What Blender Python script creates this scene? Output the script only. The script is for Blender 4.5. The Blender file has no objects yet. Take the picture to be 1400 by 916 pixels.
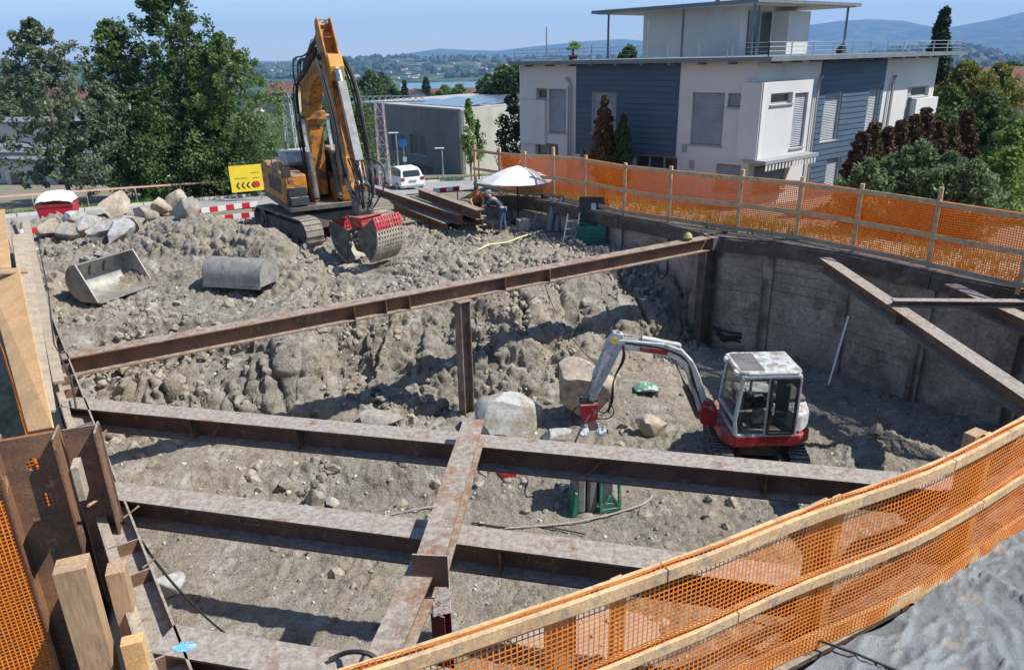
import bpy, math, random
import numpy as np
from mathutils import Vector, Matrix
random.seed(7); RNG = np.random.default_rng(11)
SC = bpy.context.scene
COL = SC.collection
R_ = math.radians
# ---------------------------------------------------------------- camera
H = 4.75; PITCH = 20.7; ROLL = 1.3; FPX = 1000.
_p, _r = R_(PITCH), R_(ROLL)
_f = Vector((0, math.cos(_p), -math.sin(_p))); _rt = Vector((1, 0, 0)); _up = _rt.cross(_f)
CR = _rt*math.cos(_r) - _up*math.sin(_r); CU = _up*math.cos(_r) + _rt*math.sin(_r)
CAM = Vector((0, 0, H))
def ray(x, y): return _f + CR*((x-700.)/FPX) - CU*((y-458.)/FPX)
def P(x, y, z):                      # point at height z seen at photo pixel x, y
    d = ray(x, y); return CAM + d*((z-H)/d.z)
def PY(x, y, Y):                     # point at distance Y seen at photo pixel x, y
    d = ray(x, y); return CAM + d*(Y/d.y)
cam = bpy.data.cameras.new('camera'); camo = bpy.data.objects.new('camera', cam); COL.objects.link(camo)
rm = Matrix((CR, CU, -_f)).transposed().to_4x4(); rm.translation = CAM
camo.matrix_world = rm
cam.sensor_width = 36; cam.lens = 36*FPX/1400; cam.clip_start = .1; cam.clip_end = 40000
SC.camera = camo
# ---------------------------------------------------------------- noise
def _hash(ix, iy, iz, seed):
    h = (ix*374761393 + iy*668265263 + iz*1274126177 + seed*974634777) & 0xffffffff
    h = ((h ^ (h >> 13))*1274126177) & 0xffffffff
    return ((h ^ (h >> 16)) & 0xffff)/65535.
def vnoise(x, y, z=None, seed=0):
    x = np.asarray(x, float); y = np.asarray(y, float)
    z = np.zeros_like(x) if z is None else np.asarray(z, float)
    xi = np.floor(x).astype(np.int64); yi = np.floor(y).astype(np.int64); zi = np.floor(z).astype(np.int64)
    fx = x-xi; fy = y-yi; fz = z-zi
    fx = fx*fx*(3-2*fx); fy = fy*fy*(3-2*fy); fz = fz*fz*(3-2*fz)
    out = 0
    for a in (0, 1):
        for b in (0, 1):
            for c in (0, 1):
                w = (fx if a else 1-fx)*(fy if b else 1-fy)*(fz if c else 1-fz)
                out = out + w*_hash(xi+a, yi+b, zi+c, seed)
    return out*2-1
def fbm(x, y, z=None, o=4, seed=0, g=.5, ridge=False):
    s = 0; a = 1.; t = 0
    for k in range(o):
        n = vnoise(x*2**k+k*7.3, y*2**k-k*3.1, None if z is None else z*2**k, seed+k)
        if ridge: n = 1-2*np.abs(n)
        s = s+a*n; t += a; a *= g
    return s/t
def worley(x, y, z, seed=0):
    xi = np.floor(x).astype(np.int64); yi = np.floor(y).astype(np.int64); zi = np.floor(z).astype(np.int64); best = np.full(x.shape, 9.); b2 = best.copy()
    for a in (-1, 0, 1):
        for b in (-1, 0, 1):
            for c in (-1, 0, 1):
                cx, cy, cz = xi+a, yi+b, zi+c
                d = (cx+_hash(cx, cy, cz, seed)-x)**2+(cy+_hash(cx, cy, cz, seed+1)-y)**2+(cz+_hash(cx, cy, cz, seed+2)-z)**2
                b2 = np.minimum(b2, np.maximum(best, d)); best = np.minimum(best, d)
    return np.sqrt(best), np.sqrt(b2)
def sstep(a, b, x):
    t = np.clip((x-a)/(b-a), 0, 1); return t*t*(3-2*t)
# ---------------------------------------------------------------- mesh builder
def basis(d, up=(0, 0, 1)):
    d = Vector(d).normalized(); u = Vector(up)
    s = d.cross(u)
    if s.length < 1e-4: s = d.cross(Vector((0, 1, 0)))
    s.normalize(); return d, s, s.cross(d).normalized()
class MB:
    def __init__(s): s.v = []; s.f = []; s.mi = []; s.cur = 0
    def add(s, vs, fs):
        n = len(s.v); s.v += [tuple(v) for v in vs]
        for f in fs: s.f.append(tuple(i+n for i in f)); s.mi.append(s.cur)
        return s
    def box(s, c, size, rz=0, M=None):
        x, y, z = size[0]/2, size[1]/2, size[2]/2
        vs = [Vector((a, b, d)) for a in (-x, x) for b in (-y, y) for d in (-z, z)]
        m = M if M is not None else Matrix.Rotation(rz, 3, 'Z')
        return s.add([m @ v + Vector(c) for v in vs], [(0,1,3,2),(4,6,7,5),(0,4,5,1),(2,3,7,6),(0,2,6,4),(1,5,7,3)])
    def bar(s, a, b, w, h, up=(0, 0, 1)):        # rectangular bar from a to b, h along up
        a = Vector(a); b = Vector(b); d, sd, u = basis(b-a, up)
        vs = [p + sd*i*w/2 + u*j*h/2 for p in (a, b) for i, j in ((-1,-1),(1,-1),(1,1),(-1,1))]
        return s.add(vs, [(0,1,2,3),(4,7,6,5),(0,4,5,1),(1,5,6,2),(2,6,7,3),(3,7,4,0)])
    def extr(s, a, b, prof, up=(0, 0, 1), cap=True):   # closed profile [(side, up)] swept a->b
        a = Vector(a); b = Vector(b); d, sd, u = basis(b-a, up); n = len(prof)
        vs = [p + sd*i + u*j for p in (a, b) for i, j in prof]
        fs = [(i, (i+1) % n, (i+1) % n+n, i+n) for i in range(n)]
        if cap: fs += [tuple(range(n))[::-1], tuple(range(n, 2*n))]
        return s.add(vs, fs)
    def hbeam(s, a, b, h, w, tf=.02, tw=.012, up=(0, 0, 1)):
        H2, W2, t = h/2, w/2, tw/2
        pr = [(-W2,-H2),(W2,-H2),(W2,-H2+tf),(t,-H2+tf),(t,H2-tf),(W2,H2-tf),(W2,H2),(-W2,H2),(-W2,H2-tf),(-t,H2-tf),(-t,-H2+tf),(-W2,-H2+tf)]
        a = Vector(a); b = Vector(b); d, sd, u = basis(b-a, up)
        vs = [p + sd*i + u*j for p in (a, b) for i, j in pr]
        fs = [(i, (i+1) % 12, (i+1) % 12+12, i+12) for i in range(12)]
        for o in (0, 12):
            q = [(0,1,2,3,10,11),(3,4,9,10),(4,5,6,7,8,9)]
            fs += [tuple(o+k for k in (t_ if o else t_[::-1])) for t_ in q]
        return s.add(vs, fs)
    def tube(s, pts, r, n=8, cap=True):
        pts = [Vector(p) for p in pts]; m = len(pts)
        rs = r if isinstance(r, (list, tuple)) else [r]*m
        vs = []; prev = None
        for i, p in enumerate(pts):
            d = (pts[min(i+1, m-1)]-pts[max(i-1, 0)]); d = d.normalized() if d.length > 1e-9 else Vector((0,0,1))
            if prev is None: _, a, b = basis(d)
            else:
                a = prev - d*prev.dot(d)
                a = a.normalized() if a.length > 1e-5 else basis(d)[1]
                b = a.cross(d).normalized()*-1 if False else d.cross(a).normalized()
            prev = a
            vs += [p + (a*math.cos(2*math.pi*k/n) + b*math.sin(2*math.pi*k/n))*rs[i] for k in range(n)]
        fs = [(i*n+k, i*n+(k+1) % n, (i+1)*n+(k+1) % n, (i+1)*n+k) for i in range(m-1) for k in range(n)]
        if cap: fs += [tuple(range(n))[::-1], tuple((m-1)*n+k for k in range(n))]
        return s.add(vs, fs)
    def cyl(s, a, b, r, r2=None, n=16): return s.tube([a, b], [r, r if r2 is None else r2], n)
    def prism(s, poly, o, ax, ay, ex):               # 2-D polygon in the frame (o, ax, ay), extruded by the vector ex, centred
        o = Vector(o); ax = Vector(ax); ay = Vector(ay); ex = Vector(ex); n = len(poly)
        vs = [o + ax*x + ay*y + ex*k for k in (-.5, .5) for x, y in poly]
        return s.add(vs, [tuple(range(n))[::-1], tuple(range(n, 2*n))] + [(i, (i+1) % n, (i+1) % n+n, i+n) for i in range(n)])
    def quad(s, a, b, c, d): return s.add([a, b, c, d], [(0, 1, 2, 3)])
    def rock(s, c, size, seed=0, rough=.22, sub=3, flat=.0, rz=0):
        import bmesh
        bm = bmesh.new(); bmesh.ops.create_icosphere(bm, subdivisions=sub, radius=1)
        V = np.array([v.co[:] for v in bm.verts]); rr = np.random.default_rng(seed)
        # cut by random planes for facets
        for k in range(15):
            nrm = rr.normal(size=3); nrm /= np.linalg.norm(nrm); dd = rr.uniform(.42, .8)
            pr = V @ nrm; V -= np.outer(np.maximum(pr-dd, 0), nrm)
        k = 1 + rough*fbm(V[:,0]*1.3+seed, V[:,1]*1.3, V[:,2]*1.3, 3, seed) + rough*.25*fbm(V[:,0]*6+seed, V[:,1]*6, V[:,2]*6, 2, seed+9)
        V = V*k[:, None]*np.array(size)/1.05
        m = np.array(Matrix.Rotation(rz, 3, 'Z')); V = V @ m.T + np.array(c)
        s.add([tuple(v) for v in V], [tuple(v.index for v in f.verts) for f in bm.faces]); bm.free(); return s
    def build(s, name, mats, parent=None, world=False, bevel=0, smooth=False, ang=40):
        me = bpy.data.meshes.new(name); vs = s.v
        if world and parent is not None:
            inv = WM[parent.name].inverted(); vs = [inv @ Vector(v) for v in vs]
        me.from_pydata([tuple(v) for v in vs], [], s.f)
        mats = mats if isinstance(mats, (list, tuple)) else [mats]
        for m in mats: me.materials.append(m)
        if len(mats) > 1: me.polygons.foreach_set('material_index', s.mi)
        import bmesh
        bm = bmesh.new(); bm.from_mesh(me); bmesh.ops.recalc_face_normals(bm, faces=bm.faces); bm.to_mesh(me); bm.free()
        if smooth:
            me.polygons.foreach_set('use_smooth', [True]*len(me.polygons)); me.set_sharp_from_angle(angle=R_(ang))
        o = bpy.data.objects.new(name, me); COL.objects.link(o)
        if parent is not None: o.parent = parent; WM[o.name] = WM[parent.name]
        else: WM[o.name] = Matrix.Identity(4)
        if bevel:
            b = o.modifiers.new('bevel', 'BEVEL'); b.width = bevel; b.segments = 2; b.limit_method = 'ANGLE'; b.angle_limit = R_(35)
        return o
WM = {}
def thing(name, label, cat, loc=(0, 0, 0), rz=0, group=None):
    o = bpy.data.objects.new(name, None); COL.objects.link(o); o.empty_display_size = .1
    o.location = loc; o.rotation_euler = (0, 0, rz); o['label'] = label; o['category'] = cat
    if group: o['group'] = group
    WM[o.name] = Matrix.Translation(Vector(loc)) @ Matrix.Rotation(rz, 4, 'Z'); return o
def tag(o, label=None, cat=None, group=None, kind=None):
    if label: o['label'] = label
    if cat: o['category'] = cat
    if group: o['group'] = group
    if kind: o['kind'] = kind
    return o
def solo(mb, name, mats, label, cat, group=None, base=None, **k):     # a thing that is one mesh; origin at base
    if base is not None: mb.v = [tuple(Vector(v)-Vector(base)) for v in mb.v]
    o = mb.build(name, mats, **k); tag(o, label, cat, group)
    if base is not None: o.location = base
    return o
def struct(o, kind='structure'): o['kind'] = kind; return o
def dup(o, loc, rz, label, scale=None):
    kids = [(c, list(c.children)) for c in o.children]
    r = o.copy(); COL.objects.link(r); r.location = loc; r.rotation_euler = (0, 0, rz); r['label'] = label
    if scale: r.scale = scale
    for c, gg in kids:
        k = c.copy(); COL.objects.link(k); k.parent = r
        for g in gg:
            q = g.copy(); COL.objects.link(q); q.parent = k
    return r
def npmesh(name, V, F, mats, parent=None, smooth=False, mi=None):
    V = np.asarray(V, np.float32); F = np.asarray(F, np.int32)
    me = bpy.data.meshes.new(name); n = F.shape[1]
    me.vertices.add(len(V)); me.vertices.foreach_set('co', V.ravel())
    me.loops.add(F.size); me.loops.foreach_set('vertex_index', F.ravel())
    me.polygons.add(len(F)); me.polygons.foreach_set('loop_start', np.arange(0, F.size, n, dtype=np.int32))
    me.polygons.foreach_set('use_smooth', np.full(len(F), smooth))
    mats = mats if isinstance(mats, (list, tuple)) else [mats]
    for m in mats: me.materials.append(m)
    if mi is not None: me.polygons.foreach_set('material_index', np.asarray(mi, np.int32))
    me.update(calc_edges=True)
    o = bpy.data.objects.new(name, me); COL.objects.link(o)
    if parent is not None: o.parent = parent; WM[o.name] = WM[parent.name]
    else: WM[o.name] = Matrix.Identity(4)
    return o
# ---------------------------------------------------------------- materials
MUD = (.30, .265, .215)
def mat(name, c1, c2=None, c3=None, s=3., f=(.42, .6), s3=9., f3=(.6, .68), vs=35., var=.25, rough=.8, metal=0., bump=.3, bs=40., st=(1, 1, 1), spec=.3, mud=0., mudc=MUD, mudn=(.5, .8), emit=None, alpha=None, brick=None, island=0.):
    m = bpy.data.materials.new(name); m.use_nodes = True; N = m.node_tree.nodes; L = m.node_tree.links
    b = N['Principled BSDF']; tc = N.new('ShaderNodeTexCoord'); mp = N.new('ShaderNodeMapping'); mp.inputs['Scale'].default_value = st
    L.new(tc.outputs['Object'], mp.inputs['Vector'])
    def noise(sc, d=4., r=.6):
        n = N.new('ShaderNodeTexNoise'); n.inputs['Scale'].default_value = sc; n.inputs['Detail'].default_value = d; n.inputs['Roughness'].default_value = r
        L.new(mp.outputs[0], n.inputs['Vector']); return n.outputs['Fac']
    def rng(x, a, b_, lo=0., hi=1.):
        n = N.new('ShaderNodeMapRange'); n.inputs[1].default_value = a; n.inputs[2].default_value = b_; n.inputs[3].default_value = lo; n.inputs[4].default_value = hi
        L.new(x, n.inputs[0]); return n.outputs[0]
    def mix(fac, a, c, typ='MIX'):
        n = N.new('ShaderNodeMix'); n.data_type = 'RGBA'; n.blend_type = typ
        if hasattr(fac, 'node'): L.new(fac, n.inputs[0])
        else: n.inputs[0].default_value = fac
        for i, q in ((6, a), (7, c)):
            if hasattr(q, 'node'): L.new(q, n.inputs[i])
            else: n.inputs[i].default_value = (*q, 1)
        return n.outputs[2]
    col = c1
    if c2: col = mix(rng(noise(s), *f), c1, c2)
    if c3: col = mix(rng(noise(s3), *f3), col, c3)
    if var:
        v = rng(noise(vs, 3.), .3, .7, 1-var, 1+var)
        vc = N.new('ShaderNodeCombineColor')
        for i in range(3): L.new(v, vc.inputs[i])
        col = mix(1., col, vc.outputs[0], 'MULTIPLY')
    if island:
        g = N.new('ShaderNodeNewGeometry'); v = rng(g.outputs['Random Per Island'], 0, 1, 1-island, 1+island)
        vc = N.new('ShaderNodeCombineColor')
        for i in range(3): L.new(v, vc.inputs[i])
        col = mix(1., col, vc.outputs[0], 'MULTIPLY')
    if mud:
        g = N.new('ShaderNodeNewGeometry'); sp = N.new('ShaderNodeSeparateXYZ'); L.new(g.outputs['Normal'], sp.inputs[0])
        up = rng(sp.outputs['Z'], *mudn); nn = rng(noise(5., 7., .72), .52-mud*.24, .66-mud*.24)
        mm = N.new('ShaderNodeMath'); mm.operation = 'MULTIPLY'; L.new(up, mm.inputs[0]); L.new(nn, mm.inputs[1])
        mv = mix(rng(noise(14., 6., .75), .38, .62), tuple(k*.6 for k in mudc), tuple(min(1, k*1.1) for k in mudc))
        col = mix(mm.outputs[0], col, mv)
    if hasattr(col, 'node'): L.new(col, b.inputs['Base Color'])
    else: b.inputs['Base Color'].default_value = (*col, 1)
    b.inputs['Roughness'].default_value = rough; b.inputs['Metallic'].default_value = metal; b.inputs['Specular IOR Level'].default_value = spec
    if bump:
        bn = N.new('ShaderNodeBump'); bn.inputs['Strength'].default_value = bump; bn.inputs['Distance'].default_value = .02
        L.new(noise(bs, 6., .65), bn.inputs['Height']); L.new(bn.outputs[0], b.inputs['Normal'])
    if emit: b.inputs['Emission Color'].default_value = (*emit, 1); b.inputs['Emission Strength'].default_value = 1
    if alpha is not None: b.inputs['Alpha'].default_value = alpha
    return m
def leafmat(name, c, c2, trans=.35, rough=.6):
    m = bpy.data.materials.new(name); m.use_nodes = True; N = m.node_tree.nodes; L = m.node_tree.links
    b = N['Principled BSDF']; g = N.new('ShaderNodeNewGeometry'); mx = N.new('ShaderNodeMix'); mx.data_type = 'RGBA'
    L.new(g.outputs['Random Per Island'], mx.inputs[0]); mx.inputs[6].default_value = (*c, 1); mx.inputs[7].default_value = (*c2, 1)
    L.new(mx.outputs[2], b.inputs['Base Color']); b.inputs['Roughness'].default_value = rough; b.inputs['Specular IOR Level'].default_value = .35
    t = N.new('ShaderNodeBsdfTranslucent'); L.new(mx.outputs[2], t.inputs[0]); ms = N.new('ShaderNodeMixShader'); ms.inputs[0].default_value = trans
    L.new(b.outputs[0], ms.inputs[1]); L.new(t.outputs[0], ms.inputs[2]); L.new(ms.outputs[0], N['Material Output'].inputs[0]); return m
m_net = leafmat('orange_net', (.98, .33, .02), (.85, .24, .015), .3, .5)
RUST = (.20, .11, .07); RUST2 = (.13, .08, .058); RUST3 = (.33, .17, .09); MUDT = (.34, .30, .25)
m_rust = mat('rusty_steel', RUST, RUST2, RUST3, s=2.5, s3=6, st=(1, 1, 1), rough=.75, mud=.85, mudc=(.34, .295, .25), bump=.35, bs=60)
m_rust_l = mat('rusty_steel_bright', (.23, .12, .065), (.14, .08, .055), (.40, .21, .10), s=2.5, s3=5, rough=.75, mud=.55, mudc=(.33, .28, .23), bump=.35, bs=60)
m_steel_top = mat('muddy_steel', (.16, .11, .08), (.25, .21, .17), RUST3, s=3, s3=7, rough=.7, mud=1., mudc=(.42, .39, .35))
m_wood = mat('timber', (.40, .26, .15), (.30, .20, .125), (.20, .14, .095), s=3, s3=12, f3=(.62, .7), st=(1, 1, .15), rough=.75, bump=.15, bs=50)
m_wood_v = mat('fence_board', (.60, .40, .21), (.50, .32, .17), (.36, .27, .19), s=4, s3=7, f3=(.54, .66), rough=.75, bump=.15, bs=50)
m_wood_g = mat('weathered_board', (.38, .31, .23), (.30, .25, .19), (.22, .17, .13), s=3, rough=.85, bump=.3)
m_ply = mat('shuttering_board', (.62, .36, .15), (.52, .30, .13), (.42, .28, .16), s=2, s3=4, rough=.6, bump=.08, spec=.4)
m_black = mat('black_rubber', (.03, .03, .032), (.05, .048, .045), rough=.6, bump=.1)
m_dirtmetal = mat('dusty_dark_metal', (.09, .085, .08), (.16, .145, .125), MUD, s=3, s3=7, rough=.65, metal=.3, mud=.6)
m_chrome = mat('cylinder_steel', (.42, .42, .42), (.32, .31, .30), s=6, rough=.35, metal=.8, bump=.05)
m_track = mat('track_steel', (.17, .15, .13), (.28, .25, .21), MUD, s=3, s3=5, f3=(.5, .62), rough=.8, metal=.2, mud=.9)
m_orange = mat('orange_paint', (.50, .20, .025), (.36, .14, .025), (.13, .075, .045), s=2.5, s3=4, f3=(.50, .60), rough=.5, bump=.1, mud=.35)
m_white = mat('white_paint', (.78, .78, .76), (.68, .67, .64), rough=.5, bump=.05, var=.06)
m_glass = mat('dark_glass', (.02, .025, .03), rough=.08, bump=0, var=0, spec=.8)
m_gclear = mat('cab_glass', (.05, .08, .07), rough=.04, bump=0, var=0, spec=.6, alpha=.28)
# ================================================================ LIGHT, SKY
SUN_EL = 51.; SUN = Vector((.985, -.10, 0)).normalized()*math.cos(R_(SUN_EL)) + Vector((0, 0, math.sin(R_(SUN_EL))))
W = bpy.data.worlds.new('World'); SC.world = W; W.use_nodes = True
n_ = W.node_tree.nodes; l_ = W.node_tree.links
sk = n_.new('ShaderNodeTexSky'); sk.sky_type = 'NISHITA'; sk.sun_disc = False; sk.sun_elevation = R_(SUN_EL)
sk.sun_rotation = math.atan2(SUN.x, SUN.y); sk.air_density = 1.2; sk.dust_density = .1; sk.ozone_density = 4.0; sk.altitude = 400
l_.new(sk.outputs[0], n_['Background'].inputs[0]); n_['Background'].inputs[1].default_value = .115
sl = bpy.data.lights.new('sun', 'SUN'); sl.energy = 5.0; sl.angle = R_(.5); sl.color = (1, .955, .88)
so = bpy.data.objects.new('sun', sl); COL.objects.link(so); so.rotation_euler = SUN.to_track_quat('Z', 'Y').to_euler()
SC.view_settings.view_transform = 'Standard'; SC.view_settings.look = 'None'; SC.view_settings.gamma = 1; SC.view_settings.exposure = 0.6
SC.cycles.use_denoising = True; SC.cycles.max_bounces = 6; SC.cycles.transparent_max_bounces = 24; SC.cycles.volume_bounces = 0
try: SC.cycles.denoiser = 'OPENIMAGEDENOISE'
except Exception: pass
# ================================================================ PLAN OF THE PIT
LW = lambda y: -2.9-.704*(y-5.0)                       # x of the left wall at y
CORN = (5.75, 20.15)
RWALL = [(13.2, 12.1), (11.0, 14.45), (9.75, 16.1), (8.6, 17.9), (7.1, 19.35), CORN]        # right wall top
BWALL = [CORN, (4.83, 21.9), (3.66, 23.3), (2.59, 24.9), (1.55, 26.5), (.1, 28.7), (-1.3, 30.6)]
NWALL = [(-.9, 3.55), (.4, 4.1), (2.0, 4.8), (3.35, 5.5), (5.0, 6.65), (6.6, 8.1), (8.6, 10.2), (11.2, 11.2), (13.2, 12.1)]
FL = -3.25
def inside_poly(px_, py_, poly):
    ins = np.zeros(px_.shape, bool); n = len(poly)
    for i in range(n):
        x1, y1 = poly[i]; x2, y2 = poly[(i+1) % n]
        if y1 == y2: continue
        c = ((y1 > py_) != (y2 > py_)) & (px_ < (x2-x1)*(py_-y1)/(y2-y1)+x1); ins ^= c
    return ins
def interp(x, pts): return np.interp(x, [p[0] for p in pts], [p[1] for p in pts])
TOE = [(-14, 14.2), (-9.5, 14.2), (-6.75, 14.9), (-3.2, 15.5), (-1.1, 16.1), (.4, 16.5), (1.5, 16.9), (3.2, 18.3), (4.6, 19.8), (6, 20.5)]
CREST = [(-14, 17.6), (-10, 17.0), (-6.2, 17.3), (-3.7, 18.2), (0, 20.2), (2.4, 21.7), (3.6, 22.7), (6, 24)]
def pit_base(x, y):
    wob = .35*fbm(x*.9, y*.9, None, 3, 5)
    yt = interp(x, TOE)+wob; yc = interp(x, CREST)+.5*wob
    s = np.clip((y-yt)/(yc-yt), 0, 1)
    # folds in the slope face
    s2 = s + .16*fbm(x*1.1+3, y*.35, None, 3, 31, ridge=True)*np.sin(np.pi*s)
    s2 = np.clip(s2, 0, 1)
    plat = -1.15 + .10*fbm(x*.5, y*.5, None, 3, 3)
    for (mx, my, rx, ry, h) in ((-11.3, 22.0, 3.8, 2.4, .75), (-7.2, 21.4, 1.0, 1.1, 1.0), (-9.3, 22.2, 1.5, 1.5, .95), (-11.8, 23.6, 1.5, 1.2, .35), (-12.6, 25.5, 3.0, 2.0, .35),
                                (-13.2, 19.5, 1.5, 3.0, .3), (.3, 22.2, 2.8, 1.3, .25), (-2.6, 21.3, 1.4, 1.0, .3), (-6.3, 20.4, 1.3, .8, .25), (2.4, 24.2, .8, .8, .1)):
        plat = plat + h*np.exp(-(((x-mx)/rx)**2+((y-my)/ry)**2)**1.2)
    plat = plat + .55*np.exp(-(((x+16.2)/3.2)**2+((y-27.6)/1.9)**2)**1.5)
    fl = FL + .06*fbm(x*.6, y*.6, None, 3, 8)
    # earth bank right behind the second strut and spoil beside the trench
    fl = fl + .45*np.exp(-(((x+8.0)/2.2)**2+((y-13.4)/1.6)**2))
    fl = fl + .38*np.exp(-(((x+3.0)/2.6)**2+((y-13.0)/.45)**2)) - .16*np.exp(-(((x+3.4)/2.2)**2+((y-12.35)/.3)**2))
    fl = fl + .28*np.exp(-(((x-.6)/1.5)**2+((y-12.3)/.5)**2)) + .45*np.exp(-(((x-2.6)/1.3)**2+((y-16.5)/1.0)**2)) + .3*np.exp(-(((x-7.6)/.8)**2+((y-13.6)/.5)**2))
    fl = fl + .12*np.exp(-(((x-4.97)/1.5)**2+((y-13.4)/1.5)**2)**3)
    z = fl + (plat-fl)*(s2**.8)
    return z, s
def pit_rough(x, y, z, s):
    rough = .35 + .65*np.sin(np.pi*np.clip(s, 0, 1)) + .75*sstep(17.0, 18.5, y)
    flat = np.exp(-(((x-1)/7.5)**2+((y-9.6)/2.9)**2)**2); rough = rough*(1-.55*flat)
    mask = sstep(-.12, .22, fbm(x*.7, y*.7, None, 3, 77))
    tracks = np.exp(-(((x+3.1+(y-21)*.55)/1.0)**2))*sstep(19, 20.5, y)*(1-sstep(26, 27, y))
    c0 = fbm(x*.55, y*.55, z*.9, 2, 14); c0 = np.floor(c0*5)/5*.6+c0*.4; c1 = np.abs(fbm(x*1.3, y*1.3, z*1.3, 4, 12)); c2 = np.abs(fbm(x*4.2, y*4.2, z*4.2, 3, 21))
    slope_ = np.sin(np.pi*np.clip(s, 0, 1)); h = rough*(.50*(c1-.2)*(.45+.55*mask) + (.03+.20*mask)*(c2-.18))*(1-.6*tracks) + .85*slope_*c0 + (.018+.045*mask)*fbm(x*8, y*8, z*8, 3, 41)
    cl_ = (1-np.abs(vnoise(x*.95+.5*z, z*.5+y*.2, None, 818)))**9; h = h - .38*slope_*cl_ - .16*slope_*(1-np.abs(vnoise(x*2.3, z*1.1, None, 828)))**7
    ru = np.exp(-(((y-10.6-.12*x)/.16)**2))+np.exp(-(((y-9.4-.12*x)/.16)**2)); h = h - .05*ru*(x > -4)*(x < 4)*(s < .1)
    h = h + tracks*.05*np.sign(np.sin((y*.9+x*.45)*14))
    return h
def pit_z(x, y):
    z, s = pit_base(x, y); return z + .75*pit_rough(x, y, z, s)
def pit_puddle(x, y, z):
    # puddle
    return np.where(((x-1.0)/1.1)**2+((y-8.6)/.55)**2 < 1.0, np.minimum(z, FL-.02), z)
st_ = .042
xs = np.arange(-19.5, 13.6, st_); ys = np.arange(3.2, 31.6, st_)
X, Y = np.meshgrid(xs, ys)
Z0, S0 = pit_base(X, Y)
gy_, gx_ = np.gradient(Z0, st_); nl_ = np.sqrt(1+gx_**2+gy_**2); Hh_ = pit_rough(X, Y, Z0, S0)
# broken clods: domes with sharp crevices between them, warped so that no two are alike
ku = inside_poly(X.ravel(), Y.ravel(), [(-20, 3), (13.6, 3), (13.6, 15), (6.2, 21), (-1, 31.6), (-21, 31.6)]); xr, yr, zr_ = X.ravel()[ku], Y.ravel()[ku], Z0.ravel()[ku]
wx = xr+.10*vnoise(xr*3, yr*3, zr_*3, 201); wy = yr+.10*vnoise(xr*3, yr*3, zr_*3, 202); wz = zr_+.10*vnoise(xr*3, yr*3, zr_*3, 203)
f1, f2 = worley(wx*2.6, wy*2.6, wz*2.6, 5); g1, g2 = worley(wx*6.3+7, wy*6.3, wz*6.3, 9)
big = np.clip((f2-f1)*3.2, 0, 1)**.8*(.75+.5*_hash(np.floor(wx*2.6).astype(np.int64), np.floor(wy*2.6).astype(np.int64), np.floor(wz*2.6).astype(np.int64), 77)); sm_ = np.clip((g2-g1)*3., 0, 1)**.8
sr = S0.ravel()[ku]; zone = .16+.84*sstep(-.25, .1, (yr-interp(xr, TOE))/2.); pm = sstep(-.25, .25, fbm(xr*.6, yr*.6, None, 3, 303)); pm2 = sstep(-.2, .3, fbm(xr*1.1+4, yr*1.1, None, 3, 404))
trk = np.exp(-(((xr+3.1+(yr-21)*.55)/1.1)**2))*sstep(19, 20.5, yr)
hc = Hh_.ravel(); hc[ku] += (.17*(big-.7)*pm*zone + .075*np.abs(fbm(xr*6.5, yr*6.5, zr_*6.5, 3, 611))*(.3+pm) + .10*(sm_-.7)*(.30+.70*pm2)*(.40+.60*zone))*(1-.75*trk); Hh_ = hc.reshape(X.shape)
XD = X - gx_/nl_*Hh_; YD = Y - gy_/nl_*Hh_; Z = pit_puddle(X, Y, Z0 + Hh_/nl_)
Z = Z - .35*sstep(29.2, 31.2, Y)
def _inside_poly_dup(px_, py_, poly):
    ins = np.zeros(px_.shape, bool); n = len(poly)
    for i in range(n):
        x1, y1 = poly[i]; x2, y2 = poly[(i+1) % n]
        if y1 == y2: continue
        c = ((y1 > py_) != (y2 > py_)) & (px_ < (x2-x1)*(py_-y1)/(y2-y1)+x1); ins ^= c
    return ins
PITPOLY = NWALL[::1] + RWALL[1:] + BWALL[1:] + [(-1.8, 31.6), (-21.6, 31.6), (LW(3.6), 3.6)]
def grow(poly, d):
    cx = sum(p[0] for p in poly)/len(poly); cy = sum(p[1] for p in poly)/len(poly)
    return [(x+(x-cx)/math.hypot(x-cx, y-cy)*d, y+(y-cy)/math.hypot(x-cx, y-cy)*d) for x, y in poly]
nx, ny = len(xs), len(ys)
idx = np.arange(nx*ny).reshape(ny, nx)
Fq = np.stack([idx[:-1, :-1], idx[:-1, 1:], idx[1:, 1:], idx[1:, :-1]], -1).reshape(-1, 4)
keep = inside_poly(X[:-1, :-1].ravel()+st_/2, Y[:-1, :-1].ravel()+st_/2, grow(PITPOLY, .12)); Fq = Fq[keep]
used = np.unique(Fq); rmp = -np.ones(nx*ny, int); rmp[used] = np.arange(len(used))
VP_ = np.stack([XD.ravel(), YD.ravel(), Z.ravel()], -1)[used]
ZG = pit_z(X, Y)
def gz(x, y):     # height of the built sheet
    i = min(max(int(round((y-ys[0])/st_)), 0), ny-1); j = min(max(int(round((x-xs[0])/st_)), 0), nx-1); return float(ZG[i, j])
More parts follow.
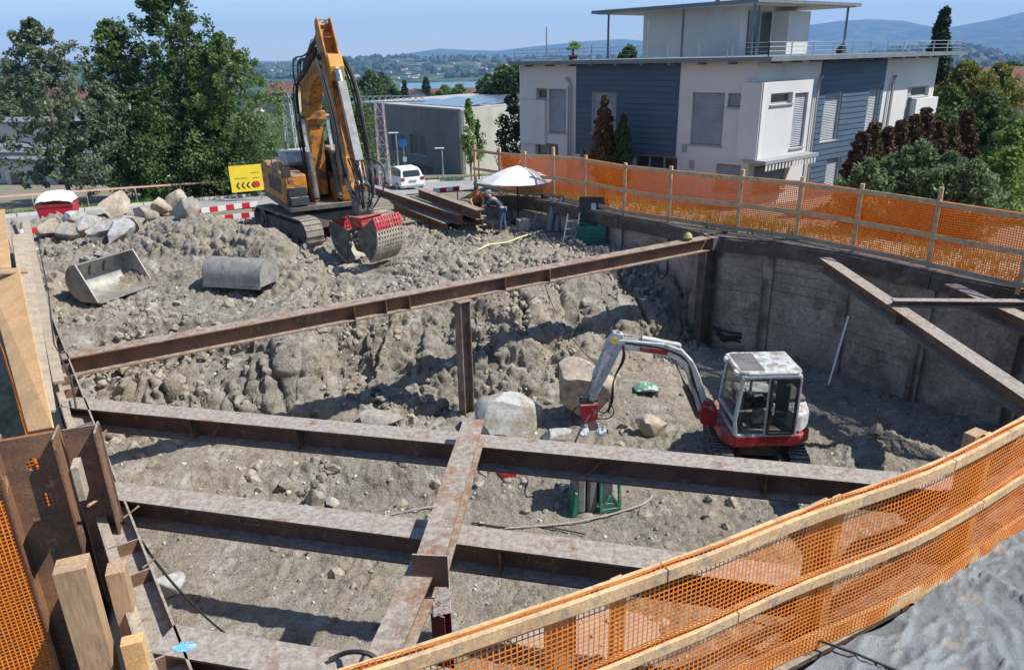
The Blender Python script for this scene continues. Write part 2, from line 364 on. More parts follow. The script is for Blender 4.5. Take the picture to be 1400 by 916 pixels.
# soil material
def soilmat(name, a, b_, c, dark, fine=1.):
    m = bpy.data.materials.new(name); m.use_nodes = True; N = m.node_tree.nodes; L = m.node_tree.links; b = N['Principled BSDF']
    tc = N.new('ShaderNodeTexCoord')
    def noise(s, d=5, r=.6):
        n = N.new('ShaderNodeTexNoise'); n.inputs['Scale'].default_value = s; n.inputs['Detail'].default_value = d; n.inputs['Roughness'].default_value = r
        L.new(tc.outputs['Object'], n.inputs['Vector']); return n.outputs['Fac']
    def mx(f, lo, hi, p, q):
        r = N.new('ShaderNodeMapRange'); r.inputs[1].default_value = lo; r.inputs[2].default_value = hi; L.new(f, r.inputs[0])
        n = N.new('ShaderNodeMix'); n.data_type = 'RGBA'; L.new(r.outputs[0], n.inputs[0])
        for i, w in ((6, p), (7, q)):
            if hasattr(w, 'node'): L.new(w, n.inputs[i])
            else: n.inputs[i].default_value = (*w, 1)
        return n.outputs[2]
    col = mx(noise(.35, 4), .4, .62, a, b_)
    col = mx(noise(1.7, 6, .65), .52, .66, col, c)
    col = mx(noise(3.1, 7, .72), .52, .68, col, dark)
    col = mx(noise(13, 7, .75), .57, .66, col, tuple(k*.55 for k in dark))  # fine dark speckles, painted shade of tiny crevices
    vo = N.new('ShaderNodeTexVoronoi'); vo.inputs['Scale'].default_value = 16; L.new(tc.outputs['Object'], vo.inputs['Vector'])
    col = mx(vo.outputs['Distance'], .18, .10, col, tuple(min(1, k*1.35) for k in c))
    g = mx(noise(60, 4, .7), .3, .7, (.72, .72, .72), (1.25, 1.25, 1.25))
    mu = N.new('ShaderNodeMix'); mu.data_type = 'RGBA'; mu.blend_type = 'MULTIPLY'; mu.inputs[0].default_value = 1; L.new(col, mu.inputs[6]); L.new(g, mu.inputs[7])
    L.new(mu.outputs[2], b.inputs['Base Color']); b.inputs['Roughness'].default_value = .95; b.inputs['Specular IOR Level'].default_value = .2
    h1 = noise(22, 8, .7); vo2 = N.new('ShaderNodeTexVoronoi'); vo2.inputs['Scale'].default_value = 13; L.new(tc.outputs['Object'], vo2.inputs['Vector'])
    ad = N.new('ShaderNodeMath'); ad.operation = 'ADD'; L.new(h1, ad.inputs[0]); L.new(noise(5, 6, .6), ad.inputs[1])
    bn = N.new('ShaderNodeBump'); bn.inputs['Strength'].default_value = 1.0*fine; bn.inputs['Distance'].default_value = .07; L.new(ad.outputs[0], bn.inputs['Height']); L.new(bn.outputs[0], b.inputs['Normal'])
    return m
m_soil = soilmat('excavated_clay', (.27, .243, .203), (.32, .275, .212), (.42, .39, .34), (.135, .115, .095))
g_ = npmesh('pit_ground', VP_, rmp[Fq], m_soil, smooth=True); struct(g_)
# ---- loose clods & stones scattered (uncountable)
def scatter(name, n, fn, smin, smax, m, seed, pw=3., label=None):
    rr = np.random.default_rng(seed); import bmesh
    bm = bmesh.new(); bmesh.ops.create_icosphere(bm, subdivisions=1, radius=1); bv = np.array([v.co[:] for v in bm.verts]); bf = np.array([[v.index for v in f.verts] for f in bm.faces]); bm.free()
    p = fn(rr, n); n = len(p)
    s = smin + (smax-smin)*rr.random(n)**pw
    q = rr.normal(size=(n, 4)); q /= np.linalg.norm(q, axis=1)[:, None]
    w, a, b, c = q.T
    Rm = np.stack([np.stack([1-2*(b*b+c*c), 2*(a*b-c*w), 2*(a*c+b*w)], -1), np.stack([2*(a*b+c*w), 1-2*(a*a+c*c), 2*(b*c-a*w)], -1), np.stack([2*(a*c-b*w), 2*(b*c+a*w), 1-2*(a*a+b*b)], -1)], 1)
    sc = s[:, None]*rr.uniform(.6, 1.25, (n, 3))
    V = bv[None]*(1+rr.uniform(-.28, .22, (n, len(bv), 1)))
    V = np.einsum('nij,nkj->nki', Rm, V*sc[:, None]) + p[:, None]
    F = bf[None] + (np.arange(n)*len(bv))[:, None, None]
    o = npmesh(name, V.reshape(-1, 3), F.reshape(-1, 3), m); o['kind'] = 'stuff'
    if label: o['label'] = label; o['category'] = 'rubble'
    return o
m_clod = mat('clay_clods', (.26, .232, .192), (.32, .275, .215), (.18, .155, .125), s=.8, s3=2., vs=20, bump=.7, bs=30, rough=.95, island=.22)
m_stone = mat('loose_stones', (.38, .36, .32), (.45, .42, .36), (.27, .25, .22), s=.8, s3=2., vs=20, bump=.4, bs=30, rough=.85, island=.25)
def inpit(rr, n, box, dens):
    x = rr.uniform(box[0], box[1], n*3); y = rr.uniform(box[2], box[3], n*3)
    ok = inside_poly(x, y, grow(PITPOLY, -.35)) & (rr.random(len(x)) < dens(x, y)); x, y = x[ok][:n], y[ok][:n]
    return np.stack([x, y, pit_z(x, y)+.0], -1)
def dens_cl(x, y):
    yt = interp(x, TOE); yc = interp(x, CREST); s = (y-yt)/(yc-yt)
    d = .06 + .9*((s > -.35) & (s < 1.6)) + .35*(s >= 1.6) + .8*np.exp(-(((x+3)/3)**2+((y-13)/.6)**2)) + .5*np.exp(-(((x-.6)/2)**2+((y-12.3)/.6)**2))
    return np.clip(d*(.10+1.5*sstep(-.12, .3, fbm(x*.7, y*.7, None, 3, 77))), 0, 1)
scatter('clods', 24000, lambda r, n: inpit(r, n, (-17, 9, 4.5, 28), dens_cl), .010, .15, m_clod, 3, 7.0, 'loose clods of dry grey clay over the slope and floor of the pit')
scatter('pebbles', 7000, lambda r, n: inpit(r, n, (-17, 11, 4.5, 27), lambda x, y: .3+.5*dens_cl(x, y)), .008, .05, m_stone, 5, 3.5, 'small pale stones strewn over the excavated ground')
# puddle
m_water = mat('muddy_water', (.30, .28, .24), (.34, .32, .27), s=2, rough=.12, bump=.02, var=0, spec=.5)
pb = MB(); pb.add([(1.0+1.25*math.cos(a)*(1+.12*math.sin(3*a)), 8.6+.6*math.sin(a)*(1+.15*math.cos(4*a)), FL+.005) for a in [i*math.pi/16 for i in range(32)]], [tuple(range(32))])
struct(pb.build('puddle_water', m_water))
# ================================================================ UPPER GROUND, ROAD, FAR TERRAIN
def natural(x, y):
    z = -1.15 - .1*np.maximum(y-28, 0)
    z = np.where(y > 74, -5.75-.13*(y-74), z)
    r = np.hypot(x, y)
    z = np.where(r > 130, np.interp(r, [130, 400, 900, 1650, 1750, 2500, 2600, 2800, 4200, 5200, 7000, 9000, 12000, 13500], [-13, -30, -47, -52, -66, -66, -58, -52, -5, 0, -30, 0, 100, 40]), z)
    z = z*1.
    return z
RIDGE = [(0, 84), (380, 84), (450, 82), (520, 79), (560, 73), (600, 67), (640, 69), (680, 70), (720, 65), (760, 61), (800, 57), (850, 54), (900, 58), (1000, 50), (1100, 36), (1150, 29), (1190, 27), (1235, 29), (1262, 35), (1290, 40), (1320, 34), (1360, 27), (1400, 17), (1500, 10), (1700, 30)]
HILL = [(0, 96), (330, 89), (380, 86), (450, 83), (520, 80), (600, 80), (700, 80), (760, 80), (1100, 84), (1290, 62), (1330, 66), (1400, 84), (1700, 90)]
def azimuth_profile(prof, dist):
    a = []; zz = []
    for x, y in prof:
        d = ray(x, y); t = dist/math.hypot(d.x, d.y); a.append(math.atan2(d.x, d.y)); zz.append((CAM+d*t).z)
    return a, zz
ra, rz_ = azimuth_profile(RIDGE, 12000); ha, hz = azimuth_profile(HILL, 4600)
def far_z(x, y):
    r = np.hypot(x, y); a = np.arctan2(x, y)
    zr = np.interp(a, ra, rz_); zh = np.interp(a, ha, hz)
    base = natural(x, y)
    hill = zh + 9*fbm(x/600, y/600, None, 3, 4)
    k = np.where(r < 4600, sstep(2450, 4600, r)**.8, 1-sstep(4600, 6500, r)*.8)
    z = np.where(r > 2400, -57 + (hill+57)*k, base)
    k2 = np.where(r < 12000, sstep(8000, 12000, r), 1-sstep(12000, 14500, r)*.5)
    z = np.where(r > 8000, np.maximum(z, -40+(zr+40)*k2), z)
    # lake bed only where the lake shows; land elsewhere
    lk = sstep(-.145, -.13, a)*(1-sstep(-.045, -.03, a))
    z = np.where((r > 1500) & (r < 2600), z*lk + (-54+6*fbm(x/300, y/300, None, 2, 2))*(1-lk), z)
    z = z + sstep(150, 500, r)*(1-sstep(1200, 1400, r))*3*fbm(x/120, y/120, None, 3, 6)
    # hold the upper ground beside the pit at street level to the right
    right = sstep(-2.5, -.5, x - np.interp(y, [10, 20, 26, 31, 60, 90], [9, 5.8, 1.8, -1.3, 2, 6]))
    zr2 = np.interp(y, [-50, 18, 25, 32, 60, 75], [-.1, -.1, -.35, -.9, -3.2, -5.85])
    z = np.where(y < 74, z*(1-right)+zr2*right, z)
    lo_ = sstep(.45, 1.2, LW(y)-x)*(1-sstep(13, 17, y))*(1-sstep(14, 20, -x)); z = z - 2.3*lo_
    return z
rad = np.concatenate([np.arange(1.0, 60, .6), np.geomspace(60, 15500, 190)]); ang = np.radians(np.concatenate([np.arange(-180, -52, 4.), np.arange(-52, 52, .35), np.arange(52, 181, 4.)]))
RR, AA = np.meshgrid(rad, ang); Xf = RR*np.sin(AA); Yf = RR*np.cos(AA); Zf = far_z(Xf, Yf)
nr, na = len(rad), len(ang); idf = np.arange(nr*na).reshape(na, nr)
Ff = np.stack([idf[:-1, :-1], idf[1:, :-1], idf[1:, 1:], idf[:-1, 1:]], -1).reshape(-1, 4)
cx_ = Xf.ravel()[Ff].mean(1); cy_ = Yf.ravel()[Ff].mean(1)
Ff = Ff[~(inside_poly(cx_, cy_, grow(PITPOLY, .45)) & (cy_ < 30.2))]
m_land = mat('countryside', (.045, .085, .025), (.09, .13, .045), (.018, .038, .016), s=.012, f=(.42, .58), s3=.006, f3=(.5, .56), vs=.08, var=.3, rough=1, bump=0)
def landmat():
    m = bpy.data.materials.new('countryside_ground'); m.use_nodes = True; N = m.node_tree.nodes; L = m.node_tree.links; b = N['Principled BSDF']
    geo = N.new('ShaderNodeNewGeometry'); ln = N.new('ShaderNodeVectorMath'); ln.operation = 'LENGTH'; L.new(geo.outputs['Position'], ln.inputs[0])
    def ns(s, d, lo, hi):
        n = N.new('ShaderNodeTexNoise'); n.inputs['Scale'].default_value = s; n.inputs['Detail'].default_value = d; L.new(geo.outputs['Position'], n.inputs['Vector'])
        r = N.new('ShaderNodeMapRange'); r.inputs[1].default_value = lo; r.inputs[2].default_value = hi; L.new(n.outputs['Fac'], r.inputs[0]); return r.outputs[0]
    def mx(f, p, q):
        n = N.new('ShaderNodeMix'); n.data_type = 'RGBA'; L.new(f, n.inputs[0])
        for i, w in ((6, p), (7, q)):
            if hasattr(w, 'node'): L.new(w, n.inputs[i])
            else: n.inputs[i].default_value = (*w, 1)
        return n.outputs[2]
    near = mx(ns(.9, 6, .5, .7), (.20, .18, .14), (.085, .10, .04)); near = mx(ns(6, 4, .45, .65), near, (.20, .18, .14))
    far = mx(ns(.004, 6, .46, .54), (.07, .10, .04), (.018, .038, .02)); far = mx(ns(.011, 5, .58, .62), far, (.16, .16, .08)); far = mx(ns(.02, 3, .55, .6), far, (.018, .04, .018))
    r = N.new('ShaderNodeMapRange'); r.inputs[1].default_value = 110; r.inputs[2].default_value = 220; L.new(ln.outputs['Value'], r.inputs[0])
    L.new(mx(r.outputs[0], near, far), b.inputs['Base Color']); b.inputs['Roughness'].default_value = 1; b.inputs['Specular IOR Level'].default_value = .05
    return m
tf_ = npmesh('terrain', np.stack([Xf.ravel(), Yf.ravel(), Zf.ravel()], -1), Ff, landmat(), smooth=True); struct(tf_)
lake = MB(); lake.add([(-2600, 1150, -60), (400, 1150, -60), (600, 2900, -60), (-2600, 2900, -60)], [(0, 1, 2, 3)])
struct(lake.build('lake_water', mat('lake', (.10, .17, .22), rough=.25, bump=0, var=0, spec=.6)))
# ---- haze
hz_ = MB(); hz_.box((0, 0, 310), (31200, 31200, 900)); ho = hz_.build('haze', mat('haze_air', (1, 1, 1))); struct(ho, 'stuff')
hm = ho.data.materials[0]; hm.node_tree.nodes.remove(hm.node_tree.nodes['Principled BSDF'])
pv = hm.node_tree.nodes.new('ShaderNodeVolumePrincipled'); pv.inputs['Color'].default_value = (.30, .55, 1, 1); pv.inputs['Density'].default_value = .0001; pv.inputs['Anisotropy'].default_value = .0
hm.node_tree.links.new(pv.outputs[0], hm.node_tree.nodes['Material Output'].inputs['Volume'])
# ---- asphalt road along the far side of the site, on the slope
m_asph = mat('asphalt', (.24, .235, .225), (.30, .29, .275), (.18, .175, .17), s=1.2, s3=2, vs=30, bump=.15, bs=80, rough=.9)
def ribbon(name, left, right, m, dz, n=40, smooth=True, zf=None):
    L_ = np.array(left, float); Rr = np.array(right, float)
    def res(P_):
        d = np.r_[0, np.cumsum(np.hypot(*(np.diff(P_, axis=0).T)))]; t = np.linspace(0, d[-1], n); return np.stack([np.interp(t, d, P_[:, 0]), np.interp(t, d, P_[:, 1])], -1)
    a, b = res(L_), res(Rr); k = 8; V = []; 
    for i in range(n):
        for j in range(k+1):
            p = a[i]+(b[i]-a[i])*j/k; V.append((p[0], p[1], float((zf or far_z)(np.array([p[0]]), np.array([p[1]]))[0])+dz))
    F = [(i*(k+1)+j, i*(k+1)+j+1, (i+1)*(k+1)+j+1, (i+1)*(k+1)+j) for i in range(n-1) for j in range(k)]
    return struct(npmesh(name, V, F, m, smooth=smooth))
far_edge = [(-40, 6), (-31, 19), (-23.2, 34.4), (-16.2, 44.6), (-9, 52.6), (-3.3, 59), (6, 66)]
near_edge = [(-30, 6), (-23.5, 20), (-18.3, 30.6), (-11.5, 38.5), (-6, 43.5), (-1.0, 47.0), (9, 53)]
nat2 = lambda x, y: natural(x, y)
ribbon('road', far_edge, near_edge, m_asph, .06, 60, zf=nat2)
off = lambda pts, d: [(x-d*.8, y+d*.6) for x, y in pts]
m_kerb = mat('kerb_concrete', (.46, .45, .42), (.38, .37, .35), rough=.9)
m_conc = mat('concrete', (.36, .35, .32), (.30, .29, .27), (.42, .41, .38), s=1, s3=.6, rough=.9, bump=.2)
kb = MB()
for (a, b) in zip(far_edge[:-1], far_edge[1:]):
    for i in range(8):
        p = [a[0]+(b[0]-a[0])*i/8, a[1]+(b[1]-a[1])*i/8]; q = [a[0]+(b[0]-a[0])*(i+.97)/8, a[1]+(b[1]-a[1])*(i+.97)/8]
        kb.bar((*p, float(natural(*map(np.array, p)))+.1), (*q, float(natural(*map(np.array, q)))+.1), .16, .22)
struct(kb.build('kerb', m_kerb))
m_grass = mat('verge_grass', (.10, .20, .035), (.14, .25, .05), (.07, .12, .03), s=1.5, s3=3, vs=12, var=.35, rough=.95, bump=.4)
ribbon('grass_verge', off(far_edge, 2.4), off(far_edge, .12), m_grass, .10, 60, zf=nat2)
def blades(name, pts, hgt, m, seed, w=.02, label='short green grass'):
    rr = np.random.default_rng(seed); pts = np.asarray(pts); n = len(pts)
    a = rr.uniform(0, 6.28, n); h = hgt*rr.uniform(.5, 1.3, n); ln = rr.normal(0, .35, (n, 2))*h[:, None]
    d = np.stack([np.cos(a), np.sin(a), 0*a], -1)*w
    V = np.stack([pts-d, pts+d, pts+np.stack([ln[:, 0], ln[:, 1], h], -1)], 1)
    o = npmesh(name, V.reshape(-1, 3), np.arange(3*n).reshape(-1, 3), m); o['kind'] = 'stuff'; o['label'] = label; o['category'] = 'grass'; return o
m_blade = leafmat('grass_blades', (.10, .19, .03), (.20, .30, .07)); m_blade_y = leafmat('dry_grass_blades', (.16, .19, .06), (.28, .28, .11))
rr = np.random.default_rng(5); t = rr.random(9000); fe = np.array(off(far_edge, .15)); dd = np.r_[0, np.cumsum(np.hypot(*np.diff(fe, axis=0).T))]; w_ = rr.random(9000)*2.1
bx_ = np.interp(t*dd[-1], dd, fe[:, 0])-w_*.8; by_ = np.interp(t*dd[-1], dd, fe[:, 1])+w_*.6
blades('verge_grass_blades', np.stack([bx_, by_, natural(bx_, by_)+.1], -1), .2, m_blade, 4, .03, 'short green grass of the verge beyond the road')
# ground outside right walls : planting strip then house yard
def offs_poly(pl, d):   # outward normal offset (to the right-hand side when walking RWALL -> BWALL)
    out = []
    for i in range(len(pl)):
        a = Vector(pl[max(i-1, 0)]); b = Vector(pl[min(i+1, len(pl)-1)]); t = (b-a).normalized(); out.append((pl[i][0]+t.y*d, pl[i][1]-t.x*d))
    return out
RB = RWALL + BWALL[1:]
def ring(name, pl, ds, zs, m):
    V = []; n = len(pl)
    for d, z in zip(ds, zs):
        for q in offs_poly(pl, d): V.append((q[0], q[1], z if not callable(z) else z(q[0], q[1])))
    F = [(j*n+i, j*n+i+1, (j+1)*n+i+1, (j+1)*n+i) for j in range(len(ds)-1) for i in range(n-1)]
    return struct(npmesh(name, V, F, m, smooth=True))
def rb_fine(pl, k=8):
    out = []
    for a, b in zip(pl[:-1], pl[1:]): out += [(a[0]+(b[0]-a[0])*i/k, a[1]+(b[1]-a[1])*i/k) for i in range(k)]
    return out+[pl[-1]]
m_yard = soilmat('planting_bed', (.26, .23, .16), (.32, .29, .21), (.36, .33, .26), (.16, .14, .09), .5)
def zb(x, y): return float(np.interp(y, [12, 20, 26, 31], [.02, .02, -.06, -.5]))
ring('garden_bank_ground', rb_fine(RB), [.18, .6, 1.2, 2.2, 3.6], [zb, zb, lambda x, y: zb(x, y)+.02, lambda x, y: zb(x, y)-.1, lambda x, y: zb(x, y)-.9], m_yard)
rr = np.random.default_rng(8); pf = np.array(rb_fine(RB)); 
pts = []
for k in range(4500):
    i = rr.integers(0, len(pf)-1); t = rr.random(); p = pf[i]+(pf[i+1]-pf[i])*t; tv = (pf[i+1]-pf[i]); tv /= np.linalg.norm(tv); d = .3+2.6*rr.random()**1.2
    q = (p[0]+tv[1]*d, p[1]-tv[0]*d)
    if vnoise(np.array([q[0]*.5]), np.array([q[1]*.5]), None, 5)[0] > -.25: pts.append((q[0], q[1], zb(*q)-.02-.0*d - max(0, d-2.0)*.5))
pts = np.array(pts); sel = rr.random(len(pts)) < .5
blades('bank_grass', pts[sel], .32, m_blade, 9, .025, 'green grass on the bank behind the orange fence')
sel2 = ~sel & (rr.random(len(pts)) < .5); blades('dry_bank_grass', pts[sel2], .26, m_blade_y, 10, .025, 'yellowing grass on the bank behind the orange fence')
# sheeted ground in the near right corner
def sheetmat():
    m = mat('plastic_sheet', (.17, .19, .20), (.12, .135, .145), (.24, .21, .17), s=3, s3=4, rough=.48, bump=.7, bs=18, spec=.35, var=.08); return m
xs2 = np.arange(-1.5, 10.5, .045); vs2 = np.linspace(0, 1, 230)**.8; X2, V2 = np.meshgrid(xs2, vs2)
yn = np.interp(X2, [p[0] for p in NWALL], [p[1] for p in NWALL]); Y2 = -1+V2*(yn-.34+.05*vnoise(X2*2.2, X2*0, None, 8)+1)
wx_ = X2+.5*fbm(X2*.9, Y2*.9, None, 2, 3); wy_ = Y2+.5*fbm(X2*.9+5, Y2*.9, None, 2, 4); Z2 = .015 + .045*(1-np.abs(vnoise(wx_*1.7, wy_*1.2, None, 55)))**4 + .04*(1-np.abs(vnoise(wx_*3.3+wy_*1.4, wy_*2.9-wx_, None, 65)))**7 + .04*(1-np.abs(vnoise(wx_*7-wy_*3, wy_*6+wx_*2, None, 75)))**6
i2 = np.arange(X2.size).reshape(X2.shape); F2 = np.stack([i2[:-1, :-1], i2[:-1, 1:], i2[1:, 1:], i2[1:, :-1]], -1).reshape(-1, 4)
sh = npmesh('plastic_sheet', np.stack([X2.ravel(), Y2.ravel(), Z2.ravel()], -1), F2, sheetmat(), smooth=True)
tag(sh, 'crumpled translucent grey plastic sheet on the ground outside the near fence', 'plastic sheet')
# ================================================================ RETAINING WALLS
m_lag = mat('muddy_lagging', (.31, .25, .20), (.40, .34, .28), (.22, .18, .145), s=.9, s3=1.4, f3=(.5, .64), vs=14, var=.3, rough=.95, bump=.5, bs=25)
m_lag2 = mat('clayed_pile', (.34, .29, .24), (.18, .14, .11), s=1.5, vs=14, var=.25, rough=.9, bump=.4)
m_cap = mat('dark_capping_steel', (.085, .062, .048), (.13, .10, .08), (.20, .17, .14), s=2.5, s3=4, rough=.8, mud=.6, bump=.35)
def wall(name, label, pl, z1, inward, depth_z, boards=True, cap=True, cz=None):
    t = thing(name, label, 'retaining wall', (pl[0][0], pl[0][1], FL))
    rr = random.Random(len(pl)); pts = []
    for a, b in zip(pl[:-1], pl[1:]):
        L_ = math.hypot(b[0]-a[0], b[1]-a[1]); n = max(1, round(L_/1.9))
        for i in range(n): pts.append((Vector((a[0]+(b[0]-a[0])*i/n, a[1]+(b[1]-a[1])*i/n, 0)), Vector((a[0]+(b[0]-a[0])*(i+1)/n, a[1]+(b[1]-a[1])*(i+1)/n, 0))))
    zf = (lambda p: cz(p.x, p.y)) if cz else (lambda p: z1)
    for a, b in pts:
        d = (b-a).normalized(); nn = Vector((-d.y, d.x, 0))*inward
        mb = MB(); z = depth_z; top = min(zf(a), zf(b))-.42
        while z < top-.05:
            h = rr.uniform(.20, .28); h = min(h, top-z)
            jit = rr.uniform(-.008, .008); q = Vector((0, 0, z+h/2))
            mb.bar(a-d*.02+nn*jit+q, b+d*.02+nn*(jit+rr.uniform(-.008, .008))+q, .12, h-rr.choice((.002, .003, .01))); z += h
        mb.build('lagging', m_lag, t, world=True)
        pm = MB(); w = rr.choice((.22, .28, .3)); base = a+nn*.02
        pm.hbeam(Vector((base.x, base.y, depth_z)), Vector((base.x, base.y, zf(a)-.40)), w, .26, up=nn)
        if rr.random() < .6: pm.bar(Vector((base.x, base.y, depth_z))+nn*.13+d*.05, Vector((base.x, base.y, zf(a)-rr.uniform(.5, 1.2)))+nn*.13+d*.05, .2, .02, up=nn)
        pm.build('pile', m_lag2, t, world=True)
        if cap:
            c = MB(); c.bar(a+nn*.10+Vector((0, 0, zf(a)-.22)), b+nn*.10+Vector((0, 0, zf(b)-.22)), .26, .36); c.bar(a-nn*.03+Vector((0, 0, zf(a)-.015)), b-nn*.03+Vector((0, 0, zf(b)-.015)), .42, .05)
            c.build('capping_beam', m_cap, t, world=True)
    return t
wall('retaining_wall', 'mud stained timber lagged wall with steel piles along the right side of the pit', RWALL, 0, 1, -3.9)
wall('retaining_wall', 'low dark retaining wall behind the workers and the green box', BWALL, 0, 1, -3.6, cz=lambda x, y: float(np.interp(y, [20, 26, 31], [0, -.06, -.5])))
wall('retaining_wall', 'retaining wall below the near orange fence', [NWALL[i] for i in (8, 7, 6, 5, 4, 3, 2, 1, 0)], 0, -1, -3.9)
# left wall: lagging below the long waler
lwp = [(LW(3.4)-.34, 3.4), (LW(8)-.34, 8), (LW(13)-.34, 13), (LW(18)-.34, 18), (LW(24.6)-.34, 24.6)]
t = thing('retaining_wall', 'board lined wall along the left edge of the pit', 'retaining wall', (lwp[0][0], lwp[0][1], FL))
ld = Vector((-.575, .818, 0)); ln_ = Vector((.818, .575, 0))
for k in range(4):
    a, b = Vector((*lwp[k], 0)), Vector((*lwp[k+1], 0)); mb = MB()
    z = -3.6
    while z < -.1: mb.bar(a+Vector((0, 0, z+.12)), b-ld*.01+Vector((0, 0, z+.12)), .08, .23); z += .24
    mb.build('lagging', m_wood_g, t, world=True)
LP = lambda y, off=0., z=0.: Vector((LW(y), y, z)) + ln_*off     # point on the inner waler edge line, off = towards the pit
# waler : H beam lying on its side, stiffeners between the flanges
wt = thing('waler_beam', 'long rusty steel waler with stiffener plates running along the left wall', 'steel beam', LP(3.2, -.2, -.25))
a, b = LP(3.2, -.17, -.16), LP(24.6, -.17, -.16)
mb = MB(); mb.hbeam(a, b, .34, .32, .022, .015, up=ln_); mb.build('beam', m_rust, wt, world=True)
y = 4.3; rr = random.Random(4)
while y < 23:
    c = LP(y, -.17, -.08); mb = MB(); mb.box(c, (.018, .30, .15), M=Matrix((ld, ln_, Vector((0, 0, 1)))).transposed()); mb.build('stiffener', m_rust, wt, world=True)
    y += rr.choice((.5, .75, 1.1, 1.4))
tb = MB()
for yy in (6.2, 7.1, 9.0, 12.3): tb.tube([LP(yy, -.08, -.02), LP(yy+.05, .10, .03)], .016, 6)
tb.build('bolt', m_rust_l, wt, world=True)
# ---------------------------------------------------------------- double H piles with holes, foreground left
def pile_plate(mb, o, ax, w, z0, z1, th, holes=(), n=24):
    # plate in plane (ax, z) with round holes: ring strips built round each hole
    zs = sorted([z0, z1]+[zc-.14 for _, zc, _ in holes]+[zc+.14 for _, zc, _ in holes]); nrm = Vector((-ax.y, ax.x, 0))*th
    hz = {round(zc, 3): (u, r) for u, zc, r in holes}
    for a_, b_ in zip(zs[:-1], zs[1:]):
        zc = round((a_+b_)/2, 3)
        if zc in hz and abs((b_-a_)-.28) < .01:
            u, r = hz[zc]; out = []; inn = []
            for k in range(n):
                t_ = 2*math.pi*k/n; c, s = math.cos(t_), math.sin(t_)
                hw0, hw1, hh = .14, .14, .14
                sc = min((hw1/c) if c > 1e-6 else ((hw0/-c) if c < -1e-6 else 9), (hh/abs(s)) if abs(s) > 1e-6 else 9)
                out.append((u+c*sc, zc+s*sc)); inn.append((u+c*r, zc+s*r))
            V = []; 
            for kk in (-.5, .5):
                for q in out+inn: V.append(o + ax*q[0] + Vector((0, 0, q[1])) + nrm*kk)
            F = []
            for k in range(n):
                k1 = (k+1) % n
                F += [(k, k1, n+k1, n+k), (2*n+k1, 2*n+k, 3*n+k, 3*n+k1), (n+k, n+k1, 3*n+k1, 3*n+k)]
            mb.add(V, F)
            for uu, zz in ((0, a_), (w, a_), (0, b_), (w, b_)): pass
            for ua, ub_ in ((0, u-.14), (u+.14, w)):
                mb.box(o + ax*((ua+ub_)/2) + Vector((0, 0, zc)), (ub_-ua, th, b_-a_), M=Matrix((ax, Vector((-ax.y, ax.x, 0)), Vector((0, 0, 1)))).transposed())
        else:
            c = o + ax*(w/2) + Vector((0, 0, (a_+b_)/2)); mb.box(c, (w, th, b_-a_), M=Matrix((ax, Vector((-ax.y, ax.x, 0)), Vector((0, 0, 1)))).transposed())
PT = 1.15; c0 = P(74, 590, PT); ax = Vector((.93, .36, 0)).normalized()
zm = Matrix((ax, Vector((-ax.y, ax.x, 0)), Vector((0, 0, 1)))).transposed()
pt_ = thing('steel_pile', 'wide rusty H pile with two round holes in its web in the left foreground', 'steel pile', (c0.x-.25, c0.y, -1.2))
o0 = Vector((c0.x, c0.y, 0))-ax*.52
mb = MB(); pile_plate(mb, o0, ax, .52, -3.6, PT, .016, [(.26, PT-.33, .075), (.30, PT-.78, .085)])
mb.build('web', m_rust_l, pt_, world=True)
for u, ww in ((-.01, .36), (.53, .36)):
    mb = MB(); mb.box(o0+ax*u+Vector((0, 0, (PT-3.6)/2)), (.022, ww, PT+3.6-.01), M=zm); mb.build('flange', m_rust_l, pt_, world=True)
c1 = P(118, 594, PT); 
p2 = thing('steel_pile', 'narrower dark rusty pile with a welded pin, right of the holed pile', 'steel pile', (c1.x-.15, c1.y, -1.2))
L2 = (c1-c0).length-.03; o1 = Vector((c0.x, c0.y, 0))+ax*.036
mb = MB(); mb.box(o1+ax*(L2/2)+Vector((0, .06, (PT-.02-3.6)/2)), (L2, .016, PT-.02+3.6), M=zm); mb.build('web', m_rust, p2, world=True)
mb = MB(); mb.box(o1+ax*L2+Vector((0, -.02, (PT-.02-3.6)/2)), (.02, .30, PT-.02+3.6), M=zm); mb.build('flange', m_rust, p2, world=True)
mb = MB(); q = o1+ax*(L2*.62)+Vector((0, .04, .25)); mb.tube([q, q+Vector((.02, -.30, .08))], .017, 7); mb.build('pin', m_wood, p2, world=True)
# timber posts between the flanges
def timber(name, label, x, y, z, w, d, zb, m=m_wood, rz=.37, cat='timber'):
    q = P(x, y, z); b = (q.x, q.y, zb); mb = MB(); mb.box((0, 0, (z-zb)/2), (w, d, z-zb), rz=rz)
    o = solo(mb, name, m, label, cat, bevel=.006); o.location = b; return o
bk = Vector((-ax.y, ax.x, 0)); qb = o0-ax*.75-bk*.35; mb = MB(); mb.bar(Vector((qb.x-.5, qb.y-.15, .30)), Vector((qb.x+.62, qb.y+.1, .22)), .16, .05); solo(mb, 'timber_board', m_wood, 'weathered board below the orange net in the bottom left corner', 'board', base=(qb.x, qb.y, .2), bevel=.004)
timber('timber_post', 'pale squared timber standing inside the holed steel pile', 97, 770, .75, .26, .22, -3.4)
timber('timber_post', 'pale timber plank wedged between the second pile and the waler', 158, 775, .45, .16, .20, -3.4)
timber('timber_post', 'short orange timber block in front of the wedged plank', 180, 873, .30, .17, .12, -3.4, m_ply)
timber('timber_post', 'small weathered wood wedge between piles near their tops', 103, 632, .95, .07, .22, .55, m_wood_g)
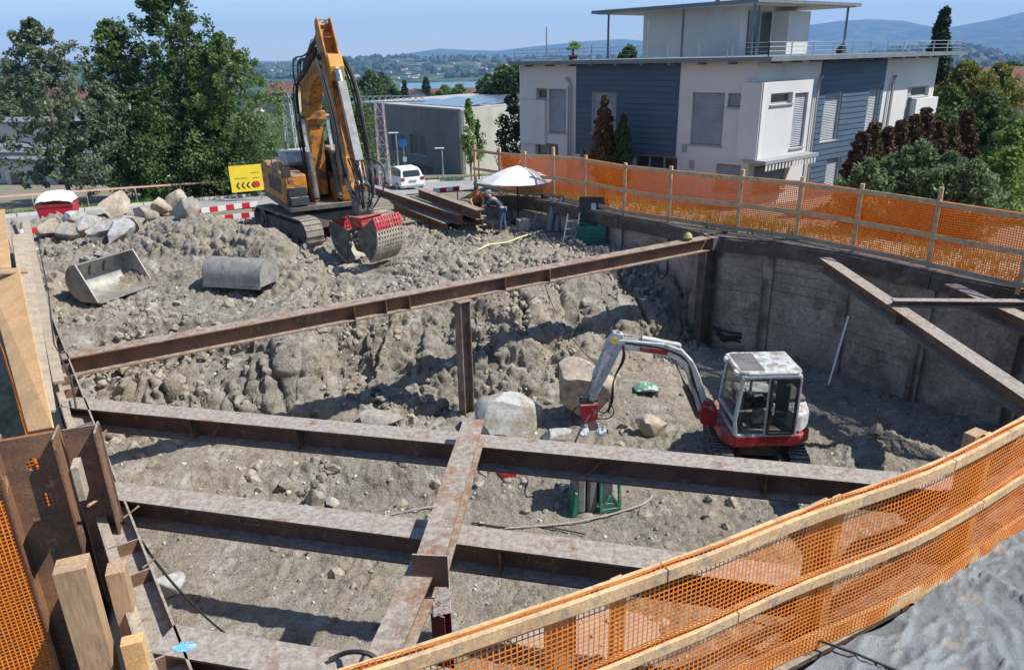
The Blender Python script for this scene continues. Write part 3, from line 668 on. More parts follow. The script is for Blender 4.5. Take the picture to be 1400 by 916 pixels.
# boards of the left fence
def quadboard(name, label, cs, th, m, cat='board'):
    c = [Vector(v) for v in cs]; n = (c[1]-c[0]).cross(c[3]-c[0]).normalized()*th
    base = Vector((sum(v.x for v in c)/4, sum(v.y for v in c)/4, min(v.z for v in c)))
    mb = MB(); mb.add([v-base for v in c]+[v-n-base for v in c], [(0,1,2,3),(7,6,5,4),(0,4,5,1),(1,5,6,2),(2,6,7,3),(3,7,4,0)])
    o = solo(mb, name, m, label, cat, bevel=.004); o.location = base; return o
quadboard('plywood_board', 'long orange plywood guard board of the left fence behind the holed pile', [P(72, 584, 1.12), P(25, 366, 1.12), P(-22, 368, .85), P(38, 590, .95)], .025, m_ply)
quadboard('plywood_board', 'short orange plywood board at the far end of the left fence', [P(15, 366, 1.05), P(6, 286, 1.05), P(-18, 290, .9), P(-14, 367, .95)], .025, m_ply)
quadboard('timber_board', 'weathered grey board between the plywood and the waler on the left', [P(77, 560, .55), P(36, 318, .55), P(16, 322, .62), P(52, 562, .66)], .04, m_wood_g)
quadboard('timber_board', 'muddy narrow board lying next to the waler on the left wall', [P(88, 520, .2), P(40, 300, .2), P(30, 303, .2), P(72, 522, .2)], .05, m_wood_g)
quadboard('timber_board', 'sunlit board across the far end of the left guard rail', [P(38, 372, 1.1), P(36, 366, 1.1), P(-30, 370, 1.12), P(-30, 376, 1.12)], .03, m_wood)
mb = MB(); mb.tube([P(52, 330, .25), P(66, 400, .22), P(74, 470, .2), P(98, 520, .15), P(104, 560, .1)], .014, 6)
solo(mb, 'cable', m_black, 'thin dark cable lying along the left waler', 'cable', base=P(74, 470, .1), smooth=True)
# ================================================================ STRUTS
def strut(label, a, b, h=.36, w=.34, m=m_rust, stiff=(), name='steel_strut', extra=None, diag=()):
    a = Vector(a); b = Vector(b); mid = (a+b)/2
    t = thing(name, label, 'steel strut', (a.x, a.y, a.z-h)); d, sd, u = basis(b-a)
    o_ = Vector((0, 0, -h/2)); mb = MB(); mb.hbeam(a+o_, b+o_, h, w, .024, .014); mb.build('beam', m, t, world=True)
    for s in stiff:
        c = a+(b-a)*s+o_
        for sg in (-1, 1):
            q = MB(); q.box(c+sd*sg*w*.26, (.014, w*.46, h-.05), M=Matrix((d, sd, u)).transposed()); q.build('stiffener', m_rust_l, t, world=True)
    for s in diag:
        c = a+(b-a)*s+o_; q = MB(); q.bar(c+sd*w*.3-u*(h*.42)-d*.12, c+sd*w*.3+u*(h*.42)+d*.12, .03, .012, up=sd); q.build('gusset', m_rust_l, t, world=True)
    return t, d, sd, u
def marking(txt, x, yA, parent, a, b, w, h, size, colr, off_=.0, plane=None):
    # hand painted writing on the web that faces the camera side
    a = Vector(a); b = Vector(b); d, sd, u = basis(b-a)
    k = sd if sd.y < 0 else -sd
    # find station along the beam whose web centre projects to x
    best = min((abs(prj(a+(b-a)*s/400-Vector((0, 0, h/2)))[0]-x), s) for s in range(401))[1]/400
    c = a+(b-a)*best-Vector((0, 0, h/2+off_))+k*.012
    cu = bpy.data.curves.new('marking', 'FONT'); cu.body = txt; cu.size = size; cu.extrude = .001; cu.align_x = 'CENTER'; cu.align_y = 'CENTER'; cu.shear = .25; cu.space_character = 1.15; cu.offset = -.002
    cu.materials.append(colr); o = bpy.data.objects.new('marking', cu); COL.objects.link(o)
    xd = d if d.x > 0 else -d; zdir = k; yd = zdir.cross(xd)
    M = Matrix((xd, yd, zdir)).transposed().to_4x4(); M.translation = c
    bpy.context.view_layer.update(); me = bpy.data.meshes.new_from_object(o.evaluated_get(bpy.context.evaluated_depsgraph_get())); bpy.data.objects.remove(o)
    o = bpy.data.objects.new('marking', me); COL.objects.link(o)
    o.parent = parent; o.matrix_basis = WM[parent.name].inverted() @ M
    return o
def prj(p):
    v = Vector(p)-CAM; z = v.dot(_f); return 700+FPX*v.dot(CR)/z, 458-FPX*v.dot(CU)/z
m_mark = mat('yellow_chalk', (.30, .28, .07), rough=.9, bump=0); m_blue = mat('blue_spray', (.10, .35, .62), (.3, .42, .5), s=18, rough=.8, bump=0)
S1 = (P(88, 487, 0)+Vector((-.1, -.05, 0)), P(972, 323, 0)+Vector((-.15, -.1, 0)))
t1, d1, sd1, u1 = strut('longest rusty steel strut running from the left wall to the far pit corner', *S1, stiff=(.345, .39, .425, .58, .66), m=m_rust_l)
marking('6.9.12', 355, 0, t1, *S1, .34, .36, .17, m_mark); marking('11.8.12', 420, 0, t1, *S1, .34, .36, .14, m_mark)
S2 = (P(103, 549, 0)+Vector((-.12, 0, 0)), P(1395, 672, 0)+Vector((.1, 0, 0)))
t2, *_ = strut('second rusty strut below the mini excavator, running under the near fence', *S2, stiff=(.17, .30, .5, .78), diag=(.20, .62), m=m_rust)
S3 = (P(148, 667, 0)+Vector((-.12, 0, 0)), P(1260, 812, 0)+Vector((.1, 0, 0)))
t3, *_ = strut('third rusty strut marked with yellow chalk numbers and a cross', *S3, stiff=(.55, .86), m=m_rust)
marking('12.5', 340, 0, t3, *S3, .34, .36, .17, m_mark, .0); marking('12.5', 737, 0, t3, *S3, .34, .36, .17, m_mark, .0); marking('+', 255, 0, t3, *S3, .34, .36, .26, m_mark, -.04)
S4 = (P(222, 872, 0), P(700, 950, 0))
t4, d4, sd4, u4 = strut('nearest muddy strut with a blue paint spot at the bottom of the picture', *S4, stiff=(.5,))
c = P(252, 884, .002); q = MB(); q.add([(c.x+.10*math.cos(i*.52)*(1+.3*math.sin(i*2.2)), c.y+.06*math.sin(i*.52)*(1+.3*math.cos(i*3)), .003) for i in range(12)], [tuple(range(12))]); q.build('paint_spot', m_blue, t4, world=True)
S5 = (P(1128, 352, 0), P(1128, 352, 0)+(P(1400, 535, 0)-P(1128, 352, 0))*1.25)
strut('diagonal strut leaving the right wall towards the lower right', *S5, h=.3, w=.3, stiff=(.42,))
S6 = (P(1226, 418, .0)+Vector((-.1, 0, .13)), P(1450, 420, .0)+Vector((0, 0, .13)))
strut('short level beam resting across the diagonal strut at the right edge', *S6, h=.13, w=.2, m=m_rust)
S7 = (P(1300, 388, 0), P(1300, 388, 0)+(P(1400, 432, 0)-P(1300, 388, 0))*2.2)
strut('rightmost strut by the right wall beyond the level beam', *S7, h=.3, w=.3)
# bearing bracket with dark hole pile at the far corner
t = thing('steel_pile', 'dark upright steel pile at the far pit corner under the strut end', 'steel pile', (CORN[0]-.1, CORN[1]-.25, -3.6))
mb = MB(); mb.hbeam((CORN[0]-.2, CORN[1]-.22, -3.7), (CORN[0]-.2, CORN[1]-.22, -.37), .4, .38, .03, .02, up=(1, .3, 0)); mb.build('beam', m_cap, t, world=True)
mb = MB(); mb.box((CORN[0]-.02, CORN[1]-.1, -.18), (.5, .42, .36), rz=.5); mb.bar((CORN[0]-.3, CORN[1]-.1, .0), (CORN[0]+.35, CORN[1]+.1, .06), .12, .08); mb.build('bearing_plate', m_cap, t, world=True)
# vertical king post under strut 1
pb_ = Vector((-1.13, 15.86, gz(-1.13, 15.86)-.4)); t = thing('king_post', 'upright rusty steel post propping the long strut from the slope foot', 'steel post', pb_)
mb = MB(); mb.hbeam(pb_, Vector((-1.12, 15.84, -.37)), .27, .27, .02, .012, up=(.8, .6, 0)); mb.build('beam', m_steel_top, t, world=True)
mb = MB(); mb.box((-1.12, 15.84, -.365), (.36, .36, .02), rz=.6); mb.build('head_plate', m_rust_l, t, world=True)
# walkway beams lying across the struts
def wbeam(label, a, b, end=True):
    t = thing('steel_beam', label, 'steel beam', (b[0], b[1], b[2]-.3)); a = Vector(a); b = Vector(b)
    mb = MB(); mb.hbeam(a-Vector((0, 0, .14)), b-Vector((0, 0, .14)), .28, .28, .02, .012); mb.build('beam', m_rust_l, t, world=True); return t, basis(b-a)
A1, B1 = P(648, 573, .31), P(588, 762, .31)
t, (d_, s_, u_) = wbeam('upper rusty beam lying across two struts, with a welded end plate', A1, B1)
mb = MB(); mb.box(B1-Vector((0, 0, .14))+d_*.012, (.02, .34, .36), M=Matrix((d_, s_, u_)).transposed()); mb.build('end_plate', m_rust, t, world=True)
A2, B2 = P(583, 762, .10), P(505, 935, .10)
t, (d_, s_, u_) = wbeam('lower orange rusty beam sloping out of the bottom of the picture', A2, B2)
# red and white prop below
q = P(590, 790, -.2); pz = Vector((q.x+.05, q.y+.15, 0))
t = thing('adjustable_prop', 'dark red prop with a white spotted plate under the crossing beams', 'prop', (pz.x, pz.y, FL))
mb = MB(); mb.hbeam((pz.x, pz.y, FL-.1), (pz.x, pz.y, -.75), .16, .16, .014, .01, up=(.4, 1, 0)); mb.build('post', mat('dark_red_paint', (.16, .02, .025), (.10, .03, .03), rough=.5, mud=.4), t, world=True)
mb = MB(); mb.box((pz.x, pz.y, -.48), (.2, .17, .52), rz=.3); mb.build('head', mat('spotted_white_plate', (.72, .66, .62), (.45, .2, .18), s=14, f=(.56, .62), rough=.6), t, world=True, bevel=.008)
mb = MB(); mb.box((pz.x, pz.y, FL+.01), (.45, .4, .04), rz=.3); mb.build('foot_plate', m_rust, t, world=True)
# ================================================================ FENCES
def net_mesh(path, h0, h1, cell, wid, seed, sag=.03, upz=None, hex_=False, zf=lambda p: 0):
    # strands woven as small square-section bars; path = list of xy points
    pl = np.array(path, float); d = np.r_[0, np.cumsum(np.hypot(*np.diff(pl, axis=0).T))]
    n = max(2, int(d[-1]/cell)); k = max(2, int((h1-h0)/cell)); t = np.linspace(0, d[-1], n+1)
    x = np.interp(t, d, pl[:, 0]); y = np.interp(t, d, pl[:, 1]); dx = np.gradient(x); dy = np.gradient(y); l_ = np.hypot(dx, dy); nx_, ny_ = -dy/l_, dx/l_
    J = np.linspace(h0, h1, k+1)
    T, Jg = np.meshgrid(t, J); off_ = sag*fbm(T*1.3, Jg*1.7, None, 3, seed); sl_ = sag*1.2*vnoise(T*.8, Jg*0+2., None, seed+3)*np.sin(np.pi*(Jg-h0)/(h1-h0))
    if hex_: T2 = T + np.where(np.arange(k+1)[:, None] % 2 == 0, 0, cell*.5)
    else: T2 = T
    gx = np.interp(T2.ravel(), t, x).reshape(T.shape)+np.interp(T2.ravel(), t, nx_).reshape(T.shape)*off_; gy = np.interp(T2.ravel(), t, y).reshape(T.shape)+np.interp(T2.ravel(), t, ny_).reshape(T.shape)*off_
    gzz = Jg+sl_+np.array([[zf((a, b)) for a, b in zip(gx[0], gy[0])]])
    G = np.stack([gx, gy, gzz], -1)
    N_ = np.stack([np.interp(T2.ravel(), t, nx_).reshape(T.shape), np.interp(T2.ravel(), t, ny_).reshape(T.shape), 0*gx], -1)
    Vs, Fs = [], []; cnt = 0
    def seg(A, B, W_, Nn, th):
        nonlocal cnt
        # A,B (m,3); W_ half width vector (m,3); flat bar with 4 sides
        Q = np.stack([A-W_-Nn*th, A+W_-Nn*th, A+W_+Nn*th, A-W_+Nn*th, B-W_-Nn*th, B+W_-Nn*th, B+W_+Nn*th, B-W_+Nn*th], 1)
        m = len(A); base = cnt+np.arange(m)[:, None]*8; f = np.array([(0,1,5,4),(1,2,6,5),(2,3,7,6),(3,0,4,7)])
        Vs.append(Q.reshape(-1, 3)); Fs.append((base[:, None, :]+f[None]).reshape(-1, 4)); cnt += m*8
    up_ = np.array([0, 0, 1.])
    A = G[:, :-1].reshape(-1, 3); B = G[:, 1:].reshape(-1, 3); Nn = N_[:, :-1].reshape(-1, 3)
    if not hex_:
        seg(A, B, np.tile(up_*wid*.5, (len(A), 1)), Nn, .0012)
        A = G[:-1].reshape(-1, 3); B = G[1:].reshape(-1, 3); Nn = N_[:-1].reshape(-1, 3); tv = np.stack([Nn[:, 1], -Nn[:, 0], 0*Nn[:, 0]], -1)
        seg(A, B, tv*wid*.42, Nn, .0012)
    else:     # staggered oval holes: horizontal strands wave, short links join them
        seg(A, B, np.tile(up_*wid*.55, (len(A), 1)), Nn, .0014)
        for j in range(k):
            a_ = G[j]; b_ = G[j+1]
            if j % 2 == 0: pa, pb_ = a_[:-1]*.5+a_[1:]*.5, b_[:-1]
            else: pa, pb_ = a_[:-1], b_[:-1]*.5+b_[1:]*.5
            Nn = N_[j][:-1]; tv = np.stack([Nn[:, 1], -Nn[:, 0], 0*Nn[:, 0]], -1)
            seg(pa, pb_, tv*wid*.6, Nn, .0014)
    return np.concatenate(Vs), np.concatenate(Fs)
def inpath(path, s):   # inward smooth resample
    pl = np.array(path, float)
    for _ in range(3):
        q = [pl[0]]
        for a, b in zip(pl[:-1], pl[1:]): q += [a*.75+b*.25, a*.25+b*.75]
        q.append(pl[-1]); pl = np.array(q)
    return pl
def nomat(o, parent): o.data.transform(WM[parent.name].inverted()) if parent else None
def netpart(parent, *a, **k):
    m = k.pop('m', m_net); V, F = net_mesh(*a, **k); o = npmesh('net', V, F, m, parent); o.data.transform(WM[parent.name].inverted()); o['label'] = 'orange plastic mesh'; return o
# far fence on the right and back walls
ft = thing('safety_fence', 'long far orange net fence on timber posts along the right and back of the pit', 'fence', (CORN[0]+.2, CORN[1]+.1, 0))
posts = [(P(1400+130, 430, 0).x, P(1400+130, 430, 0).y)]
for (x, y) in ((1392, 396), (1268, 368), (1165, 345), (1088, 329), (1007, 318), (914, 304), (853, 293), (799, 279), (757, 268), (719, 262), (684, 259), (650, 250)):
    q = P(x, y, 0.0 if x > 700 else -.25); posts.append((q.x, q.y))
posts = [(a[0]+.0, a[1]) for a in posts]
def fz(p): return float(np.interp(p[1], [12, 20, 26, 31], [0, 0, -.05, -.4]))
FH = 1.62
rr = random.Random(2)
for i, p in enumerate(posts):
    z = fz(p); mb = MB(); hh = FH+rr.uniform(.02, .14) + (.15 if i in (2, 9) else 0); ln2 = Vector((rr.uniform(-.03, .03), rr.uniform(-.03, .03), 0))
    mb.bar((p[0], p[1], z-.1), Vector((p[0], p[1], z+hh))+ln2, .09, .09, up=(.6, .8, 0)); mb.build('post', m_wood_v, ft, world=True)
for a, b in zip(posts[:-1], posts[1:]):
    va, vb = Vector((*a, 0)), Vector((*b, 0)); d = (vb-va).normalized(); nn = Vector((-d.y, d.x, 0))
    if nn.x > 0: nn = -nn
    for hgt in (.12, .78, 1.52):
        j1, j2 = rr.uniform(-.02, .02), rr.uniform(-.02, .02)
        mb = MB(); mb.bar(va-d*.05+nn*.065+Vector((0, 0, fz(a)+hgt+j1)), vb+d*.05+nn*.065+Vector((0, 0, fz(b)+hgt+j2)), .028, .115); mb.build('rail', m_wood_v if hgt > .3 else m_wood_g, ft, world=True)
netp = [(p[0]+.06, p[1]+.04) for p in posts][:-1]
netpart(ft, netp, .0, 1.56, .052, .023, 5, sag=.05, zf=fz)
# near fence
NFp = [(lambda q: (q.x, q.y))(P(x, y, 1.45)) for x, y in ((530, 912), (660, 868), (800, 821), (925, 776), (971, 760), (1100, 706), (1246, 658), (1314, 627), (1400, 581), (1500, 522), (1600, 455))]
NF = inpath([(NFp[0][0]-.9, NFp[0][1]-.35)]+NFp+[(NFp[-1][0]+2.2, NFp[-1][1]+1.6), (13, 11.6)], 0)
nd = np.r_[0, np.cumsum(np.hypot(*np.diff(NF, axis=0).T))]
def nf(s, off_=0.):
    x, y = np.interp(s, nd, NF[:, 0]), np.interp(s, nd, NF[:, 1]); x2, y2 = np.interp(s+.05, nd, NF[:, 0]), np.interp(s+.05, nd, NF[:, 1])
    d = Vector((x2-x, y2-y, 0)).normalized() if s < nd[-1]-.06 else Vector((.9, .4, 0)); return Vector((x, y, 0)) + Vector((-d.y, d.x, 0))*off_
nt = thing('safety_fence', 'near orange net fence with double timber rails curving across the lower right', 'fence', (3.25, 5.2, 0))
HN = 1.45
def rail(z, w, h, off_, s0, s1, m=m_wood_v):
    n = max(2, int((s1-s0)/.35)); mb = MB()
    pts = [nf(s0+(s1-s0)*i/n, off_)+Vector((0, 0, z)) for i in range(n+1)]
    V = []; 
    for i, p in enumerate(pts):
        d = (pts[min(i+1, n)]-pts[max(i-1, 0)]).normalized(); s_ = Vector((d.y, -d.x, 0))
        V += [p+s_*a*w/2+Vector((0, 0, b*h/2)) for a, b in ((-1,-1),(1,-1),(1,1),(-1,1))]
    F = [(i*4+k, i*4+(k+1) % 4, i*4+4+(k+1) % 4, i*4+4+k) for i in range(n) for k in range(4)]+[(3,2,1,0), tuple(n*4+k for k in range(4))]
    mb.add(V, F); return mb.build('rail', m, nt, world=True, bevel=.004)
cuts = [0, 2.9, 5.9, 8.9, 12.2, nd[-1]-.1]
for a, b in zip(cuts[:-1], cuts[1:]):
    rail(HN, .036, .105, .032, a, b-.012); rail(HN+.004, .036, .10, -.032, a, b-.012)
    rail(.80, .03, .09, .026, a+.7 if a else a, min(b+.7, nd[-1]-.1)-.012); rail(.80, .03, .09, -.028, a+.7 if a else a, min(b+.7, nd[-1]-.1)-.012)
    rail(.10, .038, .16, .03, a+.3 if a else a, min(b+.3, nd[-1]-.1)-.012)
for s in (.4, 2.6, 4.7, 6.75, 8.8, 11, 13.2):
    p = nf(s, .10); mb = MB(); mb.box((p.x, p.y, .68), (.09, .07, 1.5), rz=.5); mb.build('post', m_wood_v, nt, world=True)
ss = np.linspace(0, nd[-1]-.1, 160); netpath = [(nf(s).x, nf(s).y) for s in ss]
netpart(nt, netpath, .03, HN+.075, .040, .0075, 9, sag=.028, hex_=True)
# broad timber king posts just inside the near fence
for (x, y, lb) in ((1128, 700, 'broad timber post standing behind the near fence, left one'), (1338, 603, 'broad timber post standing behind the near fence by the right edge'), (770, 842, 'broad timber post behind the near fence at its low left end')):
    s_b = min((abs(prj(nf(i*.05, .2)+Vector((0, 0, 1.5)))[0]-x), i*.05) for i in range(20, 220))[1]
    q = nf(s_b, .2); q.z = min((abs(prj(q+Vector((0, 0, k*.02)))[1]-y+12), k*.02) for k in range(60, 95))[1]
    mb = MB(); mb.box((0, 0, .45), (.20, .11, 2.15), rz=.52); o = solo(mb, 'timber_post', m_wood, lb, 'timber post', bevel=.006)
    o.location = (q.x, q.y, q.z-1.52)
# plank on the ground outside the near fence
mb = MB(); a, b = P(1035, 893, .05), P(1200, 768, .05); mb.bar(a, b, .05, .09); mb.bar(b+Vector((.03, 0, 0)), P(1420, 590, .05), .05, .09)
solo(mb, 'timber_plank', m_wood_g, 'weathered plank on edge holding the plastic sheet below the near fence', 'plank', base=(a.x, a.y, 0))
mb = MB(); mb.tube([P(1030, 850, .12), P(1100, 868, .1), P(1170, 893, .09), P(1235, 920, .08), P(1300, 955, .08)], .012, 6)
solo(mb, 'cord', m_black, 'black cord lying on the crumpled plastic sheet', 'cord', base=P(1170, 893, .05), smooth=True)
# left fence net
V3_ = Vector
lf = thing('safety_fence', 'piece of orange net fence at the left edge of the picture', 'fence', (-6.2, 7.5, 0))
netpart(lf, [P(40, 592, .9)[:2], P(-4, 455, .9)[:2]], -.9, .9, .045, .010, 3, sag=.02, hex_=True)
bk = Vector((-ax.y, ax.x, 0)); netpart(lf, [tuple((o0-ax*1.5+bk*.22).xy), tuple((o0+ax*.50+bk*.22).xy)], -3.2, PT-.08, .045, .010, 3, sag=.03, hex_=True)
netpart(lf, [tuple((o0-ax*1.4-bk*.45).xy), tuple((o0-ax*.05-bk*.19).xy)], -2.6, .55, .045, .010, 4, sag=.04, hex_=True)
# ================================================================ MACHINES
V3 = Vector
def crawler(parent, cy, L_, Hh, w, rot, m=m_track, pitch=.17, gro=.03):
    rm_ = Matrix.Rotation(rot, 3, 'Z'); r = Hh/2; s = L_/2-r
    def prof(t):     # arclength around the stadium
        per = 4*s+2*math.pi*r; t = t % per
        if t < 2*s: return V3((-s+t, 0, 0)), V3((0, 0, -1))
        t -= 2*s
        if t < math.pi*r: a = t/r; return V3((s+math.sin(a)*r, 0, r-math.cos(a)*r)), V3((math.sin(a), 0, -math.cos(a)))
        t -= math.pi*r
        if t < 2*s: return V3((s-t, 0, 2*r)), V3((0, 0, 1))
        t -= 2*s; a = t/r; return V3((-s-math.sin(a)*r, 0, r+math.cos(a)*r)), V3((-math.sin(a), 0, math.cos(a)))
    per = 4*s+2*math.pi*r; n = int(per/pitch); mb = MB()
    for i in range(n):
        p, nn = prof(i*per/n); p2, n2 = prof((i+.94)*per/n); tn = (p2-p).normalized(); c = (p+p2)/2; nm = (nn+n2).normalized()
        M = rm_ @ Matrix((tn, V3((0, 1, 0)), nm)).transposed()
        mb.box(rm_ @ (c-nm*.025+V3((0, cy, 0))), ((p2-p).length, w, .05), M=M); mb.box(rm_ @ (p+tn*.02-nm*(-gro*.4)+V3((0, cy, 0))), (.03, w*.96, gro), M=M)
    tr = mb.build('track', m, parent)
    mb = MB()
    mb.bar(rm_ @ V3((-s, cy, r*.95)), rm_ @ V3((s, cy, r*.95)), w*.45, Hh*.48)
    for k in range(6):
        x = -s+2*s*k/5; mb.cyl(rm_ @ V3((x, cy-w*.3, r*.42)), rm_ @ V3((x, cy+w*.3, r*.42)), r*.3, n=12)
    mb.build('track_frame', m_dirtmetal, tr)
    for sx in (-s, s):
        q = MB(); q.cyl(rm_ @ V3((sx, cy-w*.28, r)), rm_ @ V3((sx, cy+w*.28, r)), r*.82, n=20); q.cyl(rm_ @ V3((sx, cy-w*.34, r)), rm_ @ V3((sx, cy+w*.34, r)), r*.35, n=12); q.build('sprocket', m_dirtmetal, tr, smooth=True)
def cylr(parent, a, b, r, frac=.6, m1=None, m2=None, name='hydraulic_cylinder'):
    a, b = V3(a), V3(b); mb = MB(); c = a+(b-a)*frac
    mb.tube([a, a+(b-a)*.03, c-(b-a)*.02, c], [r*.8, r, r, r*1.12], 12)
    o = mb.build(name, m1 or m_dirtmetal, parent, smooth=True)
    q = MB(); q.tube([c, b], r*.5, 10); q.cyl(b-V3((0, r*1.2, 0)), b+V3((0, r*1.2, 0)), r*1.1, n=12); q.build('piston_rod', m2 or m_chrome, o, smooth=True); return o
def hose(mb, pts, r=.022, k=3):
    P_ = [V3(p) for p in pts]
    for _ in range(k):
        q = [P_[0]]
        for a, b in zip(P_[:-1], P_[1:]): q += [a*.75+b*.25, a*.25+b*.75]
        q.append(P_[-1]); P_ = q
    mb.tube(P_, r, 6)
# ---- big excavator
GX, GY = -6.9, 26.6; GZ = -1.12
ex = thing('excavator', 'large orange crawler excavator with raised boom and sorting grapple on the upper ground', 'excavator', (GX, GY, GZ), math.atan2(-.879, .476))
for cy in (-1.3, 1.3): crawler(ex, cy, 4.5, .98, .62, R_(11), pitch=.2)
mb = MB(); mb.box((0, 0, .72), (2.6, 2.1, .5), rz=R_(11)); mb.cyl((0, 0, .95), (0, 0, 1.2), .75, n=28); mb.build('undercarriage', m_dirtmetal, ex, bevel=.03)
mb = MB(); mb.prism([(-2.5, 1.15), (1.55, 1.15), (1.55, 1.32), (-2.6, 1.34)], (0, 0, 0), (1, 0, 0), (0, 0, 1), (0, 2.75, 0)); mb.build('deck', m_dirtmetal, ex, bevel=.02)
mb = MB(); mb.prism([(-1.7, 1.34), (1.15, 1.34), (1.35, 1.9), (1.3, 2.35), (-1.7, 2.45)], (0, -1.02, 0), (1, 0, 0), (0, 0, 1), (0, .72, 0))
mb.prism([(-1.7, 1.34), (-.5, 1.34), (-.5, 2.5), (-1.7, 2.5)], (0, 0.1, 0), (1, 0, 0), (0, 0, 1), (0, 2.4, 0)); body = mb.build('body', m_orange, ex, bevel=.05)
mb = MB(); mb.prism([(1.37, 1.36), (1.42, 1.95), (1.34, 1.95), (1.3, 1.36)], (0, -1.02, 0), (1, 0, 0), (0, 0, 1), (0, .62, 0)); mb.box((1.45, -1.0, 1.5), (.25, .6, .28)); mb.build('toolbox', mat('dark_blue_grey_paint', (.03, .04, .055), (.06, .065, .07), rough=.5, mud=.3), body, bevel=.02)
for k in range(5):
    mb = MB(); mb.box((-1.2+.42*k, -1.392, 1.9), (.3, .012, .5)); mb.build('grille', m_dirtmetal, body)
mb = MB(); mb.prism([(-1.5, 2.5), (-.2, 2.45), (0, 2.62), (-.3, 2.95), (-1.4, 2.95)], (0, -.3, 0), (1, 0, 0), (0, 0, 1), (0, 1.3, 0)); mb.build('hood', mat('grey_hood_paint', (.42, .43, .43), (.32, .33, .33), rough=.5, mud=.4), body, bevel=.05)
mb = MB(); mb.cyl((-1.0, -.7, 2.9), (-1.0, -.7, 3.25), .07, n=12); mb.build('exhaust_pipe', m_dirtmetal, body)
mb = MB(); mb.prism([(-2.6, 1.2), (-1.72, 1.2), (-1.72, 2.5), (-2.35, 2.5), (-2.75, 2.2), (-2.75, 1.5)], (0, 0, 0), (1, 0, 0), (0, 0, 1), (0, 2.7, 0)); mb.build('counterweight', m_orange, ex, bevel=.08)
rl = MB()
for a, b in (((1.3, -1.36, 2.35), (1.3, -1.36, 2.75)), ((1.3, -1.36, 2.75), (-.6, -1.36, 2.85)), ((-.6, -1.36, 2.85), (-.6, -1.36, 2.45)), ((.4, -1.36, 2.4), (.4, -1.36, 2.8))): rl.tube([a, b], .022, 6)
rl.build('handrail', m_orange, body)
mb = MB(); mb.tube([(1.45, -1.3, 2.1), (1.6, -1.35, 2.45)], .02, 6); mb.box((1.62, -1.38, 2.5), (.06, .3, .34)); mb.build('mirror', m_black, body, bevel=.02)
cab = MB(); cab.prism([(-.3, 1.34), (1.5, 1.34), (1.62, 2.1), (1.35, 3.05), (-.25, 3.1)], (0, .9, 0), (1, 0, 0), (0, 0, 1), (0, .92, 0)); cb = cab.build('cab', m_orange, ex, bevel=.05)
gl = MB(); gl.prism([(1.59, 1.9), (1.645, 2.1), (1.39, 2.98), (1.34, 2.98)], (0, .9, 0), (1, 0, 0), (0, 0, 1), (0, .8, 0)); gl.prism([(-.1, 2.05), (1.45, 2.05), (1.22, 2.95), (-.1, 2.95)], (0, .9, 0), (1, 0, 0), (0, 0, 1), (0, .95, 0)); gl.build('window', m_glass, cb)
# boom (one bent box girder), bracket plates
bp = [(.2, 1.5), (.06, 2.6), (-.08, 4.2), (.10, 5.05), (.5, 5.5), (3.2, 6.15), (3.6, 6.02), (3.58, 5.82), (1.5, 5.12), (.95, 4.55), (.74, 3.8), (.66, 2.5), (.65, 1.5)]
mb = MB(); mb.prism(bp, (0, 0, 0), (1, 0, 0), (0, 0, 1), (0, .46, 0)); bo = mb.build('boom', m_orange, ex, bevel=.03)
for s in (-1, 1):
    mb = MB(); mb.prism([(-.1, 1.3), (1.2, 1.3), (1.05, 2.0), (.5, 2.25), (.0, 2.0)], (0, s*.36, 0), (1, 0, 0), (0, 0, 1), (0, .06, 0)); mb.build('boom_bracket', m_orange, ex)
    cylr(ex, (1.45, s*.42, 1.45), (.75, s*.42, 4.15), .12, .58)
mb = MB(); mb.cyl((.72, -.5, 4.15), (.72, .5, 4.15), .09, n=14); mb.box((.75, 0, 4.2), (.3, .7, .3)); mb.build('lug', m_orange, bo, bevel=.03)
cylr(ex, (.35, 0, 5.72), (2.72, 0, 6.95), .13, .6, m1=m_black)
# stick: two cheek plates, back plate, cross bracket
sa, sb = V3((2.95, 0, 7.05)), V3((5.0, 0, 1.95)); sd_ = (sb-sa).normalized(); sn_ = V3((-sd_.z, 0, sd_.x))
if sn_.x < 0: sn_ = -sn_
Ls = (sb-sa).length
def spt(a, n, y=0): return sa+sd_*a+sn_*n+V3((0, y, 0))
pol = [(0, -.12), (-.06, .12), (.1, .22), (1.3, .32), (2.4, .26), (Ls, .12), (Ls+.08, 0), (Ls, -.14), (2.2, -.30), (1.1, -.42), (.4, -.3)]
st_o = None
for s in (-1, 1):
    mb = MB(); mb.prism([(a, n) for a, n in pol], sa+V3((0, s*.20, 0)), sd_, sn_, (0, .05, 0))
    if st_o is None:
        mb.prism([(.05, -.14), (.05, -.06), (2.0, -.1), (Ls, -.02), (Ls, -.12), (2.2, -.28), (1.1, -.38), (.4, -.28)], sa, sd_, sn_, (0, .36, 0))
        for aa in (.02, .55, 1.05): mb.cyl(spt(aa, .1, -.24), spt(aa, .1, .24), .05, n=10)
        st_o = mb.build('stick', m_orange, ex, bevel=.012)
    else: mb.build('cheek_plate', m_orange, st_o, bevel=.012)
mb = MB(); mb.prism([(1.25, .1), (1.2, .48), (1.6, .5), (1.95, .3), (1.9, .0)], sa, sd_, sn_, (0, .44, 0)); mb.build('cylinder_bracket', mat('bright_orange_paint', (.62, .27, .03), (.5, .2, .025), rough=.45, mud=.2), st_o, bevel=.03)
cylr(ex, spt(1.65, .52), spt(Ls-.35, .62), .115, .62, m1=m_chrome)
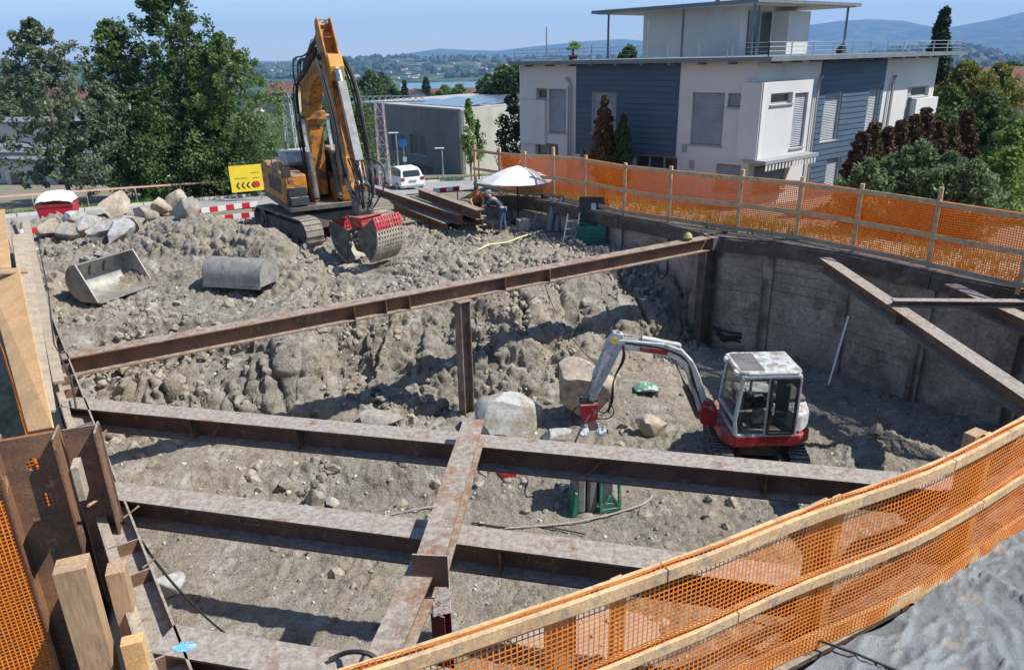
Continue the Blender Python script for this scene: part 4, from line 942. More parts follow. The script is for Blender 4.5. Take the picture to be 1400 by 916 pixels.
gd = MB(); gd.prism([(2.1, .68), (4.5, .80), (4.5, .72), (2.1, .62)], sa, sd_, sn_, (0, .25, 0)); gd.build('cylinder_guard', mat('grey_guard_steel', (.20, .205, .21), (.15, .15, .15), (.27, .24, .2), rough=.5, metal=.3, mud=.3), st_o, bevel=.01)
mb = MB()
for s in (-1, 1): mb.prism([(Ls-.3, .55), (Ls-.3, .68), (Ls+.35, .3), (Ls+.3, .12)], sa+V3((0, s*.2, 0)), sd_, sn_, (0, .05, 0))
mb.build('linkage', m_dirtmetal, st_o)
# hoses
hs = MB(); rr = random.Random(3)
for k in range(12):
    y0 = rr.uniform(-.34, .34); e = rr.uniform(-.08, .08)
    hose(hs, [(.1, y0, 4.9+e), (-.25+e, y0, 5.5), (.5, y0-.1, 6.0+e), (1.5, y0, 6.0+e), (2.7, y0*1.2, 6.25)], .028)
for k in range(14):
    s = rr.choice((-1, 1)); e = rr.uniform(-.2, .2); y0 = s*rr.uniform(.27, .36)
    hose(hs, [spt(.9+e, -.3, y0*.8), spt(1.1, -.1+e, y0*1.35), spt(2.2, .35+e, y0*1.5), spt(3.4, .4+e, y0*1.35), spt(4.4, .3, y0*1.5), spt(Ls+.0, .35+e, y0)], .026)
for k in range(12):
    s = rr.choice((-1, 1)); y0 = s*rr.uniform(.28, .40)
    hose(hs, [(.4, y0, 1.9), (.0, y0*1.1, 3.0), (-.1, y0*1.1, 4.3), (.3, y0*1.3, 5.2), (1.6, y0*1.3, 5.5), (3.0, y0, 6.2)], .026)
for k in range(5):
    y0 = rr.uniform(-.4, .4); hose(hs, [spt(Ls-1.2, .3, y0), spt(Ls-.7, .9+.1*k, y0*1.6), spt(Ls-.1, 1.0, y0*1.4), spt(Ls+.35, .5, y0*.6)], .024)
hs.build('hoses', m_black, ex, smooth=True)
# coupler + sorting grapple
gc = V3((5.35, 0, 0)); grot = Matrix.Rotation(R_(114), 3, 'Z')
mb = MB(); mb.box(gc+V3((-.1, 0, 1.78)), (.55, .5, .4)); mb.prism([(-.3, 1.95), (.3, 1.95), (.2, 2.3), (-.25, 2.25)], gc+V3((-.1, 0, 0)), (1, 0, 0), (0, 0, 1), (0, .42, 0)); mb.build('quick_coupler', m_dirtmetal, ex, bevel=.02)
m_red = mat('worn_red_paint', (.42, .035, .04), (.34, .04, .045), (.30, .18, .15), s=4, s3=7, f3=(.54, .64), rough=.55, mud=.35)
gr = MB(); gr.prism([(-.42, 1.55), (.42, 1.55), (.34, 1.22), (-.34, 1.22)], gc, grot @ V3((1, 0, 0)), (0, 0, 1), grot @ V3((0, .52, 0))); gr.box(gc+V3((0, 0, 1.56)), (.95, .6, .05), M=grot); gr.cyl(gc+V3((0, 0, 1.05)), gc+V3((0, 0, 1.25)), .28, n=20)
gra = gr.build('grapple', m_red, ex, bevel=.015)
m_shell = mat('muddy_grapple_steel', (.40, .36, .29), (.30, .26, .21), (.24, .16, .12), s=4, s3=7, rough=.7, metal=.2, bump=.3)
def shell(sg, opn):
    Rr_ = 1.02; W_ = 1.0; A0, A1_ = R_(8+opn), R_(88+opn); na_, nw = 11, 9; up = MB(); lo = MB()
    ux = grot @ V3((0, 1, 0)) * sg      # swing direction
    uy = grot @ V3((1, 0, 0))
    piv = gc+V3((0, 0, 1.12))+ux*(.15)
    def sp(a, w, r): return piv + ux*(math.sin(a)*r*.9) - V3((0, 0, math.cos(a)*r)) + uy*w
    # arc from the hinge side (top) to the lip (bottom); lattice bars leave real holes
    am = lambda t: R_(100+opn) - R_(88)*t
    for j in range(nw+1):
        w = -W_/2+W_*j/nw; tgt = up
        for i in range(na_):
            t0, t1 = i/na_, (i+1)/na_; b = up if t0 < .25 else lo
            hw = .028
            p = [sp(am(t0), w-hw, Rr_), sp(am(t0), w+hw, Rr_), sp(am(t1), w+hw, Rr_), sp(am(t1), w-hw, Rr_)]; q = [sp(am(t0), w-hw, Rr_-.04), sp(am(t0), w+hw, Rr_-.04), sp(am(t1), w+hw, Rr_-.04), sp(am(t1), w-hw, Rr_-.04)]
            b.add(p+q, [(0,1,2,3),(7,6,5,4),(0,4,5,1),(1,5,6,2),(2,6,7,3),(3,7,4,0)])
    for i in range(na_+1):
        t0 = max(0, i/na_-.022); t1 = min(1, i/na_+.022)
        if t0 > .55: t1 = min(1., t1+.08)
        b = up if t0 < .25 else lo
        p = [sp(am(t0), -W_/2, Rr_-.003), sp(am(t0), W_/2, Rr_-.003), sp(am(t1), W_/2, Rr_-.003), sp(am(t1), -W_/2, Rr_-.003)]; q = [sp(am(t0), -W_/2, Rr_-.036), sp(am(t0), W_/2, Rr_-.036), sp(am(t1), W_/2, Rr_-.036), sp(am(t1), -W_/2, Rr_-.036)]
        b.add(p+q, [(0,1,2,3),(7,6,5,4),(0,4,5,1),(1,5,6,2),(2,6,7,3),(3,7,4,0)])
    a = up.build('shell_top', m_red, gra); c = lo.build('shell', m_shell, gra)
    for s in (-1, 1):
        pts = [(math.sin(am(k/10))*(Rr_-.01)*.9, -math.cos(am(k/10))*(Rr_-.01)) for k in range(11)]
        sd = MB(); sd.prism(pts+[(.16, -.5), (0, -.02)], piv+uy*s*(W_/2-.02), ux, (0, 0, 1), uy*.04); sd.build('side_plate', m_dirtmetal, gra)
shell(-1, 22); shell(1, 4)
for s in (-1, 1): cylr(gra, gc+grot @ V3((s*.2, .1, 1.2)), gc+grot @ V3((s*.3, .75, .9)), .06, .6)
# ---- mini excavator
MZ = FL+.02
mx_ = thing('mini_excavator', 'white and red compact excavator with glazed cab standing in the pit', 'mini excavator', (4.97, 13.42, MZ+.11), math.pi); mx_.scale = (1, 1, .945)
m_mgrey = mat('light_grey_paint', (.54, .56, .56), (.45, .47, .47), (.33, .30, .26), s=4, s3=6, f3=(.53, .64), rough=.45, mud=.3, mudn=(.6, .9))
m_mred = mat('red_paint', (.40, .028, .03), (.30, .03, .03), (.32, .26, .2), s=4, s3=6, f3=(.58, .68), rough=.45, mud=.3)
m_rubber = mat('dusty_rubber', (.085, .08, .072), (.13, .12, .10), s=3, rough=.9, mud=.6)
for cy in (-.72, .72): crawler(mx_, cy, 2.15, .52, .36, R_(82), m=m_rubber, pitch=.12, gro=.035)
mb = MB(); mb.box((0, 0, .42), (1.0, 1.3, .28), rz=R_(82)); mb.cyl((0, 0, .5), (0, 0, .68), .42, n=24); mb.build('undercarriage', m_dirtmetal, mx_, bevel=.02)
bl = MB(); rb_ = Matrix.Rotation(R_(82), 3, 'Z'); bl.box(rb_ @ V3((1.35, 0, .28)), (.07, 1.85, .36), M=rb_)
for s in (-.4, .4): bl.bar(rb_ @ V3((.4, s, .35)), rb_ @ V3((1.33, s, .28)), .09, .1)
bl.build('dozer_blade', m_dirtmetal, mx_, bevel=.01)
def outline(pts, z0, z1): return pts
mb = MB(); pts = [(.62, -.82), (.86, -.4), (.86, .55), (.68, .84), (-.6, .84), (-.86, .62), (-.95, .2), (-.95, -.3), (-.82, -.66), (-.5, -.86), (.3, -.86)]
mb.prism(pts, (0, 0, .82), (1, 0, 0), (0, 1, 0), (0, 0, .26)); sk_ = mb.build('lower_skirt', m_mred, mx_, bevel=.03)
mb = MB(); pts2 = [(x*.97, y*.97) for x, y in [(-.5, .8), (-.62, .8), (-.86, .6), (-.95, .2), (-.95, -.3), (-.82, -.66), (-.5, -.86), (.3, -.86), (.3, -.25), (-.35, -.25), (-.35, .3)]]
mb.prism(pts2, (0, 0, 1.17), (1, 0, 0), (0, 1, 0), (0, 0, .44)); bd = mb.build('engine_cover', m_mgrey, mx_, bevel=.07)
mb = MB(); mb.prism([(-.48, .25), (-.48, -.8), (-.8, -.6), (-.88, -.2), (-.88, .25)], (0, 0, 1.44), (1, 0, 0), (0, 1, 0), (0, 0, .12)); mb.build('hood', m_dirtmetal, bd, bevel=.04)
# cab frame
CX0, CX1, CY0, CY1, CZ0, CZ1 = -.48, .66, -.22, .80, .95, 2.32
cabp = [(CX0, CZ0), (CX1, CZ0), (CX1+.04, 1.3), (CX1-.06, CZ1-.06), (CX0, CZ1-.06)]
mb = MB()
for y in (CY0, CY1):
    P_ = [V3((x, y, z)) for x, z in cabp]
    for a, b in zip(P_, P_[1:]+P_[:1]): mb.bar(a, b, .065, .07, up=(0, 1, 0))
    mb.bar((.10, y, CZ0), (.08, y, CZ1-.06), .05, .05, up=(0, 1, 0))
for x, z in cabp: mb.bar((x, CY0, z), (x, CY1, z), .07, .06)
cf = mb.build('cab_frame', m_mgrey, mx_, bevel=.012)
mb = MB(); mb.prism([(CX0-.05, CY0-.02), (CX0-.05, CY1-.1), (CX0+.04, CY1+.03), (CX1-.15, CY1+.03), (CX1+.04, CY1-.08), (CX1+.04, CY0+.05), (CX1-.1, CY0-.03)], (0, 0, CZ1), (1, 0, 0), (0, 1, 0), (0, 0, .09)); rf = mb.build('cab_roof', m_mgrey, mx_, bevel=.03)
mb = MB(); mb.box((.40, .28, CZ1+.047), (.44, .86, .012)); mb.build('roof_window', mat('dusty_roof_glass', (.13, .12, .12), (.18, .17, .16), rough=.35), rf, bevel=.004)
mb = MB(); mb.box((.70, .0, CZ1-.02), (.10, .16, .1)); mb.box((.70, .66, CZ1-.02), (.1, .16, .1)); mb.build('work_light', mat('lamp_glass', (.55, .55, .52), rough=.2), rf, bevel=.02)
g1 = MB(); g1.prism([(CX1+.02, 1.05), (CX1+.045, 1.3), (CX1-.05, 2.22), (CX1-.06, 2.22), (CX1+.03, 1.3), (CX1+.01, 1.05)], (0, (CY0+CY1)/2, 0), (1, 0, 0), (0, 0, 1), (0, CY1-CY0-.1, 0)); g1.build('windscreen', m_gclear, cf)
g2 = MB(); g2.box((-.19, CY1, 1.62), (.5, .008, 1.2)); g2.build('door_window', m_gclear, cf)
g3 = MB(); g3.box((.0, CY0, 1.75), (1.0, .008, .9)); g3.build('side_window', m_gclear, cf)
g4 = MB(); g4.box((CX0, .29, 1.8), (.008, .86, .8)); g4.build('rear_window', m_gclear, cf)
mb = MB(); P_ = [(-.44, 1.0), (.06, 1.0), (.06, 2.22), (-.44, 2.22)]
for (a, b) in zip(P_, P_[1:]+P_[:1]): mb.bar((a[0], CY1+.035, a[1]), (b[0], CY1+.035, b[1]), .05, .04, up=(0, 1, 0))
dr = mb.build('door', m_black, mx_, bevel=.006); mb = MB(); mb.bar((.0, CY1+.07, 1.45), (.0, CY1+.07, 1.7), .03, .03, up=(0, 1, 0)); mb.build('handle', m_mgrey, dr)
st2 = MB(); st2.box((-.12, .3, 1.28), (.5, .5, .16)); st2.box((-.38, .3, 1.62), (.13, .48, .62)); st2.box((-.40, .3, 2.0), (.1, .3, .18)); st2.build('seat', m_black, mx_, bevel=.04)
st2 = MB(); st2.box((-.05, .3, .99), (1.1, .95, .05)); st2.box((.1, .62, 1.3), (.4, .12, .3)); st2.box((.1, -.0, 1.3), (.4, .12, .3)); st2.build('cab_floor', m_dirtmetal, mx_, bevel=.01)
for y in (.1, .5): lv = MB(); lv.tube([(.45, y, 1.0), (.40, y, 1.5), (.36, y, 1.55)], .014, 6); lv.build('control_lever', m_black, mx_)
for y in (0, .62): lv = MB(); lv.tube([(.25, y, 1.45), (.28, y, 1.62)], .02, 6); lv.build('joystick', m_black, mx_)
mr = MB(); mr.tube([(.68, .84, 2.1), (.82, .98, 2.12)], .012, 5); mr.box((.83, 1.0, 2.02), (.03, .16, .24)); mr.build('mirror', m_black, cf, bevel=.01)
# swing bracket and boom
mb = MB(); mb.prism([(.8, .75), (1.15, .85), (1.2, 1.1), (1.1, 1.4), (.85, 1.25)], (0, -.05, 0), (1, 0, 0), (0, 0, 1), (0, .34, 0)); mb.build('swing_bracket', m_mred, mx_, bevel=.03)
by = -.05
bpol = [(1.0, 1.02), (1.12, .98), (1.2, 1.1), (1.48, 1.98), (1.62, 2.24), (1.9, 2.42), (2.88, 2.62), (2.92, 2.74), (2.86, 2.82), (1.95, 2.70), (1.62, 2.56), (1.36, 2.26), (1.22, 1.95), (.98, 1.2)]
mb = MB(); mb.prism(bpol, (0, by, 0), (1, 0, 0), (0, 0, 1), (0, .2, 0)); bm2 = mb.build('boom', m_mgrey, mx_, bevel=.02)
mb = MB(); mb.prism([(1.9, 2.45), (2.45, 2.57), (2.45, 2.66), (1.9, 2.55)], (0, by, 0), (1, 0, 0), (0, 0, 1), (0, .214, 0)); mb.build('red_stripe', m_mred, bm2)
cylr(mx_, (1.16, by, .92), (1.74, by, 2.3), .065, .55, m1=m_dirtmetal)
cylr(mx_, (1.62, by, 2.62), (2.9, by, 2.93), .055, .62, m1=m_mgrey)
stp = [(2.78, 2.92), (2.98, 2.98), (3.12, 2.74), (3.44, 1.45), (3.34, 1.38), (3.0, 2.15), (2.82, 2.6)]
mb = MB(); mb.prism(stp, (0, by, 0), (1, 0, 0), (0, 0, 1), (0, .17, 0)); s2_ = mb.build('stick', m_mgrey, mx_, bevel=.015)
mb = MB(); mb.cyl((2.98, by-.095, 2.8), (2.98, by+.095, 2.8), .07, n=16); mb.build('yellow_sticker', mat('yellow_sticker', (.75, .5, .03), rough=.5), s2_)
cylr(mx_, (3.10, by, 2.66), (3.5, by, 1.52), .05, .6, m1=m_mgrey)
mb = MB(); mb.bar((3.3, by, 1.42), (3.62, by, 1.5), .16, .06); mb.bar((3.62, by, 1.5), (3.58, by, 1.2), .16, .05); mb.build('linkage', m_dirtmetal, s2_)
mb = MB(); mb.prism([(3.24, 1.36), (3.62, 1.34), (3.60, 1.02), (3.46, .92), (3.26, 1.0)], (0, by, 0), (1, 0, 0), (0, 0, 1), (0, .26, 0)); qc = mb.build('quick_coupler', m_mred, mx_, bevel=.02)
mb = MB(); mb.prism([(3.3, 1.0), (3.5, .98), (3.42, .7), (3.22, .72)], (0, by, 0), (1, 0, 0), (0, 0, 1), (0, .2, 0)); mb.build('tool_head', mat('pinkish_worn_steel', (.45, .28, .23), (.38, .30, .26), rough=.6, mud=.3), qc, bevel=.02)
for s in (-1, 1):
    mb = MB(); mb.cyl((3.36+.18*s, by+.0, .62), (3.36+.18*s, by+.16, .74), .10, n=14)
    mb.build('rotator_motor', mat('blue_white_steel', (.12, .16, .3), (.55, .56, .58), s=9, f=(.48, .52), rough=.5), qc, smooth=True)
h2 = MB()
for k in range(4):
    e = k*.02; hose(h2, [(1.15, by+.1-e, 1.25), (1.35+e, by+.12, 1.9), (1.5, by+.13, 2.35+e), (2.0, by+.13, 2.62+e*.6), (2.75, by+.12, 2.74+e*.5)], .013)
for k in range(3):
    e = k*.03; hose(h2, [(2.8, by+.1, 2.7), (2.72+e, by+.14, 2.4), (2.98, by+.13, 1.95), (3.0-e, by+.14, 1.4), (3.12, by+.14, 1.1), (3.35, by+.1, 1.3)], .013)
hose(h2, [(3.35, by, 1.3), (3.75, by, 1.25), (3.8, by, .85), (3.5, by, .75)], .014)
hose(h2, [(3.1, by+.1, 1.5), (2.9, by+.12, 1.2), (3.0, by+.12, 1.0), (3.3, by+.1, 1.0)], .014)
h2.build('hoses', m_black, mx_, smooth=True)
# ---- trench shield / compactor standing on the pit floor
q = P(815, 700, FL+.05); cmp_ = thing('compactor', 'grey ribbed block in a green steel frame standing on the pit floor', 'compactor', (q.x, q.y+.3, FL), R_(12))
m_green = mat('green_paint', (.03, .22, .15), (.04, .16, .12), (.2, .2, .17), s=5, s3=8, f3=(.58, .68), rough=.5, mud=.4); m_gry = mat('grey_rib_steel', (.20, .20, .19), (.15, .15, .145), rough=.7, mud=.4)
for i, x in enumerate((-.34, -.12)):
    mb = MB(); mb.box((x, -.02, .58), (.19, .46, 1.1)); mb.build('rib_block', m_gry, cmp_, bevel=.05)
mb = MB(); mb.box((.20, .05, .56), (.26, .32, .98)); mb.build('core_block', mat('dark_grey_block', (.11, .12, .12), rough=.7, mud=.3), cmp_, bevel=.02)
fr = [((.02, -.3), (.0, 1.12)), ((.40, -.3), (.0, 1.12)), ((.40, .25), (.0, 1.12)), ((.02, .25), (0, 1.12))]
mb = MB()
for (x, y), (a, b) in fr: mb.bar((x, y, a), (x+(.03 if x < .2 else -.02), y+(.1 if y < 0 else 0), b), .05, .06, up=(0, 1, 0))
for z in (.06, 1.08):
    mb.bar((0, -.3+z*.08, z), (.42, -.3+z*.08, z), .06, .07); mb.bar((.40, -.3, z), (.40, .27, z), .05, .07); mb.bar((.02, -.3, z), (.02, .27, z), .05, .07)
mb.bar((.03, -.3, .1), (.2, -.28, .35), .04, .05); mb.bar((.39, -.3, .1), (.25, -.28, .35), .04, .05); mb.box((.21, -.28, .12), (.36, .05, .16))
mb.build('frame', m_green, cmp_, bevel=.006)
mb = MB(); mb.prism([(-.52, .02), (-.42, .02), (-.42, .5), (-.46, .5)], (0, -.1, 0), (1, 0, 0), (0, 0, 1), (0, .4, 0)); mb.build('side_foot', m_green, cmp_)
mb = MB(); hose(mb, [(-.4, .1, .5), (-.5, .1, .95), (-.42, .05, 1.3), (-.2, .2, 1.6), (.0, .35, 1.75)], .018); mb.build('hose', m_black, cmp_, smooth=True)
hb = MB(); hose(hb, [P(x, y, FL+.05) for x, y in ((520, 706), (600, 690), (690, 682), (780, 672), (815, 690))], .018)
hose(hb, [P(x, y, FL+.05) for x, y in ((690, 722), (780, 716), (840, 702), (885, 688), (895, 672), (870, 665), (842, 676))], .018)
solo(hb, 'hose', mat('dusty_hose', (.36, .33, .29), (.28, .26, .23), rough=.8), 'dusty grey hose winding over the pit floor around the green framed block', 'hose', base=P(780, 700, FL), smooth=True)
hb = MB(); hose(hb, [P(645, 714, FL+.04), P(690, 722, FL+.04), P(740, 718, FL+.04), P(800, 730, FL+.04)], .014)
solo(hb, 'hose', m_black, 'thin black hose lying on the floor in front of the dusty hose', 'hose', base=P(700, 720, FL), smooth=True)
# ---- buckets lying on the ground
m_bkt = mat('worn_bucket_steel', (.36, .35, .32), (.27, .26, .24), (.22, .18, .15), s=3, s3=6, rough=.5, metal=.35, bump=.2, mud=.3)
def bucket(label, loc, rz, W_, Rr_, m, tilt=0, name='excavator_bucket', lip=.5, a0=-40, a1=150, eye=True, z=None):
    t = thing(name, label, 'bucket', loc, rz); T = Matrix.Rotation(tilt, 3, 'Y'); n = 16; up = V3((0, 0, Rr_))
    pr = [(math.cos(R_(a0+(a1-a0)*k/n))*Rr_, math.sin(R_(a0+(a1-a0)*k/n))*Rr_) for k in range(n+1)]
    pr = [(-x, z_) for x, z_ in pr]; e = pr[0]; ee = (e[0]-0, e[1])
    lipdir = V3((pr[0][0]-pr[1][0], pr[0][1]-pr[1][1], 0)).normalized(); l0 = (pr[0][0]+lipdir.x*lip, pr[0][1]+lipdir.y*lip)
    full = [l0]+pr; V = []; 
    for y in (-W_/2, W_/2):
        for k, (x, z_) in enumerate(full): V.append(T @ V3((x, y, z_))+up)
    for y in (-W_/2, W_/2):
        for k, (x, z_) in enumerate(full):
            f_ = 1-.03/Rr_; V.append(T @ V3((x*f_ if k else x, y, z_*f_ if k else z_+.01))+up)
    m_ = len(full); F = [(k, k+1, m_+k+1, m_+k) for k in range(m_-1)]+[(2*m_+k+1, 2*m_+k, 3*m_+k, 3*m_+k+1) for k in range(m_-1)]
    F += [(k, 2*m_+k, 2*m_+k+1, k+1) for k in range(m_-1)]+[(m_+k, m_+k+1, 3*m_+k+1, 3*m_+k) for k in range(m_-1)]+[(0, m_, 3*m_, 2*m_), (m_-1, 3*m_-1, 4*m_-1, 2*m_-1)]
    mb = MB(); mb.add(V, F); sh_ = mb.build('shell', m, t, smooth=True)
    for y in (-W_/2, W_/2):
        q = MB(); q.prism([(x, z_) for x, z_ in full], up+V3((0, y, 0)), T @ V3((1, 0, 0)), T @ V3((0, 0, 1)), (0, .035, 0)); q.build('side_plate', m, t)
    q = MB(); q.bar(T @ V3((l0[0], -W_/2, l0[1]))+up, T @ V3((l0[0], W_/2, l0[1]))+up, .12, .035, up=T @ V3((lipdir.y, 0, -lipdir.x))); q.build('cutting_edge', m, t)
    if eye:
        for y in (-.22, .22):
            q = MB(); a = R_((a0+a1)/2+25); c = T @ V3((-math.cos(a)*Rr_, 0, math.sin(a)*Rr_)); o_ = T @ V3((-math.cos(a), 0, math.sin(a))); tt = T @ V3((math.sin(a), 0, math.cos(a)))
            q.prism([(-.3, -.06), (.3, -.06), (.2, .3), (-.15, .32)], c+up+V3((0, y, 0)), tt, o_, (0, .05, 0)); lg = q.build('mounting_ear', m_dirtmetal, t)
        q = MB()
        for s in (-.1, .14): q.cyl(c+up+o_*.2+tt*s+V3((0, -.27, 0)), c+up+o_*.2+tt*s+V3((0, .27, 0)), .045, n=12)
        q.build('pin', m_chrome, t)
    return t
b1 = P(150, 390, -.75); bucket('wide grey ditching bucket lying open towards the right on the spoil', (b1.x, b1.y+.1, -.98), R_(-22), 1.8, .50, m_bkt, tilt=R_(-12), lip=.45, a0=-86, a1=100)
b2 = P(322, 392, -.85); bucket('rounded bucket lying face down with its coupler plates on top', (b2.x, b2.y+.5, -1.1), R_(75), 1.75, .46, m_bkt, tilt=R_(60), lip=.2, a0=-60, a1=150)
b3 = P(690, 648, FL+.05); bucket('small red bucket half buried under the second strut', (b3.x, b3.y, FL-.12), R_(20), .8, .22, m_mred, tilt=R_(-30), lip=.15, eye=False)
# ---- boulders
m_bl = {'grey': mat('grey_boulder', (.32, .30, .27), (.25, .23, .20), (.30, .25, .20), s=1.4, s3=2, f3=(.46, .58), vs=9, rough=.9, bump=.6, bs=14),
        'pale': mat('pale_boulder', (.36, .36, .35), (.27, .27, .26), (.28, .24, .19), s=1.6, s3=2., f3=(.50, .60), vs=9, rough=.85, bump=.6, bs=12),
        'tan': mat('tan_boulder', (.40, .335, .26), (.33, .28, .215), (.25, .205, .16), s=1.2, s3=2., f3=(.5, .62), vs=9, rough=.9, bump=.7, bs=12)}
def GP(x, y):          # first hit of the pixel ray with the built ground sheet
    d = ray(x, y); t = 5.
    while t < 60:
        q = CAM+d*t
        if q.z < gz(q.x, q.y): return V3((q.x, q.y, gz(q.x, q.y)))
        t += .08
    return CAM+d*30
def boulder(label, x, y, z, w, h, d, kind, seed, rz=0, sink=.25, group=None):
    q = P(x, y, z) if z is not None else GP(x, y+6); g0 = gz(q.x, q.y)
    mb = MB(); mb.rock((0, 0, h*(.5-sink)), (w*.62, d*.62, h*.62), seed, .16, 4, rz=rz); o = solo(mb, 'boulder', m_bl[kind], label, 'boulder', group, smooth=True, ang=32); o.location = (q.x, q.y+d*.3, g0); return o
boulder('big pale grey faceted boulder in the pit at the slope foot', 700, 585, -3.15, 1.55, 1.15, 1.2, 'pale', 3, .3)
boulder('largest sandy tan boulder in the pit behind the small excavator arm', 797, 578, -3.15, 1.75, 1.75, 1.3, 'tan', 5, .1, sink=.15)
boulder('flat grey boulder just behind the second strut', 517, 582, -3.1, 1.0, .65, .7, 'grey', 8)
boulder('brownish boulder in front of the small excavator tracks', 895, 592, -3.15, .8, .6, .6, 'tan', 12)
boulder('grey rock lying on the pit floor left of the crossing beam', 432, 688, -3.2, .55, .42, .45, 'grey', 15)
boulder('small pale rock beside the grey rock on the floor', 452, 686, -3.2, .3, .3, .3, 'pale', 16)
boulder('dusty white slab rock at the bottom left of the pit floor', 222, 806, -3.2, .75, .25, .5, 'pale', 18, .4)
boulder('pale stone between the tan boulder and the strut', 760, 603, -3.2, .9, .35, .5, 'pale', 19)
boulder('rounded stone at the far edge of the pit floor by the right wall', 1196, 608, -3.2, .4, .35, .3, 'tan', 21)
for (x, y, w, h, d, k, sd, lb) in ((152, 292, 1.5, 1.15, 1.2, 'tan', 31, 'large tan boulder right of the red container'), (195, 300, .95, .85, .8, 'tan', 32, 'small tan boulder between two larger ones on the pile'),
        (218, 290, 1.15, .9, 1.0, 'tan', 33, 'flat topped boulder in the middle of the pile'), (238, 286, 1.2, 1.1, 1.0, 'tan', 34, 'peaked boulder at the right end of the pile'), (255, 293, .9, .8, .8, 'grey', 44, 'grey boulder at the foot of the peaked one'),
        (86, 325, 1.1, .9, .9, 'grey', 35, 'grey boulder at the left end of the pile below the container'), (112, 318, .8, .85, .7, 'pale', 36, 'dark split boulder leaning before the red container'), (68, 318, .9, .7, .7, 'tan', 37, 'leftmost low boulder next to the waler end'),
        (135, 325, 1.3, .85, 1.0, 'pale', 38, 'whitish smooth boulder in front of the large tan one'), (160, 328, 1.1, .9, 1.0, 'pale', 39, 'bright whitish boulder above the ditching bucket'), (128, 305, .7, .6, .6, 'tan', 40, 'small brown boulder wedged beside the container'),
        (178, 312, .8, .7, .7, 'grey', 41, 'dark grey boulder in the centre of the pile'), (100, 300, .7, .7, .6, 'pale', 42, 'pale round boulder touching the red container')):
    boulder(lb, x, y, None, w, h, d, k, sd, sd*.7, sink=.2, group='boulders piled at the upper left')
# ================================================================ BUILDINGS
m_plaster = mat('white_render', (.60, .59, .565), (.55, .54, .515), (.48, .47, .445), s=.5, s3=1.3, f3=(.6, .75), vs=60, var=.06, rough=.9, bump=.1, bs=60)
m_siding = mat('blue_siding', (.055, .088, .13), (.068, .105, .15), s=.7, vs=8, var=.12, rough=.6, bump=.05, st=(1, 1, 6))
m_blind = mat('blind_slats', (.36, .37, .38), (.30, .31, .32), s=2, rough=.5, bump=0, var=.08); m_frame = mat('window_frame', (.30, .31, .32), rough=.5, bump=0, var=.05)
m_dshut = mat('brown_shutter', (.12, .105, .09), (.09, .08, .07), rough=.7, bump=0); m_room = mat('window_glass', (.035, .045, .05), (.06, .07, .075), s=.7, rough=.08, bump=0, var=0, spec=.8)
m_roofg = mat('roof_edge_grey', (.17, .19, .20), (.14, .155, .165), rough=.5, bump=.05); m_rail = mat('railing_steel', (.45, .46, .47), rough=.35, metal=.7, bump=0)
m_tile = mat('roof_tiles', (.16, .075, .055), (.21, .10, .07), (.12, .07, .06), s=1.5, s3=3, vs=14, rough=.85, bump=.3)
Z3 = V3((0, 0, 1))
